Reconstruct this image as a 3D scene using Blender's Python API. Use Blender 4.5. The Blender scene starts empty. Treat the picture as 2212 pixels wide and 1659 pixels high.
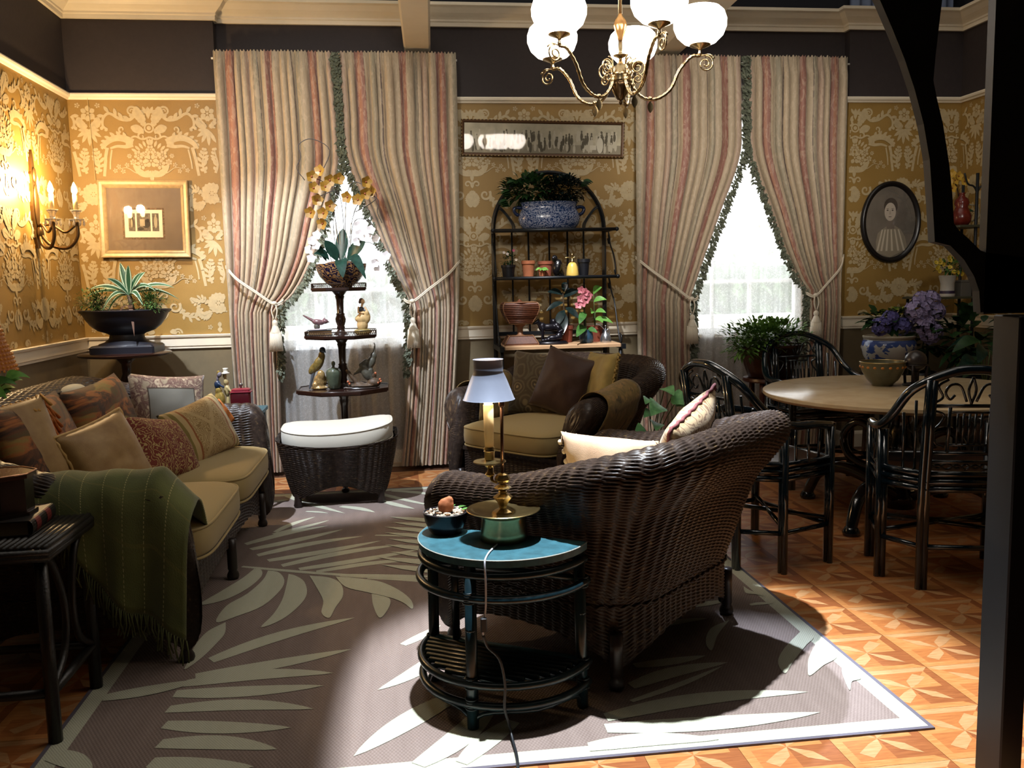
import bpy, bmesh, math, random
from math import sin, cos, pi, radians, sqrt, atan2
from mathutils import Vector, Matrix, noise
random.seed(7)
SC = bpy.context.scene
COL = SC.collection
# ---------------------------------------------------------------- camera
F_PX, YAW, PIT, ROL, CAM_H = 1902., .125, .116, -.0218, 1.45
def _cam():
    cy, sy, cp, sp, cr, sr = cos(YAW), sin(YAW), cos(PIT), sin(PIT), cos(ROL), sin(ROL)
    f = Vector((sy*cp, cy*cp, -sp)); r = Vector((cy, -sy, 0)); u = r.cross(f)
    r2 = cr*r+sr*u; u2 = -sr*r+cr*u
    cd = bpy.data.cameras.new('camera'); cd.sensor_width = 36; cd.lens = F_PX*36/2212
    cd.clip_start = .05; cd.clip_end = 200
    o = bpy.data.objects.new('camera', cd); COL.objects.link(o)
    o.matrix_world = Matrix(((r2.x, u2.x, -f.x, 0), (r2.y, u2.y, -f.y, 0), (r2.z, u2.z, -f.z, CAM_H), (0, 0, 0, 1)))
    SC.camera = o
_cam()
# ---------------------------------------------------------------- world, lights, exposure
vs = SC.view_settings
vs.view_transform = 'Standard'; vs.look = 'None'; vs.gamma = 1; vs.use_curve_mapping = False
vs.exposure = 0.12
w = bpy.data.worlds.new('world'); SC.world = w; w.use_nodes = True
w.node_tree.nodes['Background'].inputs[0].default_value = (.93, .97, 1, 1)
w.node_tree.nodes['Background'].inputs[1].default_value = 5.0
def spot(name, loc, to, energy, col, angle, blend, size=.06):
    l = bpy.data.lights.new(name, 'SPOT'); l.energy = energy; l.color = col
    l.spot_size = radians(angle); l.spot_blend = blend; l.shadow_soft_size = size
    o = bpy.data.objects.new(name, l); COL.objects.link(o); o.location = loc
    o.rotation_euler = (Vector(to)-Vector(loc)).to_track_quat('-Z', 'Y').to_euler()
    return o
def area(name, loc, to, energy, col, sx, sy):
    l = bpy.data.lights.new(name, 'AREA'); l.energy = energy; l.color = col; l.shape = 'RECTANGLE'; l.size = sx; l.size_y = sy
    o = bpy.data.objects.new(name, l); COL.objects.link(o); o.location = loc
    o.rotation_euler = (Vector(to)-Vector(loc)).to_track_quat('-Z', 'Y').to_euler()
    return o
def point(name, loc, energy, col, size=.03):
    l = bpy.data.lights.new(name, 'POINT'); l.energy = energy; l.color = col; l.shadow_soft_size = size
    o = bpy.data.objects.new(name, l); COL.objects.link(o); o.location = loc
    return o
spot('stage_spot_front', (.45, 3.0, 5.6), (.88, 2.85, 0), 3700, (.86, .93, 1), 27.5, .35, .05)
spot('stage_spot_ottoman', (-1.75, 3.6, 5.5), (-.75, 6.35, .9), 2200, (.80, .88, 1), 29, .35, .05)
spot('stage_spot_rack', (.35, 3.9, 5.2), (1.3, 6.55, 1.12), 1500, (.95, .97, 1), 13, .5, .05)
spot('stage_spot_urn', (-1.2, 4.2, 5.4), (-1.75, 6.7, 1.25), 220, (.9, .95, 1), 14, .5, .05)
for i_, (x_, e_) in enumerate(((-1.5, 300), (-.4, 640), (1.2, 170), (2.75, 720), (4.1, 210))):
    spot('fill_wash', (x_*.75-.9, 1.5, 3.12), (x_, 7.0, 2.2), e_*1.05, (1, .93, .84), 30, 1, .3)  # added fill spots that brighten the curtains and back wall, no modelled fixture
spot('stage_spot_back', (1.75, 6.3, 5.4), (1.36, 3.46, .83), 3000, (.72, .82, 1), 10, .8, .05)
area('fill_soft_top', (1.0, 3.9, 5.9), (.9, 4.4, 0), 85, (1, .93, .82), 5.5, 4.5)  # added soft overhead fill that lifts the room's general brightness

# ---------------------------------------------------------------- helpers
def tag(o, label=None, cat=None, group=None, kind=None):
    if label: o['label'] = label
    if cat: o['category'] = cat
    if group: o['group'] = group
    if kind: o['kind'] = kind
    return o
def thing(name, label, cat, loc=(0, 0, 0), rz=0, group=None):
    o = bpy.data.objects.new(name, None); COL.objects.link(o)
    o.location = loc; o.rotation_euler = (0, 0, rz); o.empty_display_size = .05
    return tag(o, label, cat, group)
def copy_tree(o, parent=None):
    c = o.copy(); COL.objects.link(c); c.parent = parent
    for ch in list(o.children): copy_tree(ch, c)
    return c
def V(*a): return Vector(a)
class MB:
    """collects geometry; build() links it as ONE mesh object"""
    def __init__(s): s.v = []; s.f = []; s.uv = []; s.m = []; s.mi = 0
    def add(s, vs, fs, uvs=None):
        b = len(s.v); s.v += [tuple(p) for p in vs]
        for k, f in enumerate(fs):
            s.f.append(tuple(i+b for i in f)); s.m.append(s.mi)
            s.uv.append([uvs[i] for i in f] if uvs else None)
        return s
    def box(s, x0, x1, y0, y1, z0, z1, M=None):
        p = [V(x, y, z) for z in (z0, z1) for y in (y0, y1) for x in (x0, x1)]
        if M: p = [M @ q for q in p]
        return s.add(p, [(0, 2, 3, 1), (4, 5, 7, 6), (0, 1, 5, 4), (2, 6, 7, 3), (0, 4, 6, 2), (1, 3, 7, 5)])
    def bbox(s, x0, x1, y0, y1, z0, z1, b=.005, M=None):
        """box with chamfered vertical edges and top"""
        pts = []
        for z, i in ((z0, 0), (z1-b, 0), (z1, b)):
            a0, a1, c0, c1 = x0+i, x1-i, y0+i, y1-i
            pts += [V(a0+b, c0, z), V(a1-b, c0, z), V(a1, c0+b, z), V(a1, c1-b, z), V(a1-b, c1, z), V(a0+b, c1, z), V(a0, c1-b, z), V(a0, c0+b, z)]
        if M: pts = [M @ q for q in pts]
        fs = [tuple(range(7, -1, -1)), tuple(range(16, 24))]
        for k in (0, 8):
            fs += [(k+i, k+(i+1) % 8, k+8+(i+1) % 8, k+8+i) for i in range(8)]
        return s.add(pts, fs)
    def tube(s, pts, r, n=8, closed=False, cap=True, flat=1):
        pts = [V(*p) for p in pts]; N = len(pts)
        rs = r if isinstance(r, (list, tuple)) else [r]*N
        vs = []; up = None
        for i, p in enumerate(pts):
            a = pts[i-1] if (i or closed) else p; b = pts[(i+1) % N] if (i < N-1 or closed) else p
            t = (b-a)
            t = t.normalized() if t.length > 1e-9 else V(0, 0, 1)
            if up is None:
                up = V(0, 0, 1) if abs(t.z) < .9 else V(1, 0, 0)
            x = up.cross(t)
            if x.length < 1e-6: x = V(0, 1, 0).cross(t)
            x.normalize(); y = t.cross(x); up = y
            for k in range(n):
                an = 2*pi*k/n; vs.append(p+(x*cos(an)+y*sin(an)*flat)*rs[i])
        fs = []
        for i in range(N if closed else N-1):
            j = (i+1) % N
            fs += [(i*n+k, i*n+(k+1) % n, j*n+(k+1) % n, j*n+k) for k in range(n)]
        if cap and not closed:
            fs += [tuple(range(n-1, -1, -1)), tuple((N-1)*n+k for k in range(n))]
        return s.add(vs, fs)
    def lathe(s, prof, n=24, c=(0, 0, 0), ax=None, cap=True, ph=0, sx=1, sy=1, uvs=False):
        vs = []; uv = []
        for j, (r, z) in enumerate(prof):
            for k in range(n+(1 if uvs else 0)):
                a = 2*pi*k/n+ph; vs.append(V(r*cos(a)*sx, r*sin(a)*sy, z)); uv.append((k/n, z))
        if ax is not None:
            q = V(0, 0, 1).rotation_difference(V(*ax).normalized()); vs = [q @ p for p in vs]
        vs = [p+V(*c) for p in vs]
        fs = []; L = n+(1 if uvs else 0)
        for j in range(len(prof)-1):
            fs += [(j*L+k, j*L+(k+1) % L, (j+1)*L+(k+1) % L, (j+1)*L+k) for k in range(n)]
        if cap and not uvs:
            if prof[0][0] > 1e-5: fs.append(tuple(range(n-1, -1, -1)))
            if prof[-1][0] > 1e-5: fs.append(tuple((len(prof)-1)*n+k for k in range(n)))
        return s.add(vs, fs, uv if uvs else None)
    def ell(s, c, r, n=14, m=9, M=None):
        r = r if isinstance(r, (tuple, list)) else (r, r, r)
        vs = []
        for j in range(m+1):
            t = pi*j/m
            for k in range(n):
                a = 2*pi*k/n; p = V(r[0]*sin(t)*cos(a), r[1]*sin(t)*sin(a), -r[2]*cos(t))
                vs.append((M @ p if M else p)+V(*c))
        return s.add(vs, [(j*n+k, j*n+(k+1) % n, (j+1)*n+(k+1) % n, (j+1)*n+k) for j in range(m) for k in range(n)])
    def grid(s, fn, nu, nv, closeu=False):
        vs = []; uv = []
        for j in range(nv+1):
            for i in range(nu+1):
                u, v = i/nu, j/nv; vs.append(fn(u, v)); uv.append((u, v))
        L = nu+1
        return s.add(vs, [(j*L+i, j*L+i+1, (j+1)*L+i+1, (j+1)*L+i) for j in range(nv) for i in range(nu)], uv)
    def prism(s, poly, z0, z1, M=None):
        n = len(poly); p = [V(x, y, z0) for x, y in poly]+[V(x, y, z1) for x, y in poly]
        if M: p = [M @ q for q in p]
        return s.add(p, [tuple(range(n-1, -1, -1)), tuple(range(n, 2*n))]+[(i, (i+1) % n, n+(i+1) % n, n+i) for i in range(n)])
    def leaf(s, base, d, up, L, W, bend=.3, fold=.15, n=5, shape=0):
        """a leaf blade with a midrib fold that bends down towards its tip"""
        d = V(*d).normalized(); up = V(*up)
        side = d.cross(up)
        side = side.normalized() if side.length > 1e-6 else V(1, 0, 0)
        nn = side.cross(d).normalized(); vs = []; uv = []
        for i in range(n+1):
            t = i/n
            if shape == 0: wd = sin(pi*min(1, t*.96+.02))**.8
            elif shape == 1: wd = (1-t)**.6*(min(1, t*6+.2))            # strap
            else: wd = max(0, (1-t)**.75*1.25*min(1, (t+.02)*5))          # heart
            wd *= W*.5
            c = V(*base)+d*(L*t*(1-.15*bend*t))+V(0, 0, -1)*(bend*L*t*t)
            vs += [c-side*wd+nn*(fold*wd), c, c+side*wd+nn*(fold*wd)]; uv += [(0, t), (.5, t), (1, t)]
        fs = []
        for i in range(n):
            a = i*3; fs += [(a, a+1, a+4, a+3), (a+1, a+2, a+5, a+4)]
        return s.add(vs, fs, uv)
    def build(s, name, mat, parent=None, smooth=False, world=False, sharp=None):
        me = bpy.data.meshes.new(name)
        off = V(0, 0, 0)
        if world and parent is not None:
            off = V(*parent.location)
            if parent.parent is not None: off = off+V(*parent.parent.location)
        me.from_pydata([tuple(V(*p)-off) for p in s.v] if world else s.v, [], s.f)
        if any(u for u in s.uv):
            l = me.uv_layers.new(name='uv'); k = 0; data = l.data
            for f, u in zip(s.f, s.uv):
                for q in range(len(f)):
                    if u: data[k].uv = u[q]
                    k += 1
        for m in (mat if isinstance(mat, (list, tuple)) else [mat]): me.materials.append(m)
        if max(s.m, default=0): me.polygons.foreach_set('material_index', s.m)
        me.update()
        bm = bmesh.new(); bm.from_mesh(me)
        if smooth:
            for f in bm.faces: f.smooth = True
            if sharp:
                for e in bm.edges:
                    if len(e.link_faces) == 2 and e.calc_face_angle(0) > sharp: e.smooth = False
        bm.to_mesh(me); bm.free()
        o = bpy.data.objects.new(name, me); COL.objects.link(o)
        if parent is not None: o.parent = parent
        return o
def weld(o, d=.0004):
    bm = bmesh.new(); bm.from_mesh(o.data); bmesh.ops.remove_doubles(bm, verts=bm.verts, dist=d)
    bmesh.ops.recalc_face_normals(bm, faces=bm.faces); bm.to_mesh(o.data); bm.free(); return o
def remesh(o, vox=.004, sm=4):
    m = o.modifiers.new('remesh', 'REMESH'); m.mode = 'VOXEL'; m.voxel_size = vox; m.use_smooth_shade = True
    if sm:
        q = o.modifiers.new('smooth', 'SMOOTH'); q.iterations = sm; q.factor = .5
    return o
def bez(pts, n=24):
    """Catmull-Rom through points"""
    P = [V(*p) for p in pts]; P = [P[0]*2-P[1]]+P+[P[-1]*2-P[-2]]; out = []; S = len(P)-3
    for i in range(n+1):
        t = i/n*S; k = min(int(t), S-1); t -= k; a, b, c, d = P[k:k+4]
        out.append(.5*((2*b)+(c-a)*t+(2*a-5*b+4*c-d)*t*t+(3*b-a-3*c+d)*t**3))
    return out
def interp(tab, x):
    if x <= tab[0][0]: return tab[0][1]
    for (a, b), (c, d) in zip(tab, tab[1:]):
        if x <= c:
            t = (x-a)/(c-a); t = t*t*(3-2*t); return b+(d-b)*t
    return tab[-1][1]
# ---------------------------------------------------------------- materials
MATS = {}
def srgb(h):
    h = h.lstrip('#'); c = [int(h[i:i+2], 16)/255 for i in (0, 2, 4)]
    return tuple(x/12.92 if x <= .04045 else ((x+.055)/1.055)**2.4 for x in c)+(1,)
class NT:
    def __init__(s, name):
        s.mat = bpy.data.materials.new(name); s.mat.use_nodes = True; s.t = s.mat.node_tree; s.n = s.t.nodes
        s.b = s.n['Principled BSDF']; s.out = s.n['Material Output']
    def node(s, typ, **k):
        nd = s.n.new('ShaderNode'+typ)
        for a, b in k.items():
            if a.startswith('i_'):
                key = a[2:]
                key = int(key) if key.isdigit() else key.replace('_', ' ')
                s.inp(nd, key, b)
            else: setattr(nd, a, b)
        return nd
    def inp(s, nd, key, b):
        if hasattr(b, 'is_output') or isinstance(b, bpy.types.NodeSocket): s.t.links.new(b, nd.inputs[key])
        else: nd.inputs[key].default_value = b
    def set(s, key, b): s.inp(s.b, key, b)
    def math(s, op, a, b=0, c=0):
        nd = s.node('Math', operation=op); s.inp(nd, 0, a); s.inp(nd, 1, b); s.inp(nd, 2, c); return nd.outputs[0]
    def mix(s, f, a, b, bl='MIX'):
        nd = s.node('Mix', data_type='RGBA', blend_type=bl); s.inp(nd, 0, f); s.inp(nd, 6, a); s.inp(nd, 7, b); return nd.outputs[2]
    def ramp(s, f, stops, interp='LINEAR'):
        nd = s.node('ValToRGB'); r = nd.color_ramp; r.interpolation = interp
        while len(r.elements) < len(stops): r.elements.new(.5)
        for e, (p, c) in zip(r.elements, stops): e.position = p; e.color = c
        s.inp(nd, 0, f); return nd.outputs[0]
    def coord(s, which='Object', scale=(1, 1, 1), rot=(0, 0, 0), loc=(0, 0, 0)):
        tc = s.node('TexCoord'); mp = s.node('Mapping', i_1=loc, i_2=rot, i_3=scale)
        s.t.links.new(tc.outputs[which], mp.inputs[0]); return mp.outputs[0]
    def noise(s, co, sc=5, det=3, rough=.5, dist=0):
        nd = s.node('TexNoise'); s.inp(nd, 'Vector', co); nd.inputs['Scale'].default_value = sc
        nd.inputs['Detail'].default_value = det; nd.inputs['Roughness'].default_value = rough; nd.inputs['Distortion'].default_value = dist
        return nd.outputs[0]
    def bump(s, h, st=.3, d=.01):
        nd = s.node('Bump'); nd.inputs['Strength'].default_value = st; nd.inputs['Distance'].default_value = d
        s.inp(nd, 'Height', h); s.set('Normal', nd.outputs[0])
def mat(name, col, rough=.6, metal=0, var=0, vs=12, bump=0, bs=60, spec=.5, emit=None, est=0, coat=0, trans=0):
    if name in MATS: return MATS[name]
    t = NT(name); c = srgb(col) if isinstance(col, str) else col
    t.set('Roughness', rough); t.set('Metallic', metal); t.set('Specular IOR Level', spec); t.set('Coat Weight', coat)
    if var:
        n = t.noise(t.coord(), vs, 4, .6)
        d = tuple(x*(1-var) for x in c[:3])+(1,); l = tuple(min(1, x*(1+var)) for x in c[:3])+(1,)
        t.set('Base Color', t.ramp(n, [(.3, d), (.7, l)]))
    else: t.set('Base Color', c)
    if bump: t.bump(t.noise(t.coord(), bs, 3), bump, .004)
    if emit: t.set('Emission Color', srgb(emit)); t.set('Emission Strength', est)
    if trans: t.set('Transmission Weight', trans)
    MATS[name] = t.mat; return t.mat
# ================================================================ the setting
XL, XR, YB, YS = -2.33, 4.64, 7.0, 6.92          # side walls, back wall, side bays of the back wall
BAYL, BAYR = -1.28, 3.66
ZC0, ZC1, ZP0, ZP1, ZR0, ZR1 = 3.39, 3.53, 2.825, 2.868, 1.0, 1.103
trim_m = mat('cream_paint', '#ded2bb', .45, var=.05, vs=3)
frieze_m = mat('brown_frieze', '#2a2120', .75, var=.12, vs=30, bump=.2, bs=90)
dado_m = mat('olive_dado', '#6d5f45', .7, var=.06, vs=20)
void_m = mat('stage_black', '#15161e', .9)
def paper_mat():
    t = NT('gold_wallpaper'); co = t.coord()
    n = t.noise(co, 3, 4); g = t.noise(t.coord(scale=(60, 60, 400)), 3, 2)
    t.set('Base Color', t.mix(.25, t.ramp(n, [(.3, srgb('#836428')), (.7, srgb('#927236'))]), t.ramp(g, [(.3, srgb('#7a5f2c')), (.7, srgb('#9c7c44'))])))
    t.set('Roughness', .55); return t.mat
paper_m = paper_mat()
print_m = mat('wallpaper_print', '#ad9a74', .5, var=.08, vs=40)
def struct(mb, name, m, parent=None, smooth=False, sharp=None):
    o = mb.build(name, m, parent, smooth, sharp=sharp)
    if parent is None: o['kind'] = 'structure'
    return o
def slab(mb, axis, pos, thick, a0, a1, z0, z1, holes=()):
    """a wall slab with rectangular holes; axis 'y': faces -y at y=pos; axis 'x': faces inward at x=pos"""
    cuts = sorted({a0, a1, *[h[0] for h in holes], *[h[1] for h in holes]})
    for p, q in zip(cuts, cuts[1:]):
        if q <= a0 or p >= a1: continue
        segs = [(z0, z1)]
        for h in holes:
            if h[0] <= p+1e-6 and h[1] >= q-1e-6:
                segs = [s for (s0, s1) in segs for s in ((s0, min(s1, h[2])), (max(s0, h[3]), s1)) if s[1]-s[0] > 1e-4]
        for s0, s1 in segs:
            if axis == 'y': mb.box(p, q, pos, pos+thick, s0, s1)
            else: mb.box(min(pos, pos+thick), max(pos, pos+thick), p, q, s0, s1)
WIN = [(-.98, .13, .985, 2.74), (2.25, 3.33, .985, 2.74)]
def wall(name, axis, pos, th, a0, a1, holes=()):
    m = MB(); slab(m, axis, pos, th, a0, a1, ZR0, ZP1, holes); root = struct(m, name, paper_m)
    m = MB(); slab(m, axis, pos, th, a0, a1, ZP1, ZC1, holes); struct(m, 'frieze', frieze_m, root)
    m = MB(); slab(m, axis, pos, th, a0, a1, 0, ZR0, holes); struct(m, 'dado', dado_m, root)
    return root
WB = wall('wall_back', 'y', YB, .12, BAYL, BAYR, WIN)
WBL = wall('wall_back_left', 'y', YS, .2, XL-.15, BAYL)
WBR = wall('wall_back_right', 'y', YS, .2, BAYR, XR+.15)
WL = wall('wall_left', 'x', XL, -.12, -1.6, YS)
WR = wall('wall_right', 'x', XR, .12, -1.6, YS)
# stage beyond the set: dark walls and roof high above
m = MB(); m.box(XL-.3, XR+.3, YB+.13, YB+.2, 3.3, 6.3); struct(m, 'wall_upper_back', void_m)
m = MB(); m.box(XL-.3, XL-.13, -1.7, YB+.2, 3.3, 6.3); struct(m, 'wall_upper_left', void_m)
m = MB(); m.box(XR+.13, XR+.3, -1.7, YB+.2, 3.3, 6.3); struct(m, 'wall_upper_right', void_m)
m = MB(); m.box(XL-.3, XR+.3, -1.75, -1.6, 0, 6.3); struct(m, 'wall_front', void_m)
m = MB(); m.box(XL-.3, XR+.3, -1.75, YB+.2, 6.3, 6.4); struct(m, 'ceiling', void_m)
# ---- trims (each run one extruded moulding)
def run(name, prof, path):
    """prof: (out, z) points; path: list of plan points, room on the left-hand side of travel"""
    mb = MB(); n = len(prof); P = [V(x, y, 0) for x, y in path]; vs = []
    for i, p in enumerate(P):
        d0 = (p-P[i-1]).normalized() if i else (P[1]-p).normalized()
        d1 = (P[i+1]-p).normalized() if i < len(P)-1 else d0
        n0, n1 = V(-d0.y, d0.x, 0), V(-d1.y, d1.x, 0)
        b = (n0+n1); b = b/max(.3, b.dot(n0)) if b.length > 1e-6 else n0
        vs += [p+b*o+V(0, 0, z) for o, z in prof]
    fs = []
    for i in range(len(P)-1):
        fs += [(i*n+k, (i+1)*n+k, (i+1)*n+(k+1) % n, i*n+(k+1) % n) for k in range(n)]
    fs += [tuple(range(n)), tuple((len(P)-1)*n+k for k in range(n-1, -1, -1))]
    mb.add(vs, fs); return struct(mb, name, trim_m)
ring = [(XR, -1.6), (XR, YS), (BAYR, YS), (BAYR, YB), (BAYL, YB), (BAYL, YS), (XL, YS), (XL, -1.6)]
crown = [(0, ZC0), (.022, ZC0), (.022, ZC0+.028), (.03, ZC0+.034), (.03, ZC0+.048), (.045, ZC0+.062), (.075, ZC0+.085), (.105, ZC0+.118), (.125, ZC0+.128), (.125, ZC0+.15), (0, ZC0+.15)]
run('trim_1', crown, ring)
run('trim_2', [(0, ZP0), (.012, ZP0), (.018, ZP0+.012), (.03, ZP0+.02), (.034, ZP0+.034), (.03, ZP1), (0, ZP1)], ring)
cr = [(0, ZR0), (.014, ZR0), (.014, ZR0+.016), (.02, ZR0+.02), (.02, ZR0+.078), (.03, ZR0+.086), (.034, ZR0+.1), (.028, ZR1), (0, ZR1)]
run('trim_3', cr, [(XR, -1.6), (XR, YS), (BAYR, YS), (BAYR, YB), (3.4, YB)])
run('trim_4', cr, [(2.18, YB), (.2, YB)])
run('trim_5', cr, [(-1.05, YB), (BAYL, YB), (BAYL, YS), (XL, YS), (XL, -1.6)])
run('baseboard_back', [(0, 0), (.02, 0), (.02, .11), (.012, .13), (0, .135)], ring)
# ---- ceiling beams that run from the wall towards the camera
def beam(name, xa, xb, w_, zb, y0, y1):
    mb = MB(); h = .2; c = .014
    pr = [(0, c), (c, 0), (w_-c, 0), (w_, c), (w_, h), (0, h)]
    for x0, x1, s in ((xa, xb, 0),):
        vs = [V(x0+a, y1, zb+b) for a, b in pr]+[V(x1+a, y0, zb+b) for a, b in pr]
        mb.add(vs, [tuple(range(5, -1, -1)), tuple(range(6, 12))]+[(i, (i+1) % 6, 6+(i+1) % 6, 6+i) for i in range(6)])
    return struct(mb, name, trim_m)
beam('trim_6', .107, -.15, .2, 3.2, .2, YB-.001)
beam('trim_7', 2.07, 1.83, .2, 3.2, .2, YB-.001)
m = MB(); m.box(2.06, XR-.01, 4.9, 5.06, 3.405, 3.6); struct(m, 'trim_8', trim_m)
# grey stage drape that hangs above the cornice in the right corner
m = MB()
m.grid(lambda u, v: V(3.72+.9*u, 7.05+.02*sin(u*60), 3.5+.75*v), 70, 2)
tag(m.build('stage_drape', mat('grey_blue_drape', '#6d7890', .9), smooth=True), 'grey blue pleated drape hanging above the cornice in the right corner', 'drape')
# ---- floor: parquet patterned tiles, each its own piece
m = MB(); m.box(XL-.3, XR+.3, -1.7, YB+.2, -.1, -.003); FLOOR = struct(m, 'floor', mat('floor_joint', '#4a2a16', .6))
def wood(name, c0, c1, rot=0, rough=.38):
    t = NT(name); co = t.coord(scale=(6, 60, 6), rot=(0, 0, rot))
    oi = t.node('ObjectInfo'); ad = t.node('VectorMath', operation='ADD'); t.inp(ad, 0, co)
    cx = t.node('CombineXYZ'); t.inp(cx, 0, t.math('MULTIPLY', oi.outputs['Random'], 37.)); t.inp(ad, 1, cx.outputs[0])
    n = t.noise(ad.outputs[0], 2.2, 4, .6, .4)
    t.set('Base Color', t.ramp(n, [(.28, srgb(c0)), (.72, srgb(c1))])); t.set('Roughness', rough); return t.mat
tm = [wood('tile_mid', '#93552d', '#b5743f', .4), wood('tile_light', '#a57648', '#c29468', 1.2), wood('tile_dark', '#7c4424', '#9c5f35', 2.2), wood('tile_warm', '#a2622f', '#c48a54', 0)]
TS = .298
def tile_mesh():
    mb = MB(); h = TS/2-.0006; i = .117
    sq = [(-1, -1), (1, -1), (1, 1), (-1, 1)]
    for k in range(4):
        a, b = sq[k], sq[(k+1) % 4]
        mb.mi = (3, 2, 1, 3)[k]
        mb.add([V(a[0]*h, a[1]*h, 0), V(b[0]*h, b[1]*h, 0), V(b[0]*i, b[1]*i, 0), V(a[0]*i, a[1]*i, 0)], [(0, 1, 2, 3)])
        mx = V((a[0]+b[0])/2*i, (a[1]+b[1])/2*i, 0)
        mb.mi = (0, 2, 0, 3)[k]; mb.add([V(a[0]*i, a[1]*i, 0), mx, V(0, 0, 0)], [(0, 1, 2)])
        mb.mi = (2, 3, 0, 0)[k]; mb.add([mx, V(b[0]*i, b[1]*i, 0), V(0, 0, 0)], [(0, 1, 2)])
        d = V(a[0], a[1], 0).normalized(); e = V(-d.y, d.x, 0); z = V(0, 0, .0005)
        mb.mi = 1
        if k % 2: mb.add([z, d*.075+e*.022+z, d*.14+z, d*.075-e*.022+z], [(0, 1, 2, 3)])
        else: mb.add([z, d*.045+e*.028+z, d*.12+e*.026+z, d*.12-e*.018+z, d*.05-e*.012+z], [(0, 1, 2, 3, 4)])
    o = mb.build('floor_tile', tm, FLOOR); return o
t0 = None
for ix in range(-15, 10):
    for iy in range(-3, 14):
        x, y = 1.885+TS*(ix+.5), 2.9+TS*(iy+.5)
        if x < XL+.1 or x > XR-.1 or y > YB-.1: continue
        if -1.0 < x < 1.5 and 2.64 < y < 6.05: continue
        if y < 2.0 and not (1.0 < x < 2.2): continue
        if x > 3.7 and y < 3.6: continue
        if x < -1.75 and y > 3.2: continue
        if t0 is None: t0 = o = tile_mesh()
        else: o = t0.copy(); COL.objects.link(o)
        o.location = (x, y, 0); o.rotation_euler.z = 0
# ---- windows
white_m = mat('white_window_paint', '#e8e6df', .4)
def glass_mat():
    t = NT('window_glass'); g = t.node('BsdfGlass', i_IOR=1.01, i_Roughness=0.0); tr = t.node('BsdfTransparent')
    mx = t.node('MixShader', i_0=.9); t.t.links.new(g.outputs[0], mx.inputs[1]); t.t.links.new(tr.outputs[0], mx.inputs[2])
    t.t.links.new(mx.outputs[0], t.out.inputs[0]); return t.mat
glass_m = glass_mat()
for k, (x0, x1, z0, z1) in enumerate(WIN):
    y = YB+.04; m = MB(); f = .045
    m.box(x0, x0+f, y, y+.06, z0, z1); m.box(x1-f, x1, y, y+.06, z0, z1); m.box(x0+f, x1-f, y, y+.06, z0, z0+f); m.box(x0+f, x1-f, y, y+.06, z1-f, z1)
    root = struct(m, 'window_%d' % (k+1), white_m)
    m = MB(); m.box(x0-.05, x1+.05, YB-.03, y+.02, z0-.03, z0); m.build('window_sill', white_m, root)
    zs = [z0+f, 1.41, 1.86, 2.3, z1-f]; xs = [x0+f, x0+(x1-x0)*.3, x0+(x1-x0)*.6, x1-f]
    for zz in zs[1:-1]: mm = MB(); mm.box(x0+f, x1-f, y+.01, y+.05, zz-.014, zz+.014); mm.build('muntin', white_m, root)
    for xx in xs[1:-1]: mm = MB(); mm.box(xx-.011, xx+.011, y+.014, y+.046, z0+f, z1-f); mm.build('muntin', white_m, root)
    for i in range(3):
        for j in range(4):
            mm = MB(); mm.box(xs[i], xs[i+1], y+.028, y+.032, zs[j], zs[j+1]); mm.build('pane', glass_m, root)
# garden outside
m = MB(); m.box(-6, 10, 7.3, 16, -.2, -.1); tag(m.build('ground_outside', mat('pale_gravel', '#e6e4da', .9)), kind='structure')
gm = mat('hedge_leaf', '#8fae86', .8, var=.35, vs=6)
def hedge(label, x0, x1, z1, yy, n):
    root = thing('hedge', label, 'hedge', ((x0+x1)/2, yy, -.1)); mb = MB(); r = random.Random(int(x0*10))
    for i in range(n):
        p = V(r.uniform(x0, x1), yy+r.uniform(-.25, .1), r.uniform(.3, z1)); d = V(r.uniform(-1, 1), r.uniform(-1, .2), r.uniform(-.5, 1))
        mb.leaf(p, d, (0, 0, 1), .2, .11, .2, .2, 2)
    o = mb.build('leaves', gm, root, False, True); o['kind'] = 'stuff'
    mb = MB(); mb.box(x0, x1, yy+.1, yy+.5, -.1, z1-.15); mb.build('stems', mat('hedge_inner', '#5c7458', .9, var=.5, vs=5), root, False, True)  # solid backing box, added to block the bright sky behind the leaves
hedge('blurred green hedge outside the window behind the tiered table', -2.2, 1.6, 1.72, 9.75, 900)
hedge('blurred green hedge outside the window behind the dining table', 2.1, 6.2, 1.72, 9.75, 900)
for x0, x1, lb in ((-2.3, 1.7, 'white garden wall outside the window behind the tiered table'), (2.0, 6.3, 'white garden wall outside the window behind the dining table')):
    root = thing('garden_wall', lb, 'garden wall', ((x0+x1)/2, 9.1, -.1))
    m = MB(); m.box(x0, x1, 8.95, 9.1, -.1, 1.0); m.build('wall_body', white_m, root, False, True)
    m = MB(); m.box(x0, x1, 8.92, 9.13, 1.0, 1.05); m.build('coping', white_m, root, False, True)
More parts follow.
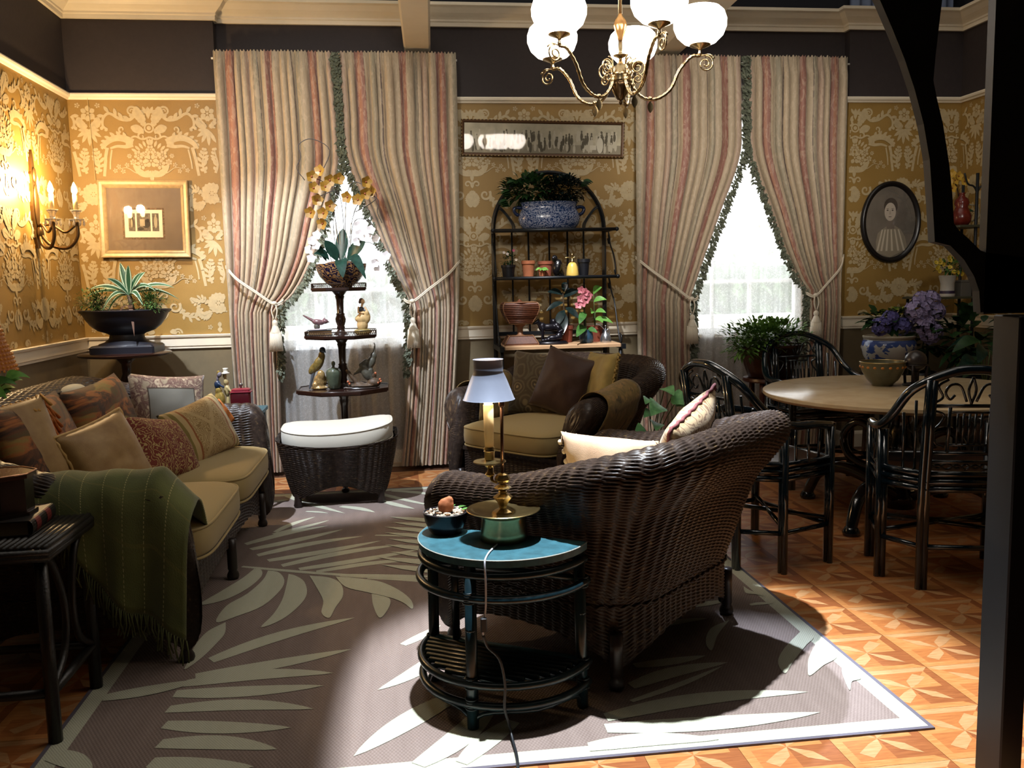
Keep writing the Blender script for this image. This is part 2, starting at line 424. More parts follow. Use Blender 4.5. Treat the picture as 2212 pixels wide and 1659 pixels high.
# ---- damask print on the wallpaper (flat shapes just proud of the paper)
def damask():
    """polygons of one half repeat: x 0..AX (mirror axes at both ends), y 0..AY"""
    polys = []
    def stroke(pts, w0, w1, n=14):
        P = bez([(x, y, 0) for x, y in pts], n)
        L = []; R_ = []
        for i, p in enumerate(P):
            d = (P[min(i+1, n)]-P[max(i-1, 0)]).normalized(); t = i/n; wd = (w0+(w1-w0)*t)*.5
            q = V(-d.y, d.x, 0)*wd; L.append(p+q); R_.append(p-q)
        for i in range(n): polys.append([L[i], L[i+1], R_[i+1], R_[i]])
        return P
    def spiral(cx, cy, r0, r1, a0, a1, w0, w1, n=22):
        pts = [(cx+(r0+(r1-r0)*i/n)*cos(a0+(a1-a0)*i/n), cy+(r0+(r1-r0)*i/n)*sin(a0+(a1-a0)*i/n)) for i in range(n+1)]
        stroke(pts, w0, w1, n)
    def petal(x, y, a, L, W):
        c, s = cos(a), sin(a); out = []
        for t, ww in ((0, 0), (.25, .34), (.55, .5), (.8, .36), (1, 0)): out.append(V(x+c*L*t-s*W*ww, y+s*L*t+c*W*ww, 0))
        for t, ww in ((.8, .36), (.55, .5), (.25, .34)): out.append(V(x+c*L*t+s*W*ww, y+s*L*t-c*W*ww, 0))
        polys.append(out)
    def flower(x, y, r, n=6, a0=0):
        for k in range(n): petal(x+cos(a0+2*pi*k/n)*r*.22, y+sin(a0+2*pi*k/n)*r*.22, a0+2*pi*k/n, r*.78, r*.62)
        disc(x, y, r*.17)
    def disc(x, y, r): polys.append([V(x+r*cos(k*pi/4), y+r*sin(k*pi/4), 0) for k in range(8)])
    def acanthus(pts, w0, w1, ll, side=(1, -1), n=10):
        P = stroke(pts, w0, w1, n*2)
        for i in range(1, n*2, 2):
            d = (P[min(i+1, n*2)]-P[i-1]).normalized(); a = atan2(d.y, d.x); f = sin(pi*(i/(n*2))**.7)*.8+.25
            for sd in side: petal(P[i].x, P[i].y, a+sd*.85, ll*f, ll*.42)
    # axis A at x=0: fleur, medallion, wings
    petal(0, .66, pi/2, .09, .035); petal(.012, .70, .5, .05, .022); petal(.012, .70, 1.1, .055, .022)
    spiral(0, .595, .03, .03, 0, 2*pi, .012, .012); disc(0, .595, .016)
    acanthus([(.03, .61), (.05, .66), (.075, .70), (.08, .74)], .03, .008, .05)
    acanthus([(.035, .57), (.075, .585), (.12, .60)], .014, .004, .04)
    spiral(.055, .535, .03, .008, pi*.7, -pi*1.3, .016, .008)
    stroke([(.0, .53), (.05, .515), (.10, .535), (.14, .52)], .014, .012)
    petal(0, .52, -pi/2, .05, .03)
    # C scroll with acanthus, spiral end
    spiral(.115, .715, .036, .006, pi*1.0, -pi*2.2, .016, .008)
    acanthus([(.085, .70), (.13, .655), (.20, .66), (.27, .70), (.315, .665), (.32, .61), (.29, .585)], .024, .016, .062, (1,), 9)
    # dolphin-like scroll
    acanthus([(.12, .49), (.18, .52), (.25, .52), (.31, .485), (.33, .45)], .055, .03, .06, (1,), 8)
    stroke([(.12, .475), (.17, .462), (.23, .465), (.28, .45)], .03, .014); spiral(.135, .485, .03, .006, -.6, 4.5, .016, .008)
    spiral(.19, .585, .024, .006, -1.2, 4, .015, .007)
    # pillar of leaves below the scroll
    stroke([(.30, .455), (.315, .39), (.325, .32), (.335, .25)], .024, .02)
    acanthus([(.385, .27), (.365, .33), (.375, .39), (.385, .45)], .02, .006, .055, (1, -1), 6)
    stroke([(.27, .44), (.285, .36), (.29, .30)], .012, .01)
    # basket of flowers
    for x, y, r in ((0, .36, .052), (.065, .335, .04), (.085, .40, .036), (0, .44, .034), (.035, .405, .03), (.125, .35, .026), (.15, .395, .018)): flower(x, y, r, 6, x*20)
    for k in range(5): petal(.01+.02*k, .47-.012*k, 1.4-.22*k, .05, .02)
    acanthus([(0, .265), (.06, .262), (.10, .285), (.125, .325)], .05, .012, .05, (1,), 6)
    stroke([(.02, .29), (.10, .27), (.17, .31), (.23, .30)], .008, .004)
    for x, y in ((.17, .33), (.2, .285), (.23, .32), (.255, .29)): flower(x, y, .018, 5)
    # axis B at x=AX: flower, heart scroll, palmette
    B = .42
    flower(B, .70, .055, 6, .5); petal(B, .75, pi/2, .045, .03)
    spiral(B-.035, .635, .036, .010, pi*.1, pi*1.9, .018, .010)
    acanthus([(B-.01, .60), (B-.05, .625), (B-.07, .665)], .02, .006, .04)
    for a, l in ((-pi/2, .12), (-pi/2-.5, .11), (-pi/2-1.0, .10), (-pi/2-1.5, .075)): petal(B, .585, a, l, .028)
    flower(B-.07, .755, .02, 5)
    # peony at x between axes, lower part
    flower(B, .12, .082, 8, .2); flower(B, .12, .05, 6, .5)
    acanthus([(B-.07, .12), (B-.12, .15), (B-.16, .13), (B-.2, .16)], .012, .005, .045)
    acanthus([(B-.05, .06), (B-.10, .03), (B-.15, .05)], .012, .005, .045)
    # lower scroll
    spiral(.10, .10, .045, .008, pi*.2, -pi*2.2, .02, .010)
    acanthus([(.14, .09), (.17, .04), (.24, .02), (.28, .06), (.27, .10)], .026, .012, .05, (1, -1), 7)
    petal(0, .20, pi/2, .06, .03); petal(0, .20, -pi/2, .05, .028); spiral(.035, .18, .026, .008, pi, -pi*.8, .014, .008)
    acanthus([(0, .13), (.02, .07), (.015, .01)], .02, .008, .045)
    return polys
DM = damask(); AX, AY = .42, .815
def hang(wallobj, place, a0, a1, z0, z1, ph=0., ztop=ZP0):
    mb = MB(); k0 = int((a0-ph)//AX)-1; k1 = int((a1-ph)//AX)+1
    for k in range(k0, k1+1):
        for j in range(0, 3):
            for pi_, pl in enumerate(DM):
                q = []
                for p in pl:
                    x = ph+(k*AX+p.x if k % 2 == 0 else (k+1)*AX-p.x); z = ztop-AY*(j+1)+p.y+.02
                    q.append((x, z))
                if min(x for x, z in q) < a0 or max(x for x, z in q) > a1 or min(z for x, z in q) < z0 or max(z for x, z in q) > z1: continue
                mb.add([place(x, z, e_+(pi_ % 70)*6e-5+(k % 2)*3e-5) for x, z in q], [tuple(range(len(q)))])
    o = mb.build('wallpaper_print', print_m, wallobj); o['kind'] = 'stuff'
e_ = .0012
hang(WBL, lambda x, z, e: V(x, YS-e, z), XL+.01, BAYL-.01, ZR1, ZP0, -1.775-AX*4)
hang(WB, lambda x, z, e: V(x, YB-e, z), .2, 2.1, ZR1, ZP0, .60)
hang(WBR, lambda x, z, e: V(x, YS-e, z), BAYR+.01, XR-.01, ZR1, ZP0, 3.72)
hang(WL, lambda x, z, e: V(XL+e, x, z), 4.3, YS-.01, ZR1, ZP0, 4.1)
hang(WR, lambda x, z, e: V(XR-e, x, z), 6.2, YS-.01, ZR1, ZP0, 6.3)
# ================================================================ curtains
def curtain_mat():
    t = NT('striped_drapery'); uv = t.node('UVMap'); sp = t.node('SeparateXYZ'); t.inp(sp, 0, uv.outputs[0])
    f = t.math('FRACT', t.math('MULTIPLY_ADD', sp.outputs[0], 1.45, .22))
    T, R, D, G, P, O = [srgb(c) for c in ('#a8967c', '#8d6254', '#5e5048', '#958a74', '#a48c78', '#9c6c54')]
    st = [(0, T), (.16, D), (.168, T), (.2, G), (.27, T), (.36, D), (.366, R), (.40, O), (.43, R), (.475, D), (.48, T), (.60, P), (.67, T), (.70, D), (.707, G), (.75, D), (.757, T), (.84, R), (.93, D), (.936, T)]
    base = t.ramp(f, st, 'CONSTANT')
    co = t.coord(scale=(1, 1, .35)); br = t.noise(co, 38, 3, .6, 1.2)
    lace = t.ramp(br, [(.5, (0, 0, 0, 1)), (.56, (1, 1, 1, 1))])
    base = t.mix(t.math('MULTIPLY', lace, .28), base, srgb('#c9b39a'))
    t.set('Base Color', base); t.set('Roughness', .6); t.set('Sheen Weight', .2)
    t.bump(t.noise(t.coord(), 220, 2), .15, .002); return t.mat
cur_m = curtain_mat()
fringe_m = mat('green_fringe', '#5c6150', .8, var=.45, vs=60)
cord_m = mat('cream_cord', '#cfc4b0', .6, bump=.5, bs=200)
YC = 6.865
def hinterp(tab, x):
    if x <= tab[0][0]: return tab[0][1]
    if x >= tab[-1][0]: return tab[-1][1]
    sl = [(b[1]-a[1])/(b[0]-a[0]) for a, b in zip(tab, tab[1:])]
    ms = [sl[0]]+[(p+q)/2 if p*q > 0 else 0 for p, q in zip(sl, sl[1:])]+[sl[-1]]
    for i in range(len(sl)):
        if x <= tab[i+1][0]:
            h = tab[i+1][0]-tab[i][0]; t = (x-tab[i][0])/h
            return (2*t**3-3*t*t+1)*tab[i][1]+(t**3-2*t*t+t)*h*ms[i]+(3*t*t-2*t**3)*tab[i+1][1]+(t**3-t*t)*h*ms[i+1]
def curtain(label, xo, xi, nf, seed):
    """xo, xi: tables height -> x of the outer and the inner (window side) edge"""
    r = random.Random(seed); ph = [r.uniform(-.5, .5) for _ in range(40)]; am = [r.uniform(.65, 1.25) for _ in range(40)]
    z0, z1 = .03, 3.17
    root = thing('curtain', label, 'curtain', (interp(xo, 1), YC, z0), 0, 'striped drapery panels')
    def fn(u, v):
        z = z0+(z1-z0)*v; a, b = hinterp(xo, z), hinterp(xi, z)
        k = int(u*nf); p = u*nf*2*pi+1.1*sin(u*17+seed)+.7*sin(u*31+2*seed)+.3*sin(z*1.2+u*9)
        wdt = abs(b-a); sp = wdt/nf
        top = max(0, min(1, (z-3.02)/.12))
        A = .055*am[k % 40]*(1-.6*top)*(.8 if 1.2 < z < 1.5 else 1)
        s = abs(sin(p/2))**.75; y = YC+.03-A*s-.02*sin(pi*u)
        x = a+(b-a)*u-.10*sp*sin(p)*(1 if b > a else -1)*(1-top)
        if top > 0: y -= top*.006*sin(u*nf*31+seed); z += top*.008*sin(u*nf*17)
        return V(x, y, z)
    m = MB(); m.grid(fn, nf*14, 46)
    d = m.build('drape', cur_m, root, smooth=True, world=True)
    m = MB()
    for i in range(950):
        z = r.uniform(.75, 3.16); x = hinterp(xi, z); sgn = 1 if interp(xi, 2) > interp(xo, 2) else -1
        p = V(x+sgn*r.uniform(-.02, .028), YC-.03+r.uniform(-.02, .02), z)
        d_ = V(sgn*r.uniform(.1, 1), r.uniform(-.8, .3), r.uniform(-1.1, -.1))
        m.leaf(p, d_, (0, -1, .3), r.uniform(.025, .045), .022, .1, .3, 2)
    m.build('fringe', fringe_m, root, world=True)['kind'] = 'stuff'
    return root
curtain('striped tan and rust curtain left of the window behind the tiered table',
        [(0, -1.255), (1.3, -1.272), (3.2, -1.285)],
        [(0, -.94), (.7, -.925), (1.2, -.905), (1.29, -.89), (1.37, -.80), (1.6, -.65), (1.95, -.525), (2.43, -.40), (2.7, -.405), (3.2, -.43)], 13, 3)
curtain('striped tan and rust curtain between the tiered table and the metal plant rack',
        [(0, .36), (1.0, .44), (1.3, .46), (3.2, .492)],
        [(0, -.03), (.7, .05), (1.2, .075), (1.3, .07), (1.37, .04), (1.6, -.06), (1.95, -.19), (2.43, -.365), (2.7, -.37), (3.2, -.385)], 13, 8)
curtain('striped tan and rust curtain on the left of the window behind the dining table',
        [(0, 1.90), (1.3, 1.88), (3.2, 1.885)],
        [(0, 2.36), (.7, 2.33), (1.2, 2.325), (1.29, 2.33), (1.37, 2.36), (1.6, 2.44), (1.95, 2.57), (2.43, 2.74), (2.7, 2.745), (3.2, 2.735)], 12, 14)
curtain('striped tan and rust curtain beside the oval portrait',
        [(0, 3.57), (1.3, 3.60), (3.2, 3.628)],
        [(0, 3.20), (.7, 3.27), (1.2, 3.30), (1.3, 3.30), (1.37, 3.25), (1.6, 3.12), (1.95, 2.98), (2.43, 2.80), (2.7, 2.785), (3.2, 2.785)], 12, 21)
def tieback(hx, hz, kx, kz, label):
    root = thing('curtain_tieback', label, 'tieback', (kx, 6.79, kz), 0, 'curtain tiebacks')
    s = 1 if kx > hx else -1
    for q in (0, 1):
        m = MB(); o = .012*q
        m.tube(bez([(hx, 6.86, hz-o), (hx+.25*(kx-hx), 6.775, hz-.22*(hz-kz)-.03-o), (hx+.65*(kx-hx), 6.76, hz-.62*(hz-kz)-.02-o), (kx, 6.77, kz-o), (kx+.06*s, 6.80, kz+.02-o), (kx+.03*s, 6.93, kz+.03)], 26), .0065, 6)
        m.build('cord', cord_m, root, True, True)
    m = MB(); m.ell((kx, 6.765, kz), (.022, .018, .018)); m.build('knot', cord_m, root, True, True)
    for q in (-1, 1):
        m = MB(); m.tube(bez([(kx+q*.012, 6.76, kz-.01), (kx+q*.02, 6.752, kz-.06), (kx+.005*q, 6.755, kz-.12)], 8), .005, 6); m.build('cord', cord_m, root, True, True)
    m = MB(); zt = kz-.12
    m.lathe([(.004, 0), (.018, -.012), (.022, -.03), (.016, -.045), (.02, -.05), (.028, -.07), (.036, -.09), (.04, -.1)], 16, (kx, 6.755, zt)); m.build('tassel_head', cord_m, root, True, True)
    m = MB()
    for k in range(26):
        a = 2*pi*k/26; m.tube([(kx+.036*cos(a), 6.755+.034*sin(a), zt-.095), (kx+.047*cos(a), 6.755+.04*sin(a), zt-.235+.006*sin(k*3))], .006, 5)
    m.lathe([(.036, -.1), (.04, -.2)], 16, (kx, 6.755, zt)); m.build('tassel_skirt', cord_m, root, True, True)
tieback(-1.275, 1.61, -.925, 1.325, 'cream rope tieback with tassel on the curtain nearest the urn')
tieback(.475, 1.62, .10, 1.317, 'cream rope tieback with tassel between tiered table and plant rack')
tieback(1.87, 1.622, 2.30, 1.282, 'cream rope tieback with tassel right of the plant rack')
tieback(3.615, 1.609, 3.335, 1.287, 'cream rope tieback with tassel next to the oval portrait')
def sheer_mat():
    t = NT('lace_sheer'); co = t.coord(scale=(1, 1, .8)); n = t.noise(co, 26, 3, .55, 2.0)
    l = t.ramp(n, [(.46, (.0, .0, .0, 1)), (.5, (1, 1, 1, 1)), (.54, (.0, .0, .0, 1))])
    tr = t.node('BsdfTransparent'); tl = t.node('BsdfTranslucent', i_0=(.9, .9, .9, 1)); df = t.node('BsdfDiffuse', i_0=(.82, .83, .84, 1))
    a = t.node('MixShader', i_0=.45); t.t.links.new(tl.outputs[0], a.inputs[1]); t.t.links.new(df.outputs[0], a.inputs[2])
    b = t.node('MixShader'); t.inp(b, 0, t.math('MULTIPLY_ADD', l, .22, .55)); t.t.links.new(tr.outputs[0], b.inputs[1]); t.t.links.new(a.outputs[0], b.inputs[2])
    t.t.links.new(b.outputs[0], t.out.inputs[0]); return t.mat
sheer_m = sheer_mat()
for x0, x1, lb, sd in ((-1.12, .3, 'white lace sheer curtain behind the tiered table', 1.), (2.0, 3.5, 'white lace sheer curtain behind the dining table', 2.)):
    m = MB()
    def fn(u, v, x0=x0, x1=x1, sd=sd):
        x = x0+(x1-x0)*u; return V(x, 6.955+.014*sin(x*46+sd+.6*sin(x*11))+.006*sin(x*101), .04+3.02*v)
    m.grid(fn, 240, 3); tag(m.build('sheer_curtain', sheer_m, smooth=True), lb, 'sheer curtain')
for x0, x1, lb in ((-1.3, .5, 'white curtain rod over the window behind the tiered table'), (1.86, 3.65, 'white curtain rod over the window behind the dining table')):
    root = thing('curtain_rod', lb, 'curtain rod', ((x0+x1)/2, 6.92, 3.12))
    m = MB(); m.tube([(x0, 6.90, 3.12), (x1, 6.90, 3.12)], .008, 8); m.build('rod', white_m, root, True, True)
    for x in (x0+.1, x1-.1): m = MB(); m.box(x-.01, x+.01, 6.90, 7.0, 3.11, 3.13); m.build('bracket', white_m, root, False, True)
# ================================================================ wicker seats
def wicker_mat():
    t = NT('dark_wicker'); n = t.noise(t.coord(), 45, 4, .65)
    t.set('Base Color', t.ramp(n, [(.35, srgb('#2a221e')), (.6, srgb('#3c312b')), (.74, srgb('#6a5638'))]))
    t.set('Roughness', .33); t.set('Specular IOR Level', .2); return t.mat
wick_m = wicker_mat()
leg_m = mat('dark_wood_foot', '#221814', .4)
def weave(mb, fn, Ls, Lt, ds, dr, amp=.0095, ns=4, nt=4):
    """fn(s,t)->(point, normal): woven relief with strands along s that pass over and under the stakes"""
    nc = max(4, int(Ls/ds)); nr = max(4, int(Lt/dr)); S = nc*ns; T = nr*nt; vs = []; uv = []
    for j in range(T+1):
        for i in range(S+1):
            s, t = i/S, j/T; p, nn = fn(s, t)
            c = i//ns; fc = (i % ns)/ns; b = .25+.75*abs(sin(pi*fc))
            rr = t*nr+.5*(c % 2); pr = abs(sin(pi*rr))**.7
            vs.append(p+nn*(amp*b*(pr-.35))); uv.append((s, t))
    L = S+1
    mb.add(vs, [(j*L+i, j*L+i+1, (j+1)*L+i+1, (j+1)*L+i) for j in range(T) for i in range(S)], uv)
def seat_path(w_, y0, y1, rc):
    """plan U: from the front of the left arm round the back to the front of the right arm -> (P, N, total)"""
    segs = []; a = (y1-rc)-y0; q = rc*pi/2; b = 2*(w_-rc); tot = 2*a+2*q+b
    def at(s):
        d = s*tot
        if d <= a: return V(-w_, y0+d, 0), V(-1, 0, 0)
        d -= a
        if d <= q: an = pi-d/rc; n = V(cos(an), sin(an), 0); return V(-w_+rc, y1-rc, 0)+n*rc, n
        d -= q
        if d <= b: return V(-w_+rc+d, y1, 0), V(0, 1, 0)
        d -= b
        if d <= q: an = pi/2-d/rc; n = V(cos(an), sin(an), 0); return V(w_-rc, y1-rc, 0)+n*rc, n
        d -= q; return V(w_, y1-rc-d, 0), V(1, 0, 0)
    return at, tot, a, q, b
def wicker_seat(name, label, cat, loc, rz, w_, y0=-.43, y1=.47, rc=.24, harm=.635, hback=.81, ds=.042, dr=.0135, roll=.085, group=None, mid_feet=False, rake=.24):
    root = thing(name, label, cat, loc, rz, group)
    at, tot, a, q, b = seat_path(w_, y0, y1, rc)
    def shear(p):
        k = max(0, p.z-.3); return V(p.x*(1+rake*.35*k/max(w_, .47)), p.y+rake*k, p.z)
    def H(s):
        d = min(s, 1-s)*tot; t = max(0, min(1, (d-.25*a)/(a+q-.25*a))); t = t*t*(3-2*t)
        return harm+(hback-harm)*t+.015*sin(pi*s)
    def arch(s):
        d = s*tot; L = [0, a+q*.5, a+q*1.5+b, tot]
        for p, r in zip(L, L[1:]):
            if d <= r+1e-6:
                x = (d-p)/(r-p); return .05+.115*(1-abs(2*x-1)**3)
        return .05
    def prof(s):
        h = H(s); zb = arch(s); r = roll
        return [(0, zb), (0, .26), (.012, .36), (.04, h-.2), (.085, h-.10), (.118, h-.03), (.125, h+.015), (.105, h+.06), (.065, h+r), (.02, h+r), (-.02, h+r*.7), (-.045, h+.02), (-.055, h-.08), (-.06, .5), (-.06, .36)]
    def section(s, n=60):
        """smooth profile resampled by arc length"""
        P = bez([(o, z, 0) for o, z in prof(s)], 70); d = [0]
        for i in range(1, len(P)): d.append(d[-1]+(P[i]-P[i-1]).length)
        out = []; k = 0
        for i in range(n+1):
            x = d[-1]*i/n
            while k < len(d)-2 and d[k+1] < x: k += 1
            f = (x-d[k])/max(1e-9, d[k+1]-d[k]); out.append(P[k].lerp(P[k+1], f))
        return out, d[-1]
    cache = {}
    def sec(s):
        k = round(s, 5)
        if k not in cache: cache[k] = section(s)[0]
        return cache[k]
    def fn(s, t):
        P, N = at(s); S = sec(s); x = t*60; i = min(int(x), 59); c = S[i].lerp(S[i+1], x-i)
        tg = (S[i+1]-S[i]).normalized(); nn = V(tg.y, -tg.x, 0)   # in (o,z) plane, outward
        return shear(P+N*c.x+V(0, 0, c.y)), (N*nn.x+V(0, 0, nn.y))
    m = MB(); weave(m, fn, tot*1.05, section(.5)[1], ds, dr)
    m.build('wicker_shell', wick_m, root, True)
    # rounded arm fronts
    for s in (0., 1.):
        S = section(s, 150)[0]; P, N = at(s); cx = sum(p.x for p in S)/len(S); cz = sum(p.y for p in S)/len(S); m = MB(); n = len(S)
        vs = []; R_ = 22
        for j in range(R_+1):
            th = pi/2*j/R_; fwd, k = .075*sin(th), cos(th)**.55 if j < R_ else .02
            for p in S:
                z = cz+(p.y-cz)*(k if p.y > cz else (.35+.65*k)); x = cx+(p.x-cx)*k; pq = shear(P+N*x+V(0, 0, z))
                col = int((x+1)/.034); rel = (abs(sin(pi*(z/.0145+.5*(col % 2))))**.7-.35)*(.3+.7*abs(sin(pi*(x+1)/.034)))
                vs.append(pq+V(0, -fwd-.006*rel*min(1, j/3), 0))
        m.add(vs, [(r*n+i, r*n+(i+1) % n, (r+1)*n+(i+1) % n, (r+1)*n+i) for r in range(R_) for i in range(n)])
        m.build('arm_front', wick_m, root, True)
    # braid round the outside
    for z in (.285, .315):
        m = MB(); n = int(tot/.012); pts = []
        for i in range(n+1):
            s = i/n; P, N = at(s); pts.append(P+N*(.006+.004*sin(i*1.7))+V(0, 0, z+.005*cos(i*1.7)))
        m.tube(pts, .006, 5); m.build('braid', wick_m, root, True)
    # front apron and deck
    def ff(s, t):
        x = -w_+.06+(2*w_-.12)*s; zb = .06+.11*(1-abs(2*s-1)**4); return V(x, y0+.01, zb+(.36-zb)*t), V(0, -1, 0)
    m = MB(); weave(m, ff, 2*w_, .24, ds, dr); m.build('front_apron', wick_m, root, True)
    m = MB(); m.prism([(p_.x-n_.x*.012, p_.y-n_.y*.012) for p_, n_ in [at(i/40) for i in range(41)]][::-1], .33, .355); m.build('seat_deck', wick_m, root)
    for x in (-w_+.03, w_-.03)+((0,) if mid_feet else ()):
        for y in (y0+.0, y1-.06):
            m = MB(); m.lathe([(.026, 0), (.03, .01), (.028, .024), (.02, .04), (.024, .05), (.024, .14), (.024, .2)], 14, (x, y, 0)); m.build('foot', leg_m, root, True)
    return root
CH_RZ = radians(223.7)
armchair = wicker_seat('wicker_armchair', 'dark brown wicker armchair turned away beside the teal half round table', 'armchair', (.75, 3.508, .0095), CH_RZ, .47, y0=-.37, group='wicker armchairs')
o = copy_tree(armchair); o.location = (.94, 5.73, .0095); o.rotation_euler.z = radians(-50)
o['label'] = 'dark brown wicker armchair with cushions in front of the plant rack'
wicker_seat('wicker_sofa', 'long dark wicker sofa piled with cushions along the left wall', 'sofa', (-1.32, 4.4, .0095), radians(90), 1.0, y0=-.45, y1=.42, harm=.65, hback=.86, ds=.06, dr=.02, mid_feet=True, rake=.1)
# ---- ottoman
ott = thing('wicker_ottoman', 'oval dark wicker ottoman with a white cushion', 'ottoman', (-.44, 5.97, .0095), radians(2))
def ott_fn(s, t):
    a = 2*pi*s; c, sn = cos(a), sin(a); e = 2/4.2
    px, py = math.copysign(abs(c)**e, c), math.copysign(abs(sn)**e, sn)
    rim = .40+.045*abs(px)**2; sx = .315+.085*t**.8; sy = .21+.08*t**.8
    zb = .055+.075*(1-abs(sin(2*a))**.8)
    if t > .92: k = (t-.92)/.08; z = rim-.02+.025*sin(pi*k); sx += .012*sin(pi*k)-.02*k; sy += .012*sin(pi*k)-.02*k
    else: z = zb+(rim-.02-zb)*t/.92
    return V(px*sx, py*sy, z), V(px, py, .2).normalized()
m = MB(); weave(m, ott_fn, 1.9, .36, .036, .012); m.build('wicker_shell', wick_m, ott, True)
m = MB(); m.lathe([(.0, .345), (.34, .35)], 32, (0, 0, 0), sy=.7); m.build('deck', wick_m, ott)
for x in (-.27, .27):
    for y in (-.17, .17): m = MB(); m.lathe([(.026, 0), (.03, .01), (.022, .04), (.024, .12), (.02, .2)], 14, (x, y, 0)); m.build('foot', leg_m, ott, True)
# ================================================================ rug with palm leaf pattern
RUG_POLY = [
    [(-0.790, 4.532), (-0.826, 4.391), (-0.899, 4.206), (-0.960, 4.047), (-0.854, 4.093), (-0.775, 4.231), (-0.735, 4.400), (-0.752, 4.511)],
    [(-0.714, 4.490), (-0.719, 4.345), (-0.763, 4.157), (-0.831, 4.011), (-0.838, 3.816), (-0.760, 3.872), (-0.665, 3.981), (-0.613, 4.176), (-0.612, 4.324), (-0.657, 4.452)],
    [(-0.602, 4.414), (-0.591, 4.220), (-0.587, 4.032), (-0.603, 3.863), (-0.634, 3.721), (-0.557, 3.794), (-0.500, 3.950), (-0.481, 4.104), (-0.511, 4.280), (-0.564, 4.380)],
    [(-0.494, 4.367), (-0.445, 4.192), (-0.396, 3.996), (-0.391, 3.845), (-0.352, 3.776), (-0.334, 3.898), (-0.309, 4.048), (-0.332, 4.220), (-0.397, 4.322)],
    [(-0.364, 4.329), (-0.304, 4.166), (-0.202, 4.074), (-0.096, 3.985), (-0.033, 3.906), (0.009, 3.817), (0.007, 3.921), (-0.048, 4.069), (-0.140, 4.209), (-0.251, 4.281)],
    [(-0.177, 4.046), (-0.165, 3.887), (-0.132, 3.736), (-0.095, 3.853), (-0.092, 3.962), (-0.136, 4.016)],
    [(-0.796, 3.808), (-0.853, 3.713), (-0.872, 3.573), (-0.865, 3.423), (-0.860, 3.344), (-0.818, 3.446), (-0.790, 3.576), (-0.776, 3.681)],
    [(1.578, 3.278), (1.437, 3.126), (1.363, 3.015), (1.348, 2.922), (1.416, 3.005), (1.534, 3.141), (1.601, 3.213)],
    [(1.602, 3.178), (1.505, 3.050), (1.458, 2.968), (1.426, 2.888), (1.513, 2.958), (1.605, 3.032)],
    [(1.598, 2.973), (1.553, 2.894), (1.510, 2.759), (1.551, 2.818), (1.598, 2.844)],
    [(1.623, 3.486), (1.454, 3.327), (1.308, 3.149), (1.207, 2.998), (1.273, 3.031), (1.405, 3.180), (1.522, 3.297), (1.632, 3.406)],
    [(1.552, 3.823), (1.529, 3.736), (1.569, 3.706), (1.598, 3.678), (1.561, 3.764)],
    [(1.338, 3.441), (1.230, 3.368), (1.162, 3.241), (1.157, 3.160), (1.232, 3.297)],
]
RUG_BLADE = [
    (-0.201, 4.284, 0.151, 4.128, 0.050),
    (-0.340, 4.350, 0.156, 4.241, 0.060),
    (-0.466, 4.428, 0.097, 4.530, 0.060),
    (-0.558, 4.487, 0.084, 4.717, 0.070),
    (-0.654, 4.562, -0.014, 4.817, 0.075),
    (-0.739, 4.665, -0.145, 4.917, 0.075),
    (-0.809, 4.769, -0.250, 5.028, 0.075),
    (-0.864, 4.890, -0.379, 5.196, 0.075),
    (-0.910, 4.997, -0.472, 5.295, 0.070),
    (-0.782, 5.172, -0.477, 5.422, 0.050),
    (-0.777, 5.215, -0.570, 5.523, 0.050),
    (-0.860, 4.588, 0.154, 4.190, 0.035),
    (-0.186, 5.030, 0.185, 4.861, 0.030),
    (-0.035, 3.431, 0.126, 3.610, 0.050),
    (-0.643, 5.666, -0.495, 5.591, 0.030),
    (-0.864, 6.210, -0.385, 5.560, 0.060),
    (-0.429, 5.754, -0.200, 5.550, 0.060),
    (-0.150, 5.833, 0.053, 5.584, 0.060),
    (-0.094, 6.119, 0.234, 5.894, 0.060),
    (-0.341, 6.279, 0.241, 5.566, 0.050),
    (-0.927, 6.147, -0.776, 6.269, 0.060),
    (-0.902, 5.971, -0.794, 6.020, 0.050),
    (-0.778, 3.415, -0.239, 3.762, 0.090),
    (-0.806, 3.275, -0.237, 3.425, 0.085),
    (-0.831, 3.222, -0.293, 3.215, 0.090),
    (-0.849, 3.142, -0.320, 3.116, 0.085),
    (-0.844, 3.025, -0.341, 2.941, 0.080),
    (-0.827, 2.914, -0.402, 2.822, 0.080),
    (-0.812, 2.788, -0.429, 2.689, 0.085),
    (-0.808, 2.675, -0.486, 2.597, 0.090),
    (0.113, 3.329, -0.126, 3.044, 0.075),
    (0.144, 2.957, -0.190, 2.607, 0.100),
    (0.248, 2.838, -0.055, 2.474, 0.100),
    (0.324, 2.741, 0.103, 2.466, 0.080),
    (0.630, 2.714, 1.366, 2.771, 0.085),
    (0.613, 2.644, 1.339, 2.628, 0.090),
    (0.534, 2.541, 0.948, 2.517, 0.080),
    (0.827, 3.080, 1.119, 3.119, 0.060),
    (0.771, 2.920, 1.179, 3.047, 0.075),
    (0.742, 2.809, 1.150, 3.022, 0.030),
    (0.976, 3.414, 1.254, 3.476, 0.050),
    (1.191, 3.627, 1.425, 3.667, 0.050),
    (1.490, 3.592, 1.600, 3.592, 0.030),
    (1.638, 4.081, 1.619, 3.906, 0.040),
    (-1.154, 2.788, -0.968, 2.642, 0.080),
    (-1.097, 3.151, -0.775, 3.242, 0.080),
    (-1.160, 3.437, -1.124, 3.699, 0.060),
]

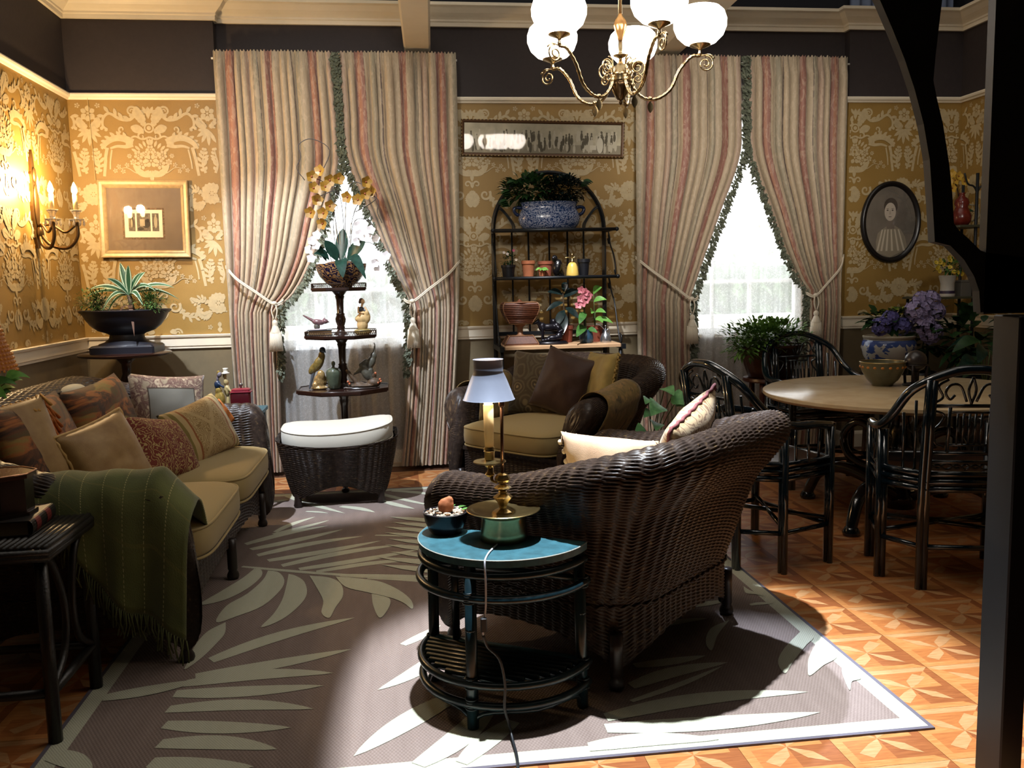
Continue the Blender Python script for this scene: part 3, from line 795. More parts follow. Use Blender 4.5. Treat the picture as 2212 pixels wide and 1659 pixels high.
def rug_mat(name, a, b, sx, sy):
    t = NT(name); co = t.coord()
    sp = t.node('SeparateXYZ'); t.inp(sp, 0, co)
    w1 = t.math('SINE', t.math('MULTIPLY', sp.outputs[0], sx)); w2 = t.math('SINE', t.math('MULTIPLY', sp.outputs[1], sy))
    h = t.math('MULTIPLY', w1, w2); n = t.noise(co, 150, 2, .7); n2 = t.noise(t.coord(scale=(4, .6, 1)), 6, 3)
    f = t.math('ADD', t.math('MULTIPLY_ADD', h, .18, .32), t.math('MULTIPLY', n2, .35))
    t.set('Base Color', t.mix(t.math('ADD', f, t.math('MULTIPLY_ADD', n, .3, -.15)), srgb(a), srgb(b)))
    t.set('Roughness', .85); t.set('Specular IOR Level', .25); t.bump(h, .35, .003); return t.mat
rug_m = rug_mat('rug_ground', '#5c4c46', '#95867e', 520, 300); leaf_m = rug_mat('rug_leaf', '#a3a28c', '#c2c4b2', 700, 500); bind_m = mat('rug_binding', '#5a5560', .8)
RX0, RX1, RY0, RY1, RZ = -1.17, 1.648, 2.475, 6.2, .006
rug = thing('palm_leaf_rug', 'brown rug with large pale palm leaf pattern and pale border', 'rug', ((RX0+RX1)/2, (RY0+RY1)/2, 0))
m = MB(); m.box(RX0+.014, RX1-.014, RY0+.014, RY1-.014, .0012, RZ); m.build('rug_field', rug_m, rug, False, True)
m = MB()
for a in ((RX0, RX1, RY0, RY0+.014), (RX0, RX1, RY1-.014, RY1), (RX0, RX0+.014, RY0+.014, RY1-.014), (RX1-.014, RX1, RY0+.014, RY1-.014)): m.box(*a, .0012, RZ+.001)
m.build('rug_binding', bind_m, rug, False, True)
m = MB(); bw = .075; z = RZ+.0004
for a in ((RX0+.014, RX1-.014, RY0+.014, RY0+bw), (RX0+.014, RX1-.014, RY1-bw, RY1-.014), (RX0+.014, RX0+bw, RY0+bw, RY1-bw), (RX1-bw, RX1-.014, RY0+bw, RY1-bw)):
    m.add([(a[0], a[2], z), (a[1], a[2], z), (a[1], a[3], z), (a[0], a[3], z)], [(0, 1, 2, 3)])
m.build('rug_border', leaf_m, rug, False, True)
m = MB(); k = 0
def rug_ok(pts): return all(RX0+.02 < p[0] < RX1-.02 and RY0+.02 < p[1] < RY1-.02 for p in pts)
for x0, y0, x1, y1, wd in RUG_BLADE:
    d = V(x1-x0, y1-y0, 0); n = V(-d.y, d.x, 0).normalized(); k += 1
    L = []; Rr = []
    for i in range(13):
        t = i/12; ww = wd*.5*sin(pi*min(1, .18+.82*t))**.75; c = V(x0, y0, 0)+d*t+n*(.06*d.length*sin(pi*t)*(1 if k % 2 else -.4))
        L.append(c+n*ww); Rr.append(c-n*ww)
    m = MB()
    for i in range(12):
        q = [L[i], L[i+1], Rr[i+1], Rr[i]]
        if rug_ok(q): m.add([V(p.x, p.y, RZ+.0006+k*.00004) for p in q], [(0, 1, 2, 3)])
    if m.v: weld(m.build('leaf_motif', leaf_m, rug, False, True))
for pl in RUG_POLY:
    k += 1; pts = bez([(x, y, 0) for x, y in pl]+[(pl[0][0], pl[0][1], 0)], 40)[:-1]
    if rug_ok(pts): m = MB(); m.add([V(p.x, p.y, RZ+.0006+k*.00004) for p in pts], [tuple(range(len(pts)))]); m.build('leaf_motif', leaf_m, rug, False, True)
# mirrored fronds under the furniture and towards the window
m = MB(); rr = random.Random(5)
for cx, cy, sgn in ((1.25, 4.9, -1), (.35, 4.7, 1)):
    for j in range(9):
        bx, by = cx, cy-.5+.12*j; L_ = .5+.1*rr.random(); n = V(.35, sgn*.9, 0).normalized()
        d = V(-sgn*.9, .5, 0).normalized()*L_; sd = V(-d.y, d.x, 0).normalized()
        pts = [V(bx, by, 0)+d*t+sd*(.04*sin(pi*t)**.8*s_) for s_, ts in ((1, (0, .25, .5, .75, 1)), (-1, (.75, .5, .25))) for t in ts]
        if rug_ok(pts): k += 1; m = MB(); m.add([V(p.x, p.y, RZ+.0006+k*.00004) for p in pts], [tuple(range(len(pts)))]); m.build('leaf_motif', leaf_m, rug, False, True)
# ================================================================ teal half-round table
teal_m = mat('teal_paint', '#2c5560', .4, var=.3, vs=25, bump=.15, bs=80)
tdark_m = mat('dark_teal_rattan', '#0f2228', .3, var=.3, vs=30)
chip_m = mat('chipped_paint', '#8f938c', .6)
hrz = atan2(-.31, .523)
ht = thing('half_round_table', 'teal half round rattan side table in front of the wicker armchair', 'side table', (.336, 2.965, .0095), hrz)
R0 = .30
def arc(r, n=20, a0=pi, a1=2*pi): return [(r*cos(a0+(a1-a0)*i/n), r*sin(a0+(a1-a0)*i/n)) for i in range(n+1)]
m = MB(); m.prism(arc(R0), .545, .571); m.build('table_top', teal_m, ht, sharp=None)
m = MB(); m.tube([(x, y, .569) for x, y in arc(R0+.0005, 40)], .0022, 4); m.build('worn_edge', chip_m, ht)
legs = [(R0*.94, -.02), (-R0*.94, -.02), (0, -R0*.95), (-R0*.67, -R0*.67), (R0*.1, -.02), (-R0*.62, -.02)]
for x, y in legs[:3]:
    m = MB(); m.tube([(x*1.01, y*1.01, 0), (x, y, .2), (x*.985, y*.985, .545)], .0195, 10)
    for z in (.1, .33, .45): m.lathe([(.017, -.006), (.0195, 0), (.017, .006)], 10, (x, y, z))
    m.build('leg', tdark_m, ht, True)
for x, y in ((-R0*.62, -.03), (-R0*.40, -.03)):
    m = MB(); m.tube([(x, y, .17), (x, y, .545)], .014, 8); m.build('back_post', tdark_m, ht, True)
for z, k in ((.515, .97), (.44, 1.0), (.155, 1.01), (.085, 1.0)):
    m = MB(); m.tube([(x, y, z) for x, y in arc(R0*k, 24)], .014, 8); m.tube([(-R0*k, 0, z), (R0*k, 0, z)], .012, 8); m.build('rail', tdark_m, ht, True)
for x, y in legs[:3]:
    for z in (.44, .155, .085):
        m = MB(); n = V(x, y, 0).normalized()
        for q in range(5): m.tube([(x+n.x*.006+.019*cos(a), y+n.y*.006+.019*sin(a), z-.016+.008*q) for a in [2*pi*i/12 for i in range(12)]], .004, 5, closed=True)
        m.build('binding', tdark_m, ht, True)
for i in range(9):
    y = -.025-.03*i; hw = sqrt(max(0, (R0*.95)**2-y*y))
    m = MB(); m.tube([(-hw, y, .165), (hw, y, .165)], .0125, 8); m.build('shelf_slat', teal_m if i == 0 else tdark_m, ht, True)
for sx in (-1, 1):
    m = MB(); m.tube(bez([(0, -R0*.95, .02), (sx*.05, -R0*.93, .055), (sx*.2, -R0*.72, .065), (sx*.27, -.06, .05), (sx*.28, -.03, .01)], 14), .008, 6); m.build('foot_brace', tdark_m, ht, True)
HM = Matrix.Translation((.336, 2.965, .009)) @ Matrix.Rotation(hrz, 4, 'Z')
# ---- candlestick lamp on it
brass_m = mat('aged_brass', '#b39d6c', .28, 1, var=.15, vs=30); bronze_m = mat('dark_bronze', '#4a3020', .35, .8)
tin_m = mat('painted_tin_shade', '#8f96a8', .4, .3, var=.06, vs=10); candle_m = mat('candle_sleeve', '#e8cf96', .6)
bulb_m = mat('warm_bulb', '#fff2d8', .5, emit='#ffd9a0', est=40)
lx, ly, lz = .325, 2.90, .580
lamp = thing('candlestick_lamp', 'brass candlestick lamp with grey tin shade on the teal half round table', 'lamp', (lx, ly, lz))
m = MB(); m.lathe([(.0, 0), (.077, .0), (.08, .006), (.079, .03), (.074, .075), (.077, .083), (.108, .10), (.122, .108), (.126, .112), (.124, .115), (.11, .109), (.07, .094), (.03, .092), (.0, .092)], 40); m.build('drip_pan', brass_m, lamp, True, sharp=.7)
m = MB(); m.lathe([(.04, .09), (.036, .1), (.022, .112), (.013, .118), (.013, .13), (.017, .14), (.02, .155), (.035, .185), (.022, .2), (.014, .208), (.016, .216), (.012, .222), (.018, .23), (.03, .24), (.022, .252), (.012, .26), (.012, .268), (.02, .274), (.0265, .288), (.0265, .3), (.02, .314), (.008, .321)], 8); m.build('baluster', brass_m, lamp, True, sharp=.35)
m = MB(); m.tube([(0, 0, .32), (.003, 0, .58)], .0058, 8); m.lathe([(.009, .555), (.0105, .56), (.0105, .635), (.007, .64), (.007, .645), (.0105, .652), (.011, .662), (.006, .672), (.0, .675)], 12, (.003, 0, 0)); m.build('rod', bronze_m, lamp, True)
m = MB(); m.tube(bez([(-.018, 0, .27), (-.035, .01, .285), (-.033, .02, .33), (-.036, .022, .37)], 10), .006, 8); m.build('arm', brass_m, lamp, True)
cxl, cyl_ = -.04, .022
m = MB(); m.lathe([(.012, .30), (.017, .31), (.008, .33), (.008, .345), (.015, .352), (.022, .368), (.05, .374), (.056, .379), (.055, .383), (.03, .385), (.017, .389), (.018, .42), (.02, .424), (.016, .428), (.02, .432), (.017, .44)], 24, (cxl, cyl_, 0)); m.build('candle_socket', brass_m, lamp, True, sharp=.6)
m = MB(); m.lathe([(.015, .438), (.017, .5), (.0175, .56), (.0, .56)], 18, (cxl, cyl_, 0)); m.build('candle_sleeve', candle_m, lamp, True)
m = MB(); m.lathe([(.012, .56), (.02, .575), (.021, .595), (.012, .62), (0, .63)], 14, (cxl, cyl_, 0)); m.build('bulb', bulb_m, lamp, True)
m = MB()
sh = [(.088, .575), (.086, .578), (.062, .655), (.05, .685), (.0495, .725), (.0515, .728)]
m.lathe(sh+[(r-.0015, z) for r, z in reversed(sh)], 40, (cxl+.003, cyl_, 0), cap=False); m.build('shade', tin_m, lamp, True, sharp=.6)
m = MB(); m.box(-.014, .006, -.004, .02, .585, .628); m.build('shade_bracket', bronze_m, lamp)
ZM = [(0, 0), (.095, .095), (.29, .207), (.32, .228), (.384, .268), (.44, .315), (.575, .478), (.675, .56), (.73, .615)]
for c_ in lamp.children:
    for v_ in c_.data.vertices:
        zz = v_.co.z
        for (a_, b_), (d_, e_2) in zip(ZM, ZM[1:]):
            if zz <= d_: v_.co.z = b_+(e_2-b_)*(zz-a_)/(d_-a_); break
point('lamp_bulb_light', (lx+cxl, ly+cyl_, lz+.53), 3.0, (1, .72, .42), .02)
cordw = mat('pale_wire', '#b9bcc4', .4); cordk = mat('black_cable', '#16181c', .45)
lc = thing('lamp_cord', 'pale wire hanging from the candlestick lamp over the teal table edge', 'cord', (.26, 2.69, .3))
m = MB(); m.tube(bez([(.30, 2.84, .584), (.262, 2.755, .584), (.243, 2.695, .583), (.237, 2.672, .57), (.238, 2.668, .5), (.236, 2.668, .43), (.226, 2.668, .37), (.226, 2.668, .34)], 40), .0032, 6); m.build('wire', cordw, lc, True, True)
m = MB(); m.bbox(-.01, .01, -.008, .008, .355, .40, .003, Matrix.Translation((.228, 2.662, 0))); m.build('inline_switch', cordk, lc, False, True)
m = MB(); m.tube(bez([(.226, 2.668, .34), (.24, 2.668, .30), (.275, 2.66, .26), (.29, 2.655, .18), (.287, 2.652, .1), (.30, 2.65, .045), (.305, 2.60, .016), (.305, 2.5, .014), (.29, 2.4, .014), (.24, 2.31, .014), (.2, 2.25, .012)], 60), .005, 6); m.build('cable', cordk, lc, True, True)
# ---- gravel pot
pot = thing('gravel_pot', 'small black pot of gravel with a reddish rock on the teal table', 'pot', (.135, 3.02, .580))
m = MB(); m.lathe([(.0, 0), (.05, 0), (.06, .012), (.072, .04), (.077, .065), (.079, .075), (.075, .077), (.07, .07), (.0, .066)], 28); m.build('bowl', mat('black_glaze', '#17151a', .25), pot, True, sharp=.8)
m = MB(); r = random.Random(3)
for i in range(150):
    a, q = r.uniform(0, 6.28), .066*sqrt(r.random()); m.mi = r.choice((0, 0, 1, 2)); m.ell((q*cos(a), q*sin(a), .068+r.uniform(0, .008)), (r.uniform(.004, .008), r.uniform(.004, .008), .004), 6, 4)
m.build('gravel', [mat('gravel_pale', '#c9b79c', .8), mat('gravel_brown', '#6b4a2c', .8), mat('gravel_grey', '#7d776c', .8)], pot, True)['kind'] = 'stuff'
m = MB(); m.ell((.002, .0, .095), (.03, .015, .03), 8, 6, Matrix.Rotation(.4, 3, 'Y')); m.ell((.014, .0, .112), (.016, .012, .018), 6, 5)
rk = m.build('rock', mat('red_rock', '#a8643c', .75, var=.2, vs=60), pot); remesh(rk, .004, 1)
m = MB()
for a in (.2, .7, 1.2): m.leaf((.05*cos(a), .05*sin(a), .072), (cos(a), sin(a), .35), (0, 0, 1), .06, .022, .3)
m.build('leaf', mat('green_leaf', '#3f6b2c', .5, var=.3, vs=30), pot, True)
# ================================================================ dining table
top_m = NT('cream_stone_top'); _n = top_m.noise(top_m.coord(), 5, 5, .6, .6)
top_m.set('Base Color', top_m.ramp(_n, [(.3, srgb('#bba27c')), (.7, srgb('#d2bc98'))])); top_m.set('Roughness', .22); top_m = top_m.mat
lac_m = mat('black_lacquer', '#0b1014', .18, coat=.6); lac2_m = mat('dark_blue_lacquer', '#0c1a22', .15, coat=.8)
dt = thing('dining_table', 'round dining table with a cream stone top and black pedestal', 'table', (2.95, 4.86, 0))
m = MB(); m.lathe([(0, .715), (.74, .715), (.785, .722), (.802, .738), (.8, .755), (.785, .763), (0, .765)], 72); m.build('table_top', top_m, dt, True, sharp=.8)
m = MB(); m.lathe([(.09, .05), (.1, .12), (.06, .2), (.075, .3), (.11, .42), (.08, .52), (.06, .6), (.16, .70), (.3, .714)], 24); m.build('pedestal', lac_m, dt, True)
for k in range(4):
    a = radians(35+90*k); c, s = cos(a), sin(a)
    m = MB(); m.tube([(c*x, s*x, z) for x, z in [(p.x, p.y) for p in bez([(.06, .13, 0), (.2, .2, 0), (.38, .24, 0), (.52, .19, 0), (.58, .09, 0), (.6, .03, 0)], 20)]], [.045-.012*i/20 for i in range(21)], 8)
    m.lathe([(.045, 0), (.05, .02), (.035, .045), (.03, .05)], 12, (c*.6, s*.6, 0)); m.build('scroll_foot', lac_m, dt, True)
    m = MB(); m.tube([(c*x, s*x, z) for x, z in [(p.x, p.y) for p in bez([(.08, .3, 0), (.2, .27, 0), (.33, .33, 0), (.36, .45, 0), (.28, .54, 0), (.18, .5, 0), (.19, .43, 0)], 24)]], .026, 8); m.build('scroll_bracket', lac_m, dt, True)
bowl = thing('patterned_bowl', 'grey green bowl with an orange spotted band on the dining table', 'bowl', (2.93, 5.05, .765))
m = MB(); m.lathe([(0, 0), (.05, 0), (.052, .008), (.075, .03), (.098, .07), (.108, .1), (.112, .125), (.109, .125), (.104, .1), (.09, .06), (.05, .018), (0, .014)], 40); m.build('bowl', mat('olive_glaze', '#5c5a44', .3, var=.15, vs=40), bowl, True, sharp=1)
for k in range(18):
    a = 2*pi*k/18; m = MB(); m.ell((.1045*cos(a), .1045*sin(a), .098), (.0095, .0095, .0075), 8, 5); m.build('orange_spot', mat('orange_glaze', '#b8742c', .4), bowl, True)
m = MB(); m.tube([(.1105*cos(2*pi*i/40), .1105*sin(2*pi*i/40), .122) for i in range(40)], .003, 6, closed=True); m.build('gold_rim', brass_m, bowl, True)
ball = thing('beaded_ball', 'small brown beaded ball inside the spotted bowl', 'ornament', (2.915, 5.05, .785))
m = MB(); m.ell((0, 0, .045), .044); m.build('core', mat('bead_core', '#3a2714', .7), ball, True)
m = MB()
for j in range(1, 12):
    t = pi*j/12; n = max(4, int(26*sin(t)))
    for k in range(n): m.ell((.045*sin(t)*cos(2*pi*k/n+j), .045*sin(t)*sin(2*pi*k/n+j), .045-.045*cos(t)), .0042, 6, 4)
m.build('beads', mat('bead_gold', '#a07a44', .4), ball, True)['kind'] = 'stuff'
orb = thing('sphere_on_stand', 'dark sphere on a four legged metal stand on the dining table', 'ornament', (3.115, 5.0, .765))
m = MB(); m.ell((0, 0, .125), .054, 24, 16); m.build('sphere', mat('dark_stone', '#332d2c', .3, var=.25, vs=25), orb, True)
iron = mat('dark_iron', '#2b2320', .5, .5)
m = MB(); m.lathe([(0, 0), (.06, 0), (.062, .006), (.055, .01), (0, .01)], 28); m.build('base', iron, orb, True, sharp=.7)
m = MB(); m.tube([(.055*cos(2*pi*i/28), .055*sin(2*pi*i/28), .105) for i in range(28)], .004, 6, closed=True); m.build('ring', iron, orb, True)
for k in range(4): a = radians(45+90*k); m = MB(); m.tube([(.048*cos(a), .048*sin(a), .008), (.055*cos(a), .055*sin(a), .105)], .007, 6); m.build('leg', iron, orb, True)
m = MB(); m.lathe([(.03, .01), (.012, .02), (.012, .065), (.02, .072), (0, .073)], 14); m.build('core', iron, orb, True)
for o_ in (bowl, ball, orb): o_.scale = (1.2, 1.2, 1.2)
# ================================================================ lacquered rattan chairs
def dining_chair():
    root = thing('rattan_dining_chair', 'x', 'chair', (0, 0, 0), 0, 'lacquered rattan dining chairs')
    L = [(-.17, .25), (.17, .25), (-.31, .08), (.31, .08), (-.28, -.24), (.28, -.24)]; loop = [0, 1, 3, 5, 4, 2]
    for i, (x, y) in enumerate(L):
        top = 1.0 if i < 2 else (.72 if i < 4 else .70)
        m = MB(); lean = .07 if i < 2 else 0
        for dx in (-.011, .011): m.tube([(x+dx, y, 0), (x+dx, y, .5), (x+dx, y+lean*.5, .75), (x+dx, y+lean, top-.02)] if i < 2 else [(x+dx, y, 0), (x+dx, y, top)], .0165, 8)
        m.build('leg', lac2_m, root, True)
    for z in (.47, .505, .54):
        m = MB()
        for a, b in zip(loop, loop[1:]+loop[:1]): m.tube([(*L[a], z), (*L[b], z)], .016, 8)
        m.build('seat_rail', lac2_m, root, True)
    m = MB(); m.prism([(L[i][0]*.95, L[i][1]*.95) for i in reversed(loop)], .515, .55); m.build('seat', lac_m, root)
    for a, b in zip(loop, loop[1:]+loop[:1]):
        m = MB(); m.tube([(*L[a], .2), (*L[b], .2)], .0125, 8); m.build('stretcher', lac2_m, root, True)
    for a, b in ((4, 3), (5, 2)):
        m = MB(); m.tube([(*L[a], .23), (*L[b], .23)], .012, 8); m.build('stretcher', lac2_m, root, True)
    # continuous bow: arm fronts, round the sides, up over the back
    bow = bez([(-.27, -.26, .70), (-.32, -.1, .725), (-.325, .06, .735), (-.30, .18, .80), (-.24, .28, .93), (-.1, .33, 1.01), (0, .335, 1.025), (.1, .33, 1.01), (.24, .28, .93), (.30, .18, .80), (.325, .06, .735), (.32, -.1, .725), (.27, -.26, .70)], 60)
    m = MB(); m.tube(bow, .021, 10); m.build('bow_rail', lac2_m, root, True)
    def by(z): return .25+.07*max(0, (z-.5))/.5
    for z in (.60, .64, .86):
        m = MB(); m.tube([(-.16, by(z), z), (.16, by(z), z)], .009, 6); m.build('back_rail', lac2_m, root, True)
    for x in (-.085, .085): m = MB(); m.tube([(x, by(.64), .64), (x, by(.86), .86)], .008, 6); m.build('fret_bar', lac2_m, root, True)
    for x in (-.05, -.025, 0, .025, .05): m = MB(); m.tube([(x, by(.68), .68), (x, by(.83), .83)], .005, 6); m.build('fret_bar', lac2_m, root, True)
    for z in (.68, .83): m = MB(); m.tube([(-.085, by(z), z), (.085, by(z), z)], .006, 6); m.build('fret_bar', lac2_m, root, True)
    for sx in (-1, 1):
        for pts in ([(.02, .88), (.05, .95), (.09, .955), (.11, .92), (.09, .89), (.07, .91)], [(.16, .87), (.12, .90), (.14, .95), (.10, .98)], [(.155, .84), (.11, .82), (.12, .78), (.15, .74), (.14, .69), (.1, .67)], [(.0, .565), (.04, .585), (.08, .565), (.12, .585), (.155, .565)], [(.0, .59), (.04, .57), (.08, .592), (.12, .57), (.155, .592)], [(0, .87), (.015, .93), (0, .99)]):
            m = MB(); m.tube(bez([(sx*x, by(z), z) for x, z in pts], 22), .006, 6); m.build('scroll', lac2_m, root, True)
        for y in (.0, -.08, -.16): m = MB(); m.tube([(sx*(.285+.02*(y > -.1)), y, .54), (sx*.30, y, .72)], .007, 6); m.build('spindle', lac2_m, root, True)
        for x, y, z in ((.2, .2, .86), (.24, .16, .8)): m = MB(); m.tube([(sx*x, y, .54), (sx*(x+.02), y+.07, z+.02)], .007, 6); m.build('spindle', lac2_m, root, True)
    return root
ch = dining_chair()
ch['label'] = 'black lacquered rattan chair nearest the dark post at the dining table'
ch.location = (2.57, 3.85, 0); ch.rotation_euler.z = radians(164)
for lb, lo, a in (('black lacquered rattan chair between the wicker armchair and the dining table', (1.80, 4.30, 0), radians(107)), ('black lacquered rattan chair behind the dining table below the window', (2.88, 5.82, 0), radians(0))):
    c = copy_tree(ch); c['label'] = lb; c.location = lo; c.rotation_euler.z = a
# ================================================================ rattan end table, book, box
et_m = mat('dark_rattan', '#191512', .4, var=.35, vs=40, bump=.3, bs=120)
et = thing('rattan_end_table', 'dark rattan end table at the near end of the sofa', 'end table', (-1.42, 3.06, 0))
m = MB()
X0, X1, Y0_, Y1_ = -1.72, -1.115, 2.83, 3.28
for i in range(30): x = X0+(X1-X0)*(i+.5)/30; m.tube([(x, Y0_, .655), (x, Y1_, .655)], .0105, 6)
for z in (.625, .64): m.tube([(X0, Y0_, z), (X1, Y0_, z), (X1, Y1_, z), (X0, Y1_, z)], .014, 8, closed=True)
m.build('table_top', et_m, et, True, True)
for x in (X0+.03, X1-.035):
    for y in (Y0_+.03, Y1_-.03):
        m = MB(); m.tube([(x, y, 0), (x, y, .63)], [.022, .02], 10); m.build('leg', et_m, et, True, True)
for y in (Y0_+.03, Y1_-.03): m = MB(); m.tube([(X0+.03, y, .17), (X1-.035, y, .17)], .016, 8); m.build('stretcher', et_m, et, True, True)
x = X1-.035
m = MB(); m.tube([(x, Y0_+.03, .17), (x, Y1_-.03, .17)], .016, 8); m.build('stretcher', et_m, et, True, True)
m = MB(); m.tube(bez([(x, Y0_+.05, .18), (x, Y0_+.16, .26), (x, Y0_+.19, .4), (x, Y0_+.12, .56), (x, Y0_+.05, .62)], 24), .013, 8); m.build('bent_brace', et_m, et, True, True)
m = MB(); m.tube(bez([(x, Y1_-.05, .18), (x, Y1_-.16, .26), (x, Y1_-.19, .4), (x, Y1_-.14, .56), (x, Y1_-.04, .62)], 24), .013, 8); m.build('bent_brace', et_m, et, True, True)
def book(label, loc, rz, w_, d_, h_, cov, bands=False, pg='#6d6048'):
    b = thing('book', label, 'book', loc, rz)
    m = MB(); m.box(-w_/2+.005, w_/2-.006, -d_/2+.005, d_/2-.005, .004, h_-.004); m.build('pages', mat('pages_'+pg, pg, .8), b)
    m = MB(); m.box(-w_/2, w_/2, -d_/2, d_/2, 0, .004); m.box(-w_/2, w_/2, -d_/2, d_/2, h_-.004, h_)
    n = 8; vs = []
    for i in range(n+1): a = -pi/2+pi*i/n; vs += [V(w_/2+.012*cos(a), -d_/2, h_/2+h_/2*sin(a)), V(w_/2+.012*cos(a), d_/2, h_/2+h_/2*sin(a))]
    m.add(vs, [(2*i, 2*i+2, 2*i+3, 2*i+1) for i in range(n)]); m.build('cover', cov, b)
    if bands:
        for y in (-.06, .045):
            m = MB(); vs = []
            for i in range(n+1): a = -pi/2+pi*i/n; vs += [V(w_/2+.0135*cos(a), y-.022, h_/2+h_/2*sin(a)), V(w_/2+.0135*cos(a), y+.022, h_/2+h_/2*sin(a))]
            m.add(vs, [(2*i, 2*i+2, 2*i+3, 2*i+1) for i in range(n)]); m.build('spine_label', mat('red_label', '#6a2220', .5), b)
    return b
book('thick dark book with red spine labels on the rattan end table', (-1.37, 3.06, .666), radians(4), .3, .24, .05, mat('dark_leather', '#1d1a18', .45), True)
bx = thing('octagonal_box', 'dark wooden octagonal box standing on the thick book', 'box', (-1.345, 3.06, .716))
oc = lambda r: [(r*cos(pi/8+k*pi/4), r*.82*sin(pi/8+k*pi/4)) for k in range(8)]
bxm = mat('dark_walnut', '#1e1310', .25, coat=.3)
m = MB(); m.prism(oc(.118), 0, .012); m.prism(oc(.108), .012, .125); m.build('body', bxm, bx)
m = MB(); m.prism(oc(.12), .125, .14); m.build('lid', mat('walnut_lid', '#3a2218', .2, coat=.4), bx)
m = MB(); m.tube([(*p, .14) for p in oc(.121)], .0035, 6, closed=True); m.build('lid_rim', mat('copper_rim', '#b08468', .25, .9), bx, True)
# ================================================================ cushions, throw, covers
def cloth(name, cols, kind='plain', sc=8, rough=.85, bumpy=.2):
    """woven fabrics; patterns run over the cushion's own uv"""
    t = NT(name); uv = t.node('UVMap').outputs[0]; t.set('Roughness', rough); t.set('Sheen Weight', .15); t.set('Specular IOR Level', .3)
    c = [srgb(x) for x in cols]
    def nz(s, d=3, r=.55, di=0): return t.noise(uv, s, d, r, di)
    if kind == 'plain': col = t.ramp(nz(4), [(.3, c[0]), (.7, c[1])])
    elif kind == 'paisley':
        v = t.node('TexVoronoi'); v.feature = 'F1'; t.inp(v, 'Vector', t.mix(.12, uv, t.node('TexNoise', i_Vector=uv, i_Scale=3.).outputs[1])); v.inputs['Scale'].default_value = sc
        w = t.math('SINE', t.math('MULTIPLY', v.outputs['Distance'], 26.))
        col = t.mix(t.ramp(w, [(.1, (0, 0, 0, 1)), (.35, (1, 1, 1, 1))]), c[0], t.ramp(v.outputs['Distance'], [(.05, c[2]), (.3, c[1]), (.6, c[3 % len(c)])]))
    elif kind == 'tapestry':
        n = nz(sc, 5, .6, 1.5); w = t.node('TexWave', wave_type='RINGS'); t.inp(w, 'Vector', uv); w.inputs['Scale'].default_value = sc*.45; w.inputs['Distortion'].default_value = 9; w.inputs['Detail'].default_value = 3
        a = t.ramp(n, [(.3, c[0]), (.42, c[1]), (.52, c[2]), (.62, c[3]), (.72, c[0])]); col = t.mix(t.ramp(w.outputs[1], [(.45, (0, 0, 0, 1)), (.6, (.7, .7, .7, 1))]), a, c[1])
    elif kind == 'scroll':
        w = t.node('TexWave', wave_type='BANDS'); t.inp(w, 'Vector', uv); w.inputs['Scale'].default_value = sc; w.inputs['Distortion'].default_value = 22; w.inputs['Detail'].default_value = 2; w.inputs['Detail Scale'].default_value = 1.6
        col = t.mix(t.ramp(w.outputs[1], [(.72, (0, 0, 0, 1)), (.8, (1, 1, 1, 1))]), c[0], c[1])
    elif kind == 'framed':        # contrasting centre panel with a figured border
        sp = t.node('SeparateXYZ'); t.inp(sp, 0, uv)
        d = t.math('MAXIMUM', t.math('ABSOLUTE', t.math('SUBTRACT', sp.outputs[0], .5)), t.math('ABSOLUTE', t.math('SUBTRACT', sp.outputs[1], .5)))
        bord = t.ramp(nz(sc, 4, .6, 1), [(.35, c[0]), (.5, c[1]), (.62, c[2])])
        col = t.mix(t.math('LESS_THAN', d, .3), bord, c[3]); col = t.mix(t.math('COMPARE', d, .3, .008), col, srgb('#3a2e20'))
    elif kind == 'medallion':
        sp = t.node('SeparateXYZ'); t.inp(sp, 0, uv); u, v_ = sp.outputs[0], sp.outputs[1]
        w = t.node('TexWave', wave_type='BANDS'); t.inp(w, 'Vector', uv); w.inputs['Scale'].default_value = 9; w.inputs['Distortion'].default_value = 26; w.inputs['Detail'].default_value = 2
        fig = t.mix(t.ramp(w.outputs[1], [(.5, (0, 0, 0, 1)), (.6, (1, 1, 1, 1))]), c[0], c[1])
        du = t.math('ABSOLUTE', t.math('SUBTRACT', u, .5)); dv = t.math('ABSOLUTE', t.math('SUBTRACT', v_, .5))
        x = t.math('LESS_THAN', t.math('ABSOLUTE', t.math('SUBTRACT', t.math('MULTIPLY', du, 1.75), dv)), .05)
        col = t.mix(x, fig, c[0]); col = t.mix(t.math('GREATER_THAN', du, .285), col, c[2]); col = t.mix(t.math('GREATER_THAN', du, .31), col, c[0])
        col = t.mix(t.math('GREATER_THAN', du, .37), col, c[3]); col = t.mix(t.math('GREATER_THAN', du, .42), col, c[0]); col = t.mix(t.math('GREATER_THAN', du, .46), col, c[3])
    t.set('Base Color', col)
    if bumpy: t.bump(nz(90, 2), bumpy, .004)
    return t.mat
def frame(center, f, lean=0, roll=0):
    """matrix of a cushion that stands facing horizontal direction f, leaning back, rolled in its own plane"""
    th = atan2(f[0], -f[1])
    return Matrix.Translation(center) @ Matrix.Rotation(th, 4, 'Z') @ Matrix.Rotation(-lean, 4, 'X') @ Matrix.Rotation(roll, 4, 'Y')
def pillow_geo(mb, W, H, T, M, seed=0, n=22, sag=.05):
    for side in (-1, 1):
        def fn(u, v):
            a, b = (2*u-1), (2*v-1)
            k = max(0, (1-abs(a)**2.4)*(1-abs(b)**2.4))**.5
            x = W/2*a*(1-.07*(1-b*b)*abs(a)**2); z = H/2*b*(1-.07*(1-a*a)*abs(b)**2)
            nn = noise.noise(V(a*1.6+seed, b*1.6, seed*1.3))*.16+noise.noise(V(a*4+seed, b*4, seed))*.06
            y = side*(T/2*k*(1+nn))-(sag*0)
            return M @ V(x, y, z)
        mb.grid(fn, n, n)
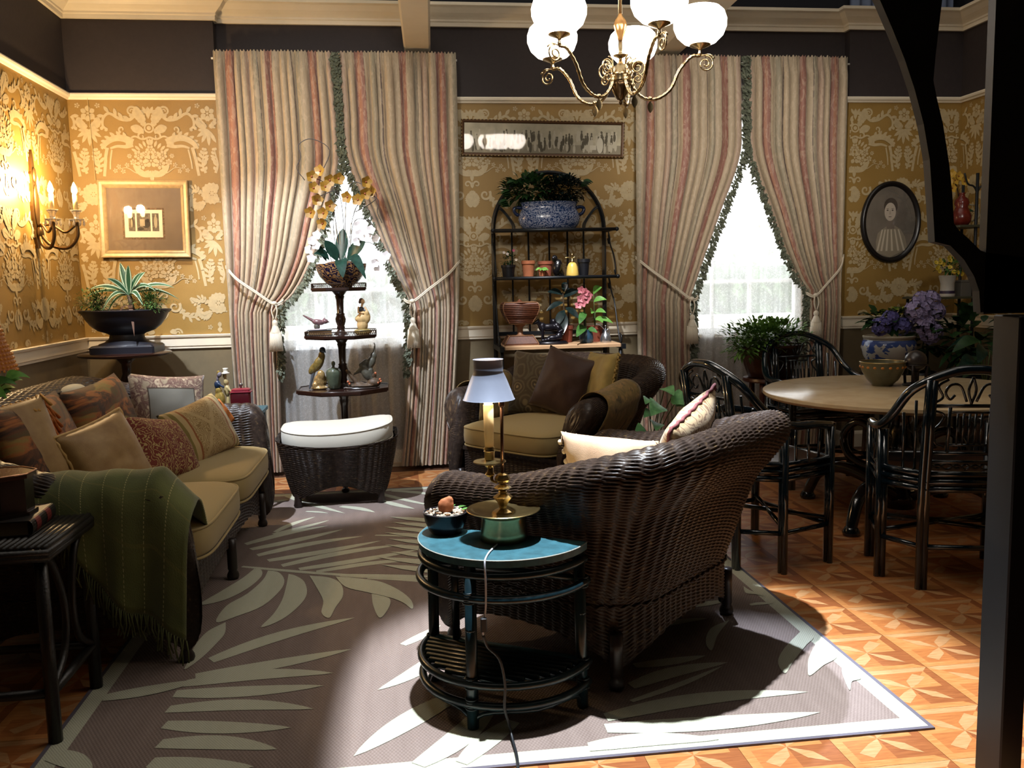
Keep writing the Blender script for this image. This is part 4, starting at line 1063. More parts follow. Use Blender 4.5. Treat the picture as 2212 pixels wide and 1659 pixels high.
def pillow(label, center, f, W, H, T, m_, lean=.3, roll=0, seed=0, name='pillow', cord=None, cat='pillow'):
    root = thing(name, label, cat, center)
    M = frame((0, 0, 0), f, lean, roll)
    mb = MB(); pillow_geo(mb, W, H, T, M, seed); weld(mb.build('cover', m_, root, True))
    if cord:
        pts = []
        for i in range(80):
            t = i/80*4; k = int(t); q = t-k; a, b = [(-1+2*q, -1), (1, -1+2*q), (1-2*q, 1), (-1, 1-2*q)][k]
            pts.append(M @ V(W/2*a*(1-.07*(1-b*b)*abs(a)), .004*sin(i*2.4), H/2*b*(1-.07*(1-a*a)*abs(b))))
        mb = MB(); mb.tube(pts, .008, 6, closed=True); mb.build('rope_trim', cord, root, True)
    root['_'] = 0; del root['_']
    return root, M
def fringe(root, M, W, H, edges, m_, L=.06, n=26, r=.004, name='tassel_fringe', gap=1, knot=False, seed=1, back=0):
    """little hanging cords along cushion edges (edges: L R T B)"""
    rr = random.Random(seed); mb = MB()
    for e in edges:
        for i in range(n):
            q = -1+2*(i+.5)/n
            a, b = {'L': (-1, q), 'R': (1, q), 'T': (q, 1), 'B': (q, -1)}[e]
            p = M @ V(W/2*a*(1-.07*(1-b*b)*abs(a)), 0, H/2*b*(1-.07*(1-a*a)*abs(b)))
            o = (M @ V(a if e in 'LR' else 0, back, b if e in 'TB' else 0))-(M @ V(0, 0, 0)); o = o*.4+V(rr.uniform(-.3, .3), rr.uniform(-.3, .3), -.9)
            o.normalize(); mb.tube([p, p+o*L*.5+V(rr.uniform(-.004, .004), 0, 0), p+o*L], [r, r*1.1, r*1.3], 5)
            if knot: mb.ell(p+o*L, (.011, .011, .012), 7, 5)
    o = mb.build(name, m_, root, True); o['kind'] = 'stuff'; return o
def superell(mb, c, r, e1=.35, e2=.35, n=40, m_=20, M=None, crown=0):
    vs = []; sg = lambda x, e: math.copysign(abs(x)**e, x)
    for j in range(m_+1):
        t = -pi/2+pi*j/m_
        for k in range(n):
            a = 2*pi*k/n; x, y, z = sg(cos(t), e1)*sg(cos(a), e2), sg(cos(t), e1)*sg(sin(a), e2), sg(sin(t), e1)
            z2 = z+(crown*(1-x*x)*(1-y*y) if z > 0 else 0)
            p = V(r[0]*x, r[1]*y, r[2]*z2); vs.append((M @ p if M else p)+V(*c))
    mb.add(vs, [(j*n+k, j*n+(k+1) % n, (j+1)*n+(k+1) % n, (j+1)*n+k) for j in range(m_) for k in range(n)])
def seat_cushion(label, loc, rz, W, D, Hh, m_, dz=0, e=.3, crown=.25, pipe=True, group=None):
    root = thing('seat_cushion', label, 'cushion', loc, rz, group)
    mb = MB(); superell(mb, (0, 0, Hh/2), (W/2, D/2, Hh/2), .38, e, crown=crown); weld(mb.build('cover', m_, root, True))
    if pipe:
        for z in (Hh*.82, Hh*.12):
            sg = lambda x: math.copysign(abs(x)**e, x); k = (1-(abs(z-Hh/2)/(Hh/2))**(2/.38))**.5 if False else .985
            mb = MB(); mb.tube([(W/2*k*sg(cos(2*pi*i/64)), D/2*k*sg(sin(2*pi*i/64)), z) for i in range(64)], .006, 6, closed=True); mb.build('piping', m_, root, True)
    return root
beige_m = cloth('beige_canvas', ('#948054', '#a79466'), 'plain'); cream_m = cloth('cream_canvas', ('#c9c3b4', '#d8d2c4'), 'plain')
seat_cushion('beige seat cushion of the wicker armchair before the plant rack', (.94-.04, 5.73-.035, .368), radians(-50), .80, .80, .165, beige_m)
seat_cushion('beige seat cushion of the wicker armchair turned away', (.75-.02, 3.508+.02, .368), CH_RZ, .78, .72, .16, beige_m)
seat_cushion('beige sofa seat cushion at the far end', (-1.18, 4.845, .362), radians(90), .93, .80, .17, beige_m, group='sofa seat cushions')
seat_cushion('beige sofa seat cushion at the near end under the green throw', (-1.18, 3.925, .362), radians(90), .89, .80, .17, beige_m, group='sofa seat cushions')
oc_ = seat_cushion('white cushion on the wicker ottoman', (-.44, 5.97, .372), radians(2), .735, .54, .15, cream_m, e=.55, crown=.05)
for c_ in oc_.children:
    for v_ in c_.data.vertices: v_.co.z += .032*(v_.co.x/.35)**2+.012*v_.co.x/.35
# ---- sofa cushions (sofa faces +x)
tap_m = cloth('rust_tapestry', ('#7a4a26', '#33231a', '#96582a', '#77703a'), 'tapestry', 3.2)
pillow('large rust tapestry back cushion at the near end of the sofa', (-1.60, 4.12, .735), (1, .05), .86, .50, .2, tap_m, .30, .02, 1, 'back_cushion', cat='cushion')
pillow('large rust tapestry back cushion in the middle of the sofa', (-1.56, 4.84, .735), (1, -.05), .76, .50, .2, tap_m, .30, -.03, 4, 'back_cushion', cat='cushion')
p, M = pillow('floral bordered cushion with a grey centre in the far sofa corner', (-1.36, 5.32, .73), (.62, -.78), .46, .46, .14, cloth('floral_frame', ('#8a7a62', '#5a3a34', '#a8957a', '#6a665c'), 'framed', 9), .25, .12, 2)
dm = cloth('medallion_weave', ('#b0976a', '#8d7244', '#8a5228', '#7c6c38'), 'medallion'); orange_m = mat('orange_tassel', '#a85f24', .8, var=.3, vs=60)
p, M = pillow('cream medallion pillow with orange tassel cords on the sofa', (-1.10, 4.93, .675), (.93, -.35), .56, .34, .17, dm, .45, -.1, 3)
for sx, n_, L_ in ((-1, 9, .20), (1, 7, .12)):
    mb = MB()
    for i in range(n_):
        q = (i-n_/2)*.012; b = M @ V(sx*.275, -.02, .10+q*.6); mb.tube(bez([b, b+V(.03+q*.3, -.03, -.04), b+V(.05+q*.5, -.02, -L_*.7), b+V(.06+q*.8, -.015, -L_)], 10), .006, 5)
    mb.build('tassel_cord', orange_m, p, True)
red_m = cloth('red_scroll', ('#6a2a1e', '#a08a58'), 'scroll', 5)
pillow('red scroll patterned pillow leaning in the middle of the sofa', (-1.20, 4.52, .66), (.95, -.3), .42, .36, .15, red_m, .6, .25, 5, cord=mat('olive_trim', '#6b6236', .8))
tan_m = cloth('tan_satin', ('#8c6c44', '#a88a5e'), 'plain', rough=.5)
pillow('tan pillow with a twisted rope edge on the sofa', (-1.34, 4.13, .695), (.86, -.5), .40, .36, .17, tan_m, .35, -.2, 6, cord=mat('gold_rope', '#b8955c', .6))
p, M = pillow('tan pillow with orange bullion fringe at the near end of the sofa', (-1.62, 3.86, .78), (.8, -.6), .44, .44, .16, tan_m, .35, -.1, 7)
fringe(p, M, .44, .44, 'R', orange_m, .09, 22, .006, seed=3); fringe(p, M, .44, .44, 'T', mat('gold_bullion', '#b8863c', .7), .09, 22, .006, name='bullion_fringe', back=-1.6)
# ---- armchair pillows
pais_m = cloth('olive_paisley', ('#4c4030', '#6d6048', '#8a7a58', '#57503e'), 'paisley', 5); brown_m = cloth('chocolate_velvet', ('#35211a', '#422c22'), 'plain', rough=.55); gold_m = cloth('gold_silk', ('#8f7a44', '#ab9658'), 'plain', rough=.5)
ff = (-.77, -.63)
pillow('olive paisley pillow on the armchair before the plant rack', (.94, 6.03, .735), (-.5, -.86), .42, .46, .16, pais_m, .28, .05, 8)
pillow('chocolate brown pillow on the armchair before the plant rack', (1.085, 5.85, .755), (-.6, -.8), .40, .44, .17, brown_m, .30, .28, 9)
p, M = pillow('gold silk pillow with a tufted edge on the armchair before the plant rack', (1.31, 5.75, .75), (-.95, -.25), .40, .44, .16, gold_m, .22, -.05, 10)
fringe(p, M, .40, .44, 'RT', mat('straw_tuft', '#a5894c', .8), .022, 30, .006, seed=5, name='tuft_fringe')
lit_m = cloth('peach_silk', ('#c4a284', '#dcbc9c'), 'plain', rough=.5)
p, M = pillow('peach silk pillow with ball fringe on the armchair turned away', (.86, 3.50, .645), (.69, .72), .46, .36, .16, lit_m, .30, 0, 11)
fringe(p, M, .46, .36, 'T', mat('pale_ball_fringe', '#d8c4ac', .8), .035, 9, .003, seed=6, name='ball_fringe', knot=True, back=-1.2)
fringe(p, M, .46, .36, 'LR', mat('pale_ball_fringe', '#d8c4ac', .8), .03, 8, .003, seed=7, name='ball_fringe', knot=True)
pillow('tan scroll pillow in the corner of the armchair turned away', (1.21, 3.66, .705), (-.8, .6), .50, .44, .16, cloth('tan_scroll', ('#a8906c', '#7a5c40'), 'scroll', 4), .30, .28, 12, cord=mat('maroon_trim', '#6a3030', .8))
# ---- arm covers of the armchair before the rack
cov_m = cloth('arm_tapestry', ('#5c4228', '#6d5a30', '#8a6a3c', '#3f3a22'), 'tapestry', 5)
def chair_M(o): return Matrix.Translation(o.location) @ Matrix.Rotation(o.rotation_euler.z, 4, 'Z')
CM = Matrix.Translation((.94, 5.73, .0095)) @ Matrix.Rotation(radians(-50), 4, 'Z')
for sx, lb in ((-1, 'tapestry arm cover on the window side arm of the armchair'), (1, 'tapestry arm cover on the near arm of the armchair')):
    root = thing('arm_cover', lb, 'arm cover', CM @ V(sx*.52, 0, .5))
    prof_ = bez([(-.075, .50), (-.072, .62), (-.05, .70), (.0, .748), (.05, .75), (.11, .72), (.142, .66), (.125, .58), (.085, .47), (.07, .40)], 30) if False else bez([(-.085, .50, 0), (-.08, .62, 0), (-.06, .71, 0), (-.005, .752, 0), (.06, .752, 0), (.125, .72, 0), (.155, .66, 0), (.14, .58, 0), (.095, .47, 0), (.08, .40, 0)], 30)
    mb = MB()
    def fn(u, v):
        c = prof_[int(round(v*30))]; k = max(0, c.y-.3); hz = .07*max(0, u-.3)*(1 if c.y > .6 else .3)
        return CM @ V(sx*(.47+c.x)*(1+.24*.35*k/.47), -.28+.34*u+.24*k, c.y+.006+hz)
    mb.grid(fn, 14, 30); ob = mb.build('cover', cov_m, root, True, True)
    sol = ob.modifiers.new('thick', 'SOLIDIFY'); sol.thickness = .005; sol.offset = 1
# ---- green throw over the near sofa arm
def throw_mat():
    t = NT('green_check_wool'); uv = t.node('UVMap').outputs[0]; sp = t.node('SeparateXYZ'); t.inp(sp, 0, uv)
    f1 = t.math('FRACT', t.math('MULTIPLY', sp.outputs[0], 11.)); f2 = t.math('FRACT', t.math('MULTIPLY', sp.outputs[1], 5.))
    dash = t.math('GREATER_THAN', t.math('SINE', t.math('MULTIPLY', sp.outputs[1], 420.)), -.2)
    l = t.math('MULTIPLY', t.math('LESS_THAN', f1, .045), dash); l2 = t.math('LESS_THAN', f2, .05)
    base = t.ramp(t.noise(uv, 5, 3), [(.3, srgb('#474d22')), (.7, srgb('#666c36'))])
    t.set('Base Color', t.mix(t.math('MULTIPLY', l, .85), t.mix(t.math('MULTIPLY', l2, .35), base, srgb('#7a7038')), srgb('#a8a068')))
    t.set('Roughness', .9); t.set('Sheen Weight', .3); t.bump(t.noise(uv, 160, 2), .3, .004); return t.mat
thr_m = throw_mat()
tr = thing('green_throw', 'green checked wool throw draped over the near sofa arm', 'throw', (-1.2, 3.35, .5))
TP = bez([(3.72, .575, 0), (3.60, .62, 0), (3.53, .70, 0), (3.46, .765, 0), (3.38, .785, 0), (3.29, .76, 0), (3.245, .70, 0), (3.225, .60, 0), (3.215, .45, 0), (3.21, .34, 0)], 40)
def tfn(u, v):
    uu = max(0, min(1, (u-.12)/.68)); v = v*(.60+.40*uu*uu*(3-2*uu)); f_ = v*40; i_ = min(39, int(f_)); c = TP[i_].lerp(TP[i_+1], f_-i_); x = -1.62+.82*u; d = max(0, v-.5)*2
    w_ = .022*sin(u*26+v*2)*d+.01*sin(u*9+v*5)
    drop = (.14*u-.06)*d+(.13*max(0, u-.86)/.14)*(1-d*.4)
    return V(x+.05*d*sin(u*5)+.04*v*u, c.x-w_-.012*abs(sin(u*13))*d, c.y-drop-.03*d*d*(1-u)+.004*sin(u*31)*(1-d))
m = MB(); m.grid(tfn, 60, 40); ob = m.build('blanket', thr_m, tr, True, True)
sol = ob.modifiers.new('thick', 'SOLIDIFY'); sol.thickness = .006; sol.offset = 1
m = MB(); rr = random.Random(9)
for i in range(95):
    p0 = tfn(i/94, 1); L_ = rr.uniform(.07, .10)
    m.tube([p0, p0+V(rr.uniform(-.008, .008), rr.uniform(-.012, .004), -L_*.5), p0+V(rr.uniform(-.014, .014), rr.uniform(-.015, .006), -L_)], .0028, 4)
m.build('fringe', mat('green_yarn', '#4c4f28', .9), tr, True, True)['kind'] = 'stuff'
# ================================================================ plant helpers
def foliage(name, a, b, rough=.45, trans=.12):
    t = NT(name); n = t.noise(t.coord(), 25, 3); uv = t.node('UVMap').outputs[0]
    t.set('Base Color', t.ramp(n, [(.3, srgb(a)), (.7, srgb(b))])); t.set('Roughness', rough); t.set('Specular IOR Level', .22); return t.mat
g_dark = foliage('leaf_dark', '#16301a', '#2c4a26'); g_mid = foliage('leaf_mid', '#2c5426', '#4a7838'); g_light = foliage('leaf_light', '#4a7d34', '#74a54c'); g_fern = foliage('leaf_fern', '#33502a', '#5d7a40'); g_blue = foliage('leaf_bluegreen', '#12261f', '#203d33', .3); g_black = foliage('leaf_blackgreen', '#101a1a', '#1f2c2a', .2)
stem_m = mat('stem_brown', '#4a3a26', .8); stemg_m = mat('stem_green', '#4c5c30', .7); soil_m = mat('soil', '#2a1d14', .95, bump=.6, bs=50)
terra_m = mat('terracotta', '#9a5a38', .8, var=.2, vs=20); blackpot_m = mat('black_plastic', '#14161c', .4)
def bush(root, c, r, n, L, W, m_, seed=1, name='foliage', shape=0, bend=.3, up=.35, world=True, hollow=.45):
    rr = random.Random(seed); mb = MB()
    for i in range(n):
        d = V(rr.gauss(0, 1), rr.gauss(0, 1), rr.gauss(0, 1)).normalized(); k = hollow+(1-hollow)*rr.random()
        p = V(c[0]+d.x*r[0]*k, c[1]+d.y*r[1]*k, c[2]+d.z*r[2]*k); q = V(d.x+rr.uniform(-.5, .5), d.y+rr.uniform(-.5, .5), d.z*.6+up+rr.uniform(-.4, .4))
        mb.leaf(p, q, (0, 0, 1), L*rr.uniform(.6, 1.25), W*rr.uniform(.7, 1.2), bend, .2, 3, shape)
    o = mb.build(name, m_, root, True, world); o['kind'] = 'stuff'; return o
def sprigs(root, c, n, L, m_, seed=1, spread=.7, name='foliage', lean=(0, 0), leaf=.012, per=26, world=True, droop=.35):
    """arching stems covered with tiny leaves (asparagus fern, heath)"""
    rr = random.Random(seed); mb = MB()
    for i in range(n):
        a = rr.uniform(0, 2*pi); e = spread*sqrt(rr.random()); l = L*rr.uniform(.6, 1.1)
        p0 = V(c[0]+rr.uniform(-.04, .04), c[1]+rr.uniform(-.04, .04), c[2]); d = V(cos(a)*e+lean[0], sin(a)*e+lean[1], 1).normalized()
        for j in range(per):
            t = (j+1)/per; p = p0+d*l*t+V(0, 0, -droop*l*t*t*e*1.6)
            mb.leaf(p, (rr.uniform(-1, 1), rr.uniform(-1, 1), rr.uniform(-.3, .9)), (0, 0, 1), leaf*rr.uniform(.9, 1.8), leaf*.5, .1, .1, 1)
    o = mb.build(name, m_, root, False, world); o['kind'] = 'stuff'; return o
def leafobj(root, base, d, L, W, m_, bend=.3, fold=.18, n=8, shape=0, name='leaf', world=True, up=(0, -.75, .7)):
    mb = MB(); mb.leaf(base, d, up, L, W, bend, fold, n, shape); return mb.build(name, m_, root, True, world)
def stemobj(root, pts, r=.003, m_=None, name='stem', n=16, world=True):
    mb = MB(); mb.tube(bez(pts, n), r, 6); return mb.build(name, m_ or stemg_m, root, True, world)
def flower(root, c, d, r, m_, n=5, heart=None, name='flower', world=True, W=.8, cup=.35):
    d = V(*d).normalized(); a = d.orthogonal().normalized(); b = d.cross(a); mb = MB(); mb.mi = 0
    for k in range(n):
        an = 2*pi*k/n; q = a*cos(an)+b*sin(an); mb.leaf(V(*c), q+d*cup, d, r, r*W, 0, .1, 4, 0)
    if heart: mb.mi = 1; mb.ell(V(*c)+d*r*.08, r*.16, 8, 5)
    return mb.build(name, [m_]+([heart] if heart else []), root, True, world)
def pot_prof(r0, r1, h, rim=.006): return [(0, 0), (r0, 0), (r1*.97, h*.78), (r1+rim, h*.8), (r1+rim, h), (r1-.004, h), (r1-.006, h*.88), (0, h*.86)]
def blob(root, name, m_, parts, vox=.005, sm=3, M=None):
    """one continuous body grown from overlapping ellipsoids and capsules"""
    mb = MB()
    for p in parts:
        if len(p) == 4:     # capsule a, b, ra, rb
            a, b, ra, rb = V(*p[0]), V(*p[1]), p[2], p[3]; k = max(2, int((b-a).length/min(ra, rb)/.7))
            for i in range(k+1): mb.ell(a.lerp(b, i/k), ra+(rb-ra)*i/k, 10, 7)
        else:
            mb.ell(p[0], p[1], 12, 8, Matrix.Rotation(p[2][1], 3, p[2][0]) if len(p) > 2 else None)
    if M: mb.v = [tuple(M @ V(*v)) for v in mb.v]
    o = mb.build(name, m_, root, True); remesh(o, vox, sm); return o
# ================================================================ plant rack
iron_m = mat('wrought_iron', '#191c20', .4, .3)
rack = thing('plant_rack', 'black wrought iron arched plant rack against the wallpaper', 'rack', (1.185, 6.75, 0))
XA, XB, YBK, ZS = .745, 1.625, 6.9, 1.845
ra = (XB-XA)/2; xc = (XA+XB)/2
m = MB(); m.tube([(XA, YBK, 0), (XA, YBK, .9), (XA, YBK, ZS)]+[(xc-ra*cos(pi*i/28), YBK, ZS+ra*sin(pi*i/28)) for i in range(1, 28)]+[(XB, YBK, ZS), (XB, YBK, .9), (XB, YBK, 0)], .017, 4); m.build('arched_frame', iron_m, rack, False, True)
for x in (.89, 1.02, 1.185, 1.33, 1.46): m = MB(); m.tube([(x, YBK, 1.03), (x, YBK, ZS)], .0075, 6); m.build('back_bar', iron_m, rack, True, True)
m = MB(); m.box(XA, XB, YBK-.01, YBK+.01, 1.025, 1.055); m.build('back_bar', iron_m, rack, False, True)
for sx in (-1, 1):
    for q in (0, .014): m = MB(); m.tube(bez([(xc+sx*(ra-.03), YBK, 2.02+q), (xc+sx*.36, YBK, 1.99+q), (xc+sx*(.295-q), YBK, 1.90), (xc+sx*(.285-q), YBK, ZS)], 14), .006, 6); m.build('fan_bar', iron_m, rack, True, True)
    m = MB(); m.tube(bez([(xc, YBK, ZS), (xc+sx*.01, YBK, 2.05), (xc+sx*.06, YBK, 2.17), (xc+sx*.1, YBK, 2.22)], 14), .006, 6); m.build('fan_bar', iron_m, rack, True, True)
for z, yf in ((1.83, 6.64), (1.472, 6.62)):
    m = MB(); m.tube([(XA-.03, yf, z), (XB+.04, yf, z)], .0125, 8)
    for x in (XA-.03, XB+.04): m.ell((x, yf, z), .017, 8, 6)
    m.build('shelf_rail', iron_m, rack, True, True)
    for x in (XA-.01, XB+.01): m = MB(); m.box(x-.008, x+.008, yf, YBK, z-.012, z+.006); m.build('shelf_rail', iron_m, rack, False, True)
    for j in range(7): yy = yf+.035+(YBK-yf-.05)*j/6; m = MB(); m.box(XA, XB, yy-.010, yy+.010, z-.002, z+.006); m.build('shelf_slat', iron_m, rack, False, True)
YF3 = 6.45; shw = mat('blond_shelf', '#c9a27c', .4, var=.1, vs=8)
m = MB(); m.bbox(XA+.02, XB+.02, YF3, YBK-.03, .945, .972, .006); m.build('wood_shelf', shw, rack, False, True)
for x in (XA-.005, XB+.035): m = MB(); m.box(x-.016, x+.016, YF3-.02, YBK, .93, .968); m.build('shelf_end', iron_m, rack, False, True)
for x in (XA, XB+.02):
    m = MB(); m.tube([(x, YF3+.03, 0), (x, YF3+.03, .93)], .014, 6); m.build('leg', iron_m, rack, True, True)
    s = 1 if x > xc else -1
    for pts in ([(6.88, 1.46), (6.80, 1.36), (6.70, 1.27), (6.62, 1.12), (6.55, 1.0), (6.50, .975), (6.49, 1.02), (6.53, 1.04)], [(6.88, 1.80), (6.82, 1.72), (6.72, 1.64), (6.66, 1.55), (6.66, 1.49), (6.69, 1.52)], [(6.88, 1.47), (6.84, 1.42), (6.87, 1.38), (6.9, 1.42)], [(6.88, 1.82), (6.84, 1.77), (6.87, 1.73), (6.9, 1.77)]):
        m = MB(); m.tube(bez([(x+s*.012, y, z) for y, z in pts], 26), .006, 6); m.build('side_scroll', iron_m, rack, True, True)
# ---- blue and white footbath planter with greenery (top shelf)
def china(name, scale=16, c0='#c9ccd2', c1='#33487c', thr=.5):
    t = NT(name); co = t.coord(); w_ = t.node('TexWave', wave_type='RINGS'); t.inp(w_, 'Vector', co); w_.inputs['Scale'].default_value = scale; w_.inputs['Distortion'].default_value = 14; w_.inputs['Detail'].default_value = 2; w_.inputs['Detail Scale'].default_value = 2
    t.set('Base Color', t.mix(t.ramp(w_.outputs[1], [(thr-.06, (0, 0, 0, 1)), (thr+.06, (1, 1, 1, 1))]), srgb(c1), srgb(c0))); t.set('Roughness', .2); t.set('Coat Weight', .3); return t.mat
fb = thing('footbath_planter', 'blue and white china footbath planter full of greenery on top of the rack', 'planter', (1.165, 6.76, 1.843))
m = MB(); m.lathe([(0, 0), (.19, 0), (.205, .006), (.232, .04), (.24, .08), (.228, .12), (.212, .15), (.21, .17), (.222, .195), (.228, .2), (.218, .203), (.205, .18), (0, .175)], 40, sy=.55); m.build('basin', china('blue_white_china', 17, '#8f9bb8', '#27406e', .45), fb, True, sharp=1.1)
for sx in (-1, 1): m = MB(); m.tube(bez([(sx*.212, 0, .16), (sx*.25, 0, .165), (sx*.272, 0, .15), (sx*.26, 0, .12), (sx*.235, 0, .105)], 14), .013, 8); m.build('handle', mat('cobalt_glaze', '#16264a', .2), fb, True)
bush(fb, (1.02, 6.74, 2.14), (.22, .1, .1), 420, .08, .042, g_dark, 3, 'pothos_leaves', 2)
bush(fb, (1.28, 6.76, 2.14), (.18, .1, .11), 1200, .04, .02, g_black, 5, 'fine_leaves')
sprigs(fb, (1.28, 6.76, 2.02), 26, .2, g_black, 6, .6, 'twigs', leaf=.014)
for a, b, c in ((.86, 2.13, -1), (.90, 2.2, -.6), (.84, 2.06, -1), (1.04, 2.27, .1), (1.42, 2.2, .6)):
    for k in range(4): leafobj(fb, (a+.03*k*c*-.3, 6.70+.02*k, b-.015*k), (c, -.3, .1+.1*k), .085, .03, g_dark, .4)
# ---- second shelf
z2 = 1.479
def pot_thing(name, label, x, y, z, r0, r1, h, m_, cat='pot', cupy=True):
    p = thing(name, label, cat, (x, y, z)); mb = MB(); mb.lathe(pot_prof(r0, r1, h, .004), 24); mb.build('pot', m_, p, True, sharp=.8); return p
p = pot_thing('flower_pot', 'black plastic pot of pink and white flowers on the rack', .83, 6.68, z2, .042, .052, .095, blackpot_m)
bush(p, (.835, 6.68, 1.62), (.05, .045, .05), 110, .03, .012, g_dark, 8)
for q, (a, b, c) in enumerate(((.795, 1.665, '#e0d4d0'), (.868, 1.68, '#b04a6a'), (.82, 1.655, '#e0d4d0'), (.885, 1.61, '#c8b8a4'))): flower(p, (a, 6.64, b), (0, -1, .3), .013, mat('petal_%d' % q, c, .6), 5)
pot_thing('terracotta_pot', 'empty pale terracotta pot on the rack', .985, 6.69, z2, .04, .05, .125, terra_m)
pot_thing('terracotta_pot', 'terracotta pot standing behind a little leafy pot on the rack', 1.125, 6.74, z2, .045, .056, .12, mat('terracotta_dark', '#83462e', .85, var=.2, vs=20))
p = pot_thing('leafy_pot', 'small terracotta pot with bright green leaves on the rack', 1.085, 6.66, z2, .022, .028, .06, terra_m)
for k in range(11): a = k*2.4; leafobj(p, (1.085+.008*cos(a), 6.66+.008*sin(a), z2+.06), (cos(a), sin(a)-.3, .5), .055, .022, g_light, .6)
crow = thing('crow_figurine', 'black crow figurine on the rack', 'figurine', (1.205, 6.67, z2))
blob(crow, 'body', mat('crow_black', '#0d0d12', .3), [((0, 0, .07), (.038, .04, .062), ('Y', .25)), ((-.02, -.005, .135), (.024, .026, .028)), ((.02, .02, .04), (.026, .02, .05), ('Y', -.5)), ((.045, .03, .01), (.014, .012, .035), ('Y', -.5)), ((-.03, -.03, .137), (-.045, -.05, .13), .008, .003), ((-.01, 0, .01), (-.01, 0, .0), .012, .012)], .004)
m = MB(); m.ell((-.034, -.024, .145), .0035, 6, 4); m.build('eye', mat('eye_white', '#cfcfd8', .2), crow, True)
mi = thing('plant_mister', 'pale yellow china plant mister with a brass pump on the rack', 'mister', (1.32, 6.66, z2))
m = MB(); m.lathe([(0, 0), (.046, 0), (.048, .008), (.046, .03), (.04, .07), (.03, .095), (.02, .104), (0, .105)], 24); m.build('bottle', mat('yellow_china', '#d9b85c', .3, var=.06, vs=10), mi, True, sharp=1)
m = MB(); m.lathe([(.016, .103), (.016, .118), (.008, .122), (.006, .15), (.011, .155), (.009, .17), (0, .174)], 14); m.tube(bez([(0, 0, .125), (-.02, 0, .14), (-.04, 0, .143), (-.055, 0, .138)], 8), .004, 6); m.tube(bez([(0, 0, .13), (.02, 0, .145), (.032, 0, .13)], 8), .0035, 6); m.build('pump', brass_m, mi, True)
p = pot_thing('twig_pot', 'black pot of thin dark twigs at the right end of the rack', 1.415, 6.69, z2, .034, .045, .13, blackpot_m)
sprigs(p, (1.415, 6.69, 1.6), 14, .11, g_black, 4, .5, 'twigs', leaf=.008, per=14)
# ---- wooden shelf
z3 = .973
wb = thing('bamboo_urn', 'brown split bamboo urn on a square stand on the rack', 'urn', (.90, 6.6, z3))
bam = mat('split_bamboo', '#5a2f1a', .5, var=.35, vs=60); bamr = mat('bamboo_trim', '#80583a', .6)
def sq_lathe(prof, k=1.0, ph=pi/4, n=4): return [[(r*cos(ph+i*2*pi/n), r*k*sin(ph+i*2*pi/n), z) for i in range(n)] for r, z in prof]
for prof, nm, zz in (([(.175, 0), (.178, .012), (.13, .065), (.128, .07)], 'stand_base', 0), ([(.115, .16), (.135, .18), (.175, .235), (.192, .275), (.185, .305), (.165, .318)], 'urn_body', 0)):
    rings = sq_lathe(prof, .7); m = MB(); n = len(rings)
    m.add([p for r in rings for p in r], [(j*4+i, j*4+(i+1) % 4, (j+1)*4+(i+1) % 4, (j+1)*4+i) for j in range(n-1) for i in range(4)]+[(3, 2, 1, 0), tuple((n-1)*4+i for i in range(4))]); m.build(nm, bam, wb)
    for i in range(4): m = MB(); m.tube(bez([r[i] for r in rings], 14), .005, 6); m.build('trim', bamr, wb, True)
    for r in (rings[0], rings[-1]): m = MB(); m.tube(r, .005, 6, closed=True); m.build('trim', bamr, wb, True)
for k in range(11):
    f = k/10; a = (.12+.07*sin(f*2.2)); zz = .172+.13*f
    rr_ = interp([(.16, .115), (.18, .135), (.235, .175), (.275, .192), (.305, .185)], zz)
    m = MB(); m.tube([(rr_*1.01*cos(pi/4+i*pi/2), rr_*1.01*.7*sin(pi/4+i*pi/2), zz) for i in range(4)], .0045, 5, closed=True); m.build('bamboo_strip', bam, wb, True)
m = MB(); m.lathe([(.04, .07), (.022, .08), (.022, .13), (.05, .155), (.07, .162)], 12); m.build('stem', bamr, wb, True)
m = MB(); m.lathe([(.1, .318), (.06, .322), (.02, .325), (.012, .335), (0, .345)], 12); m.build('lid_knob', bam, wb, True)
dg = thing('bronze_dogs', 'dark bronze sculpture of dogs on an oval base on the rack', 'sculpture', (1.135, 6.56, z3))
brz = mat('bronze_patina', '#1c1a22', .28, .4)
m = MB(); m.lathe([(0, 0), (.125, 0), (.128, .008), (.115, .014), (.112, .022), (0, .024)], 32, sy=.5); m.build('base', brz, dg, True, sharp=.7)
blob(dg, 'standing_dog', brz, [((-.02, .01, .125), (.07, .026, .03)), ((-.07, .01, .13), (.03, .026, .036)), ((.04, .01, .13), (.03, .026, .033)), ((-.085, .01, .145), (-.105, .0, .17), .02, .016), ((-.105, 0, .172), (-.135, -.008, .158), .016, .009), ((-.1, .008, .19), (-.098, .008, .176), .006, .009), ((-.07, -.008, .12), (-.075, -.01, .02), .012, .009), ((-.06, .028, .12), (-.062, .03, .02), .012, .009), ((.05, -.008, .12), (.06, -.01, .07), .018, .011), ((.06, -.01, .07), (.052, -.01, .02), .011, .009), ((.045, .03, .12), (.055, .03, .02), .015, .009), ((.065, .01, .14), (.095, .01, .09), .008, .005)], .0045)
blob(dg, 'lying_dog', brz, [((.005, -.025, .045), (.05, .025, .025)), ((.05, -.022, .055), (.03, .024, .03)), ((.06, -.02, .08), (.075, -.02, .098), .016, .014), ((.078, -.02, .102), (.05, -.03, .092), .014, .008), ((-.03, -.035, .035), (-.08, -.035, .03), .013, .009), ((-.05, -.03, .035), (.022, .02, .013))], .0045)
m = MB(); m.lathe([(.012, .13), (.02, .145), (.024, .165), (.018, .185), (0, .19)], 14, (.02, .035, 0)); m.build('pommel', brz, dg, True)
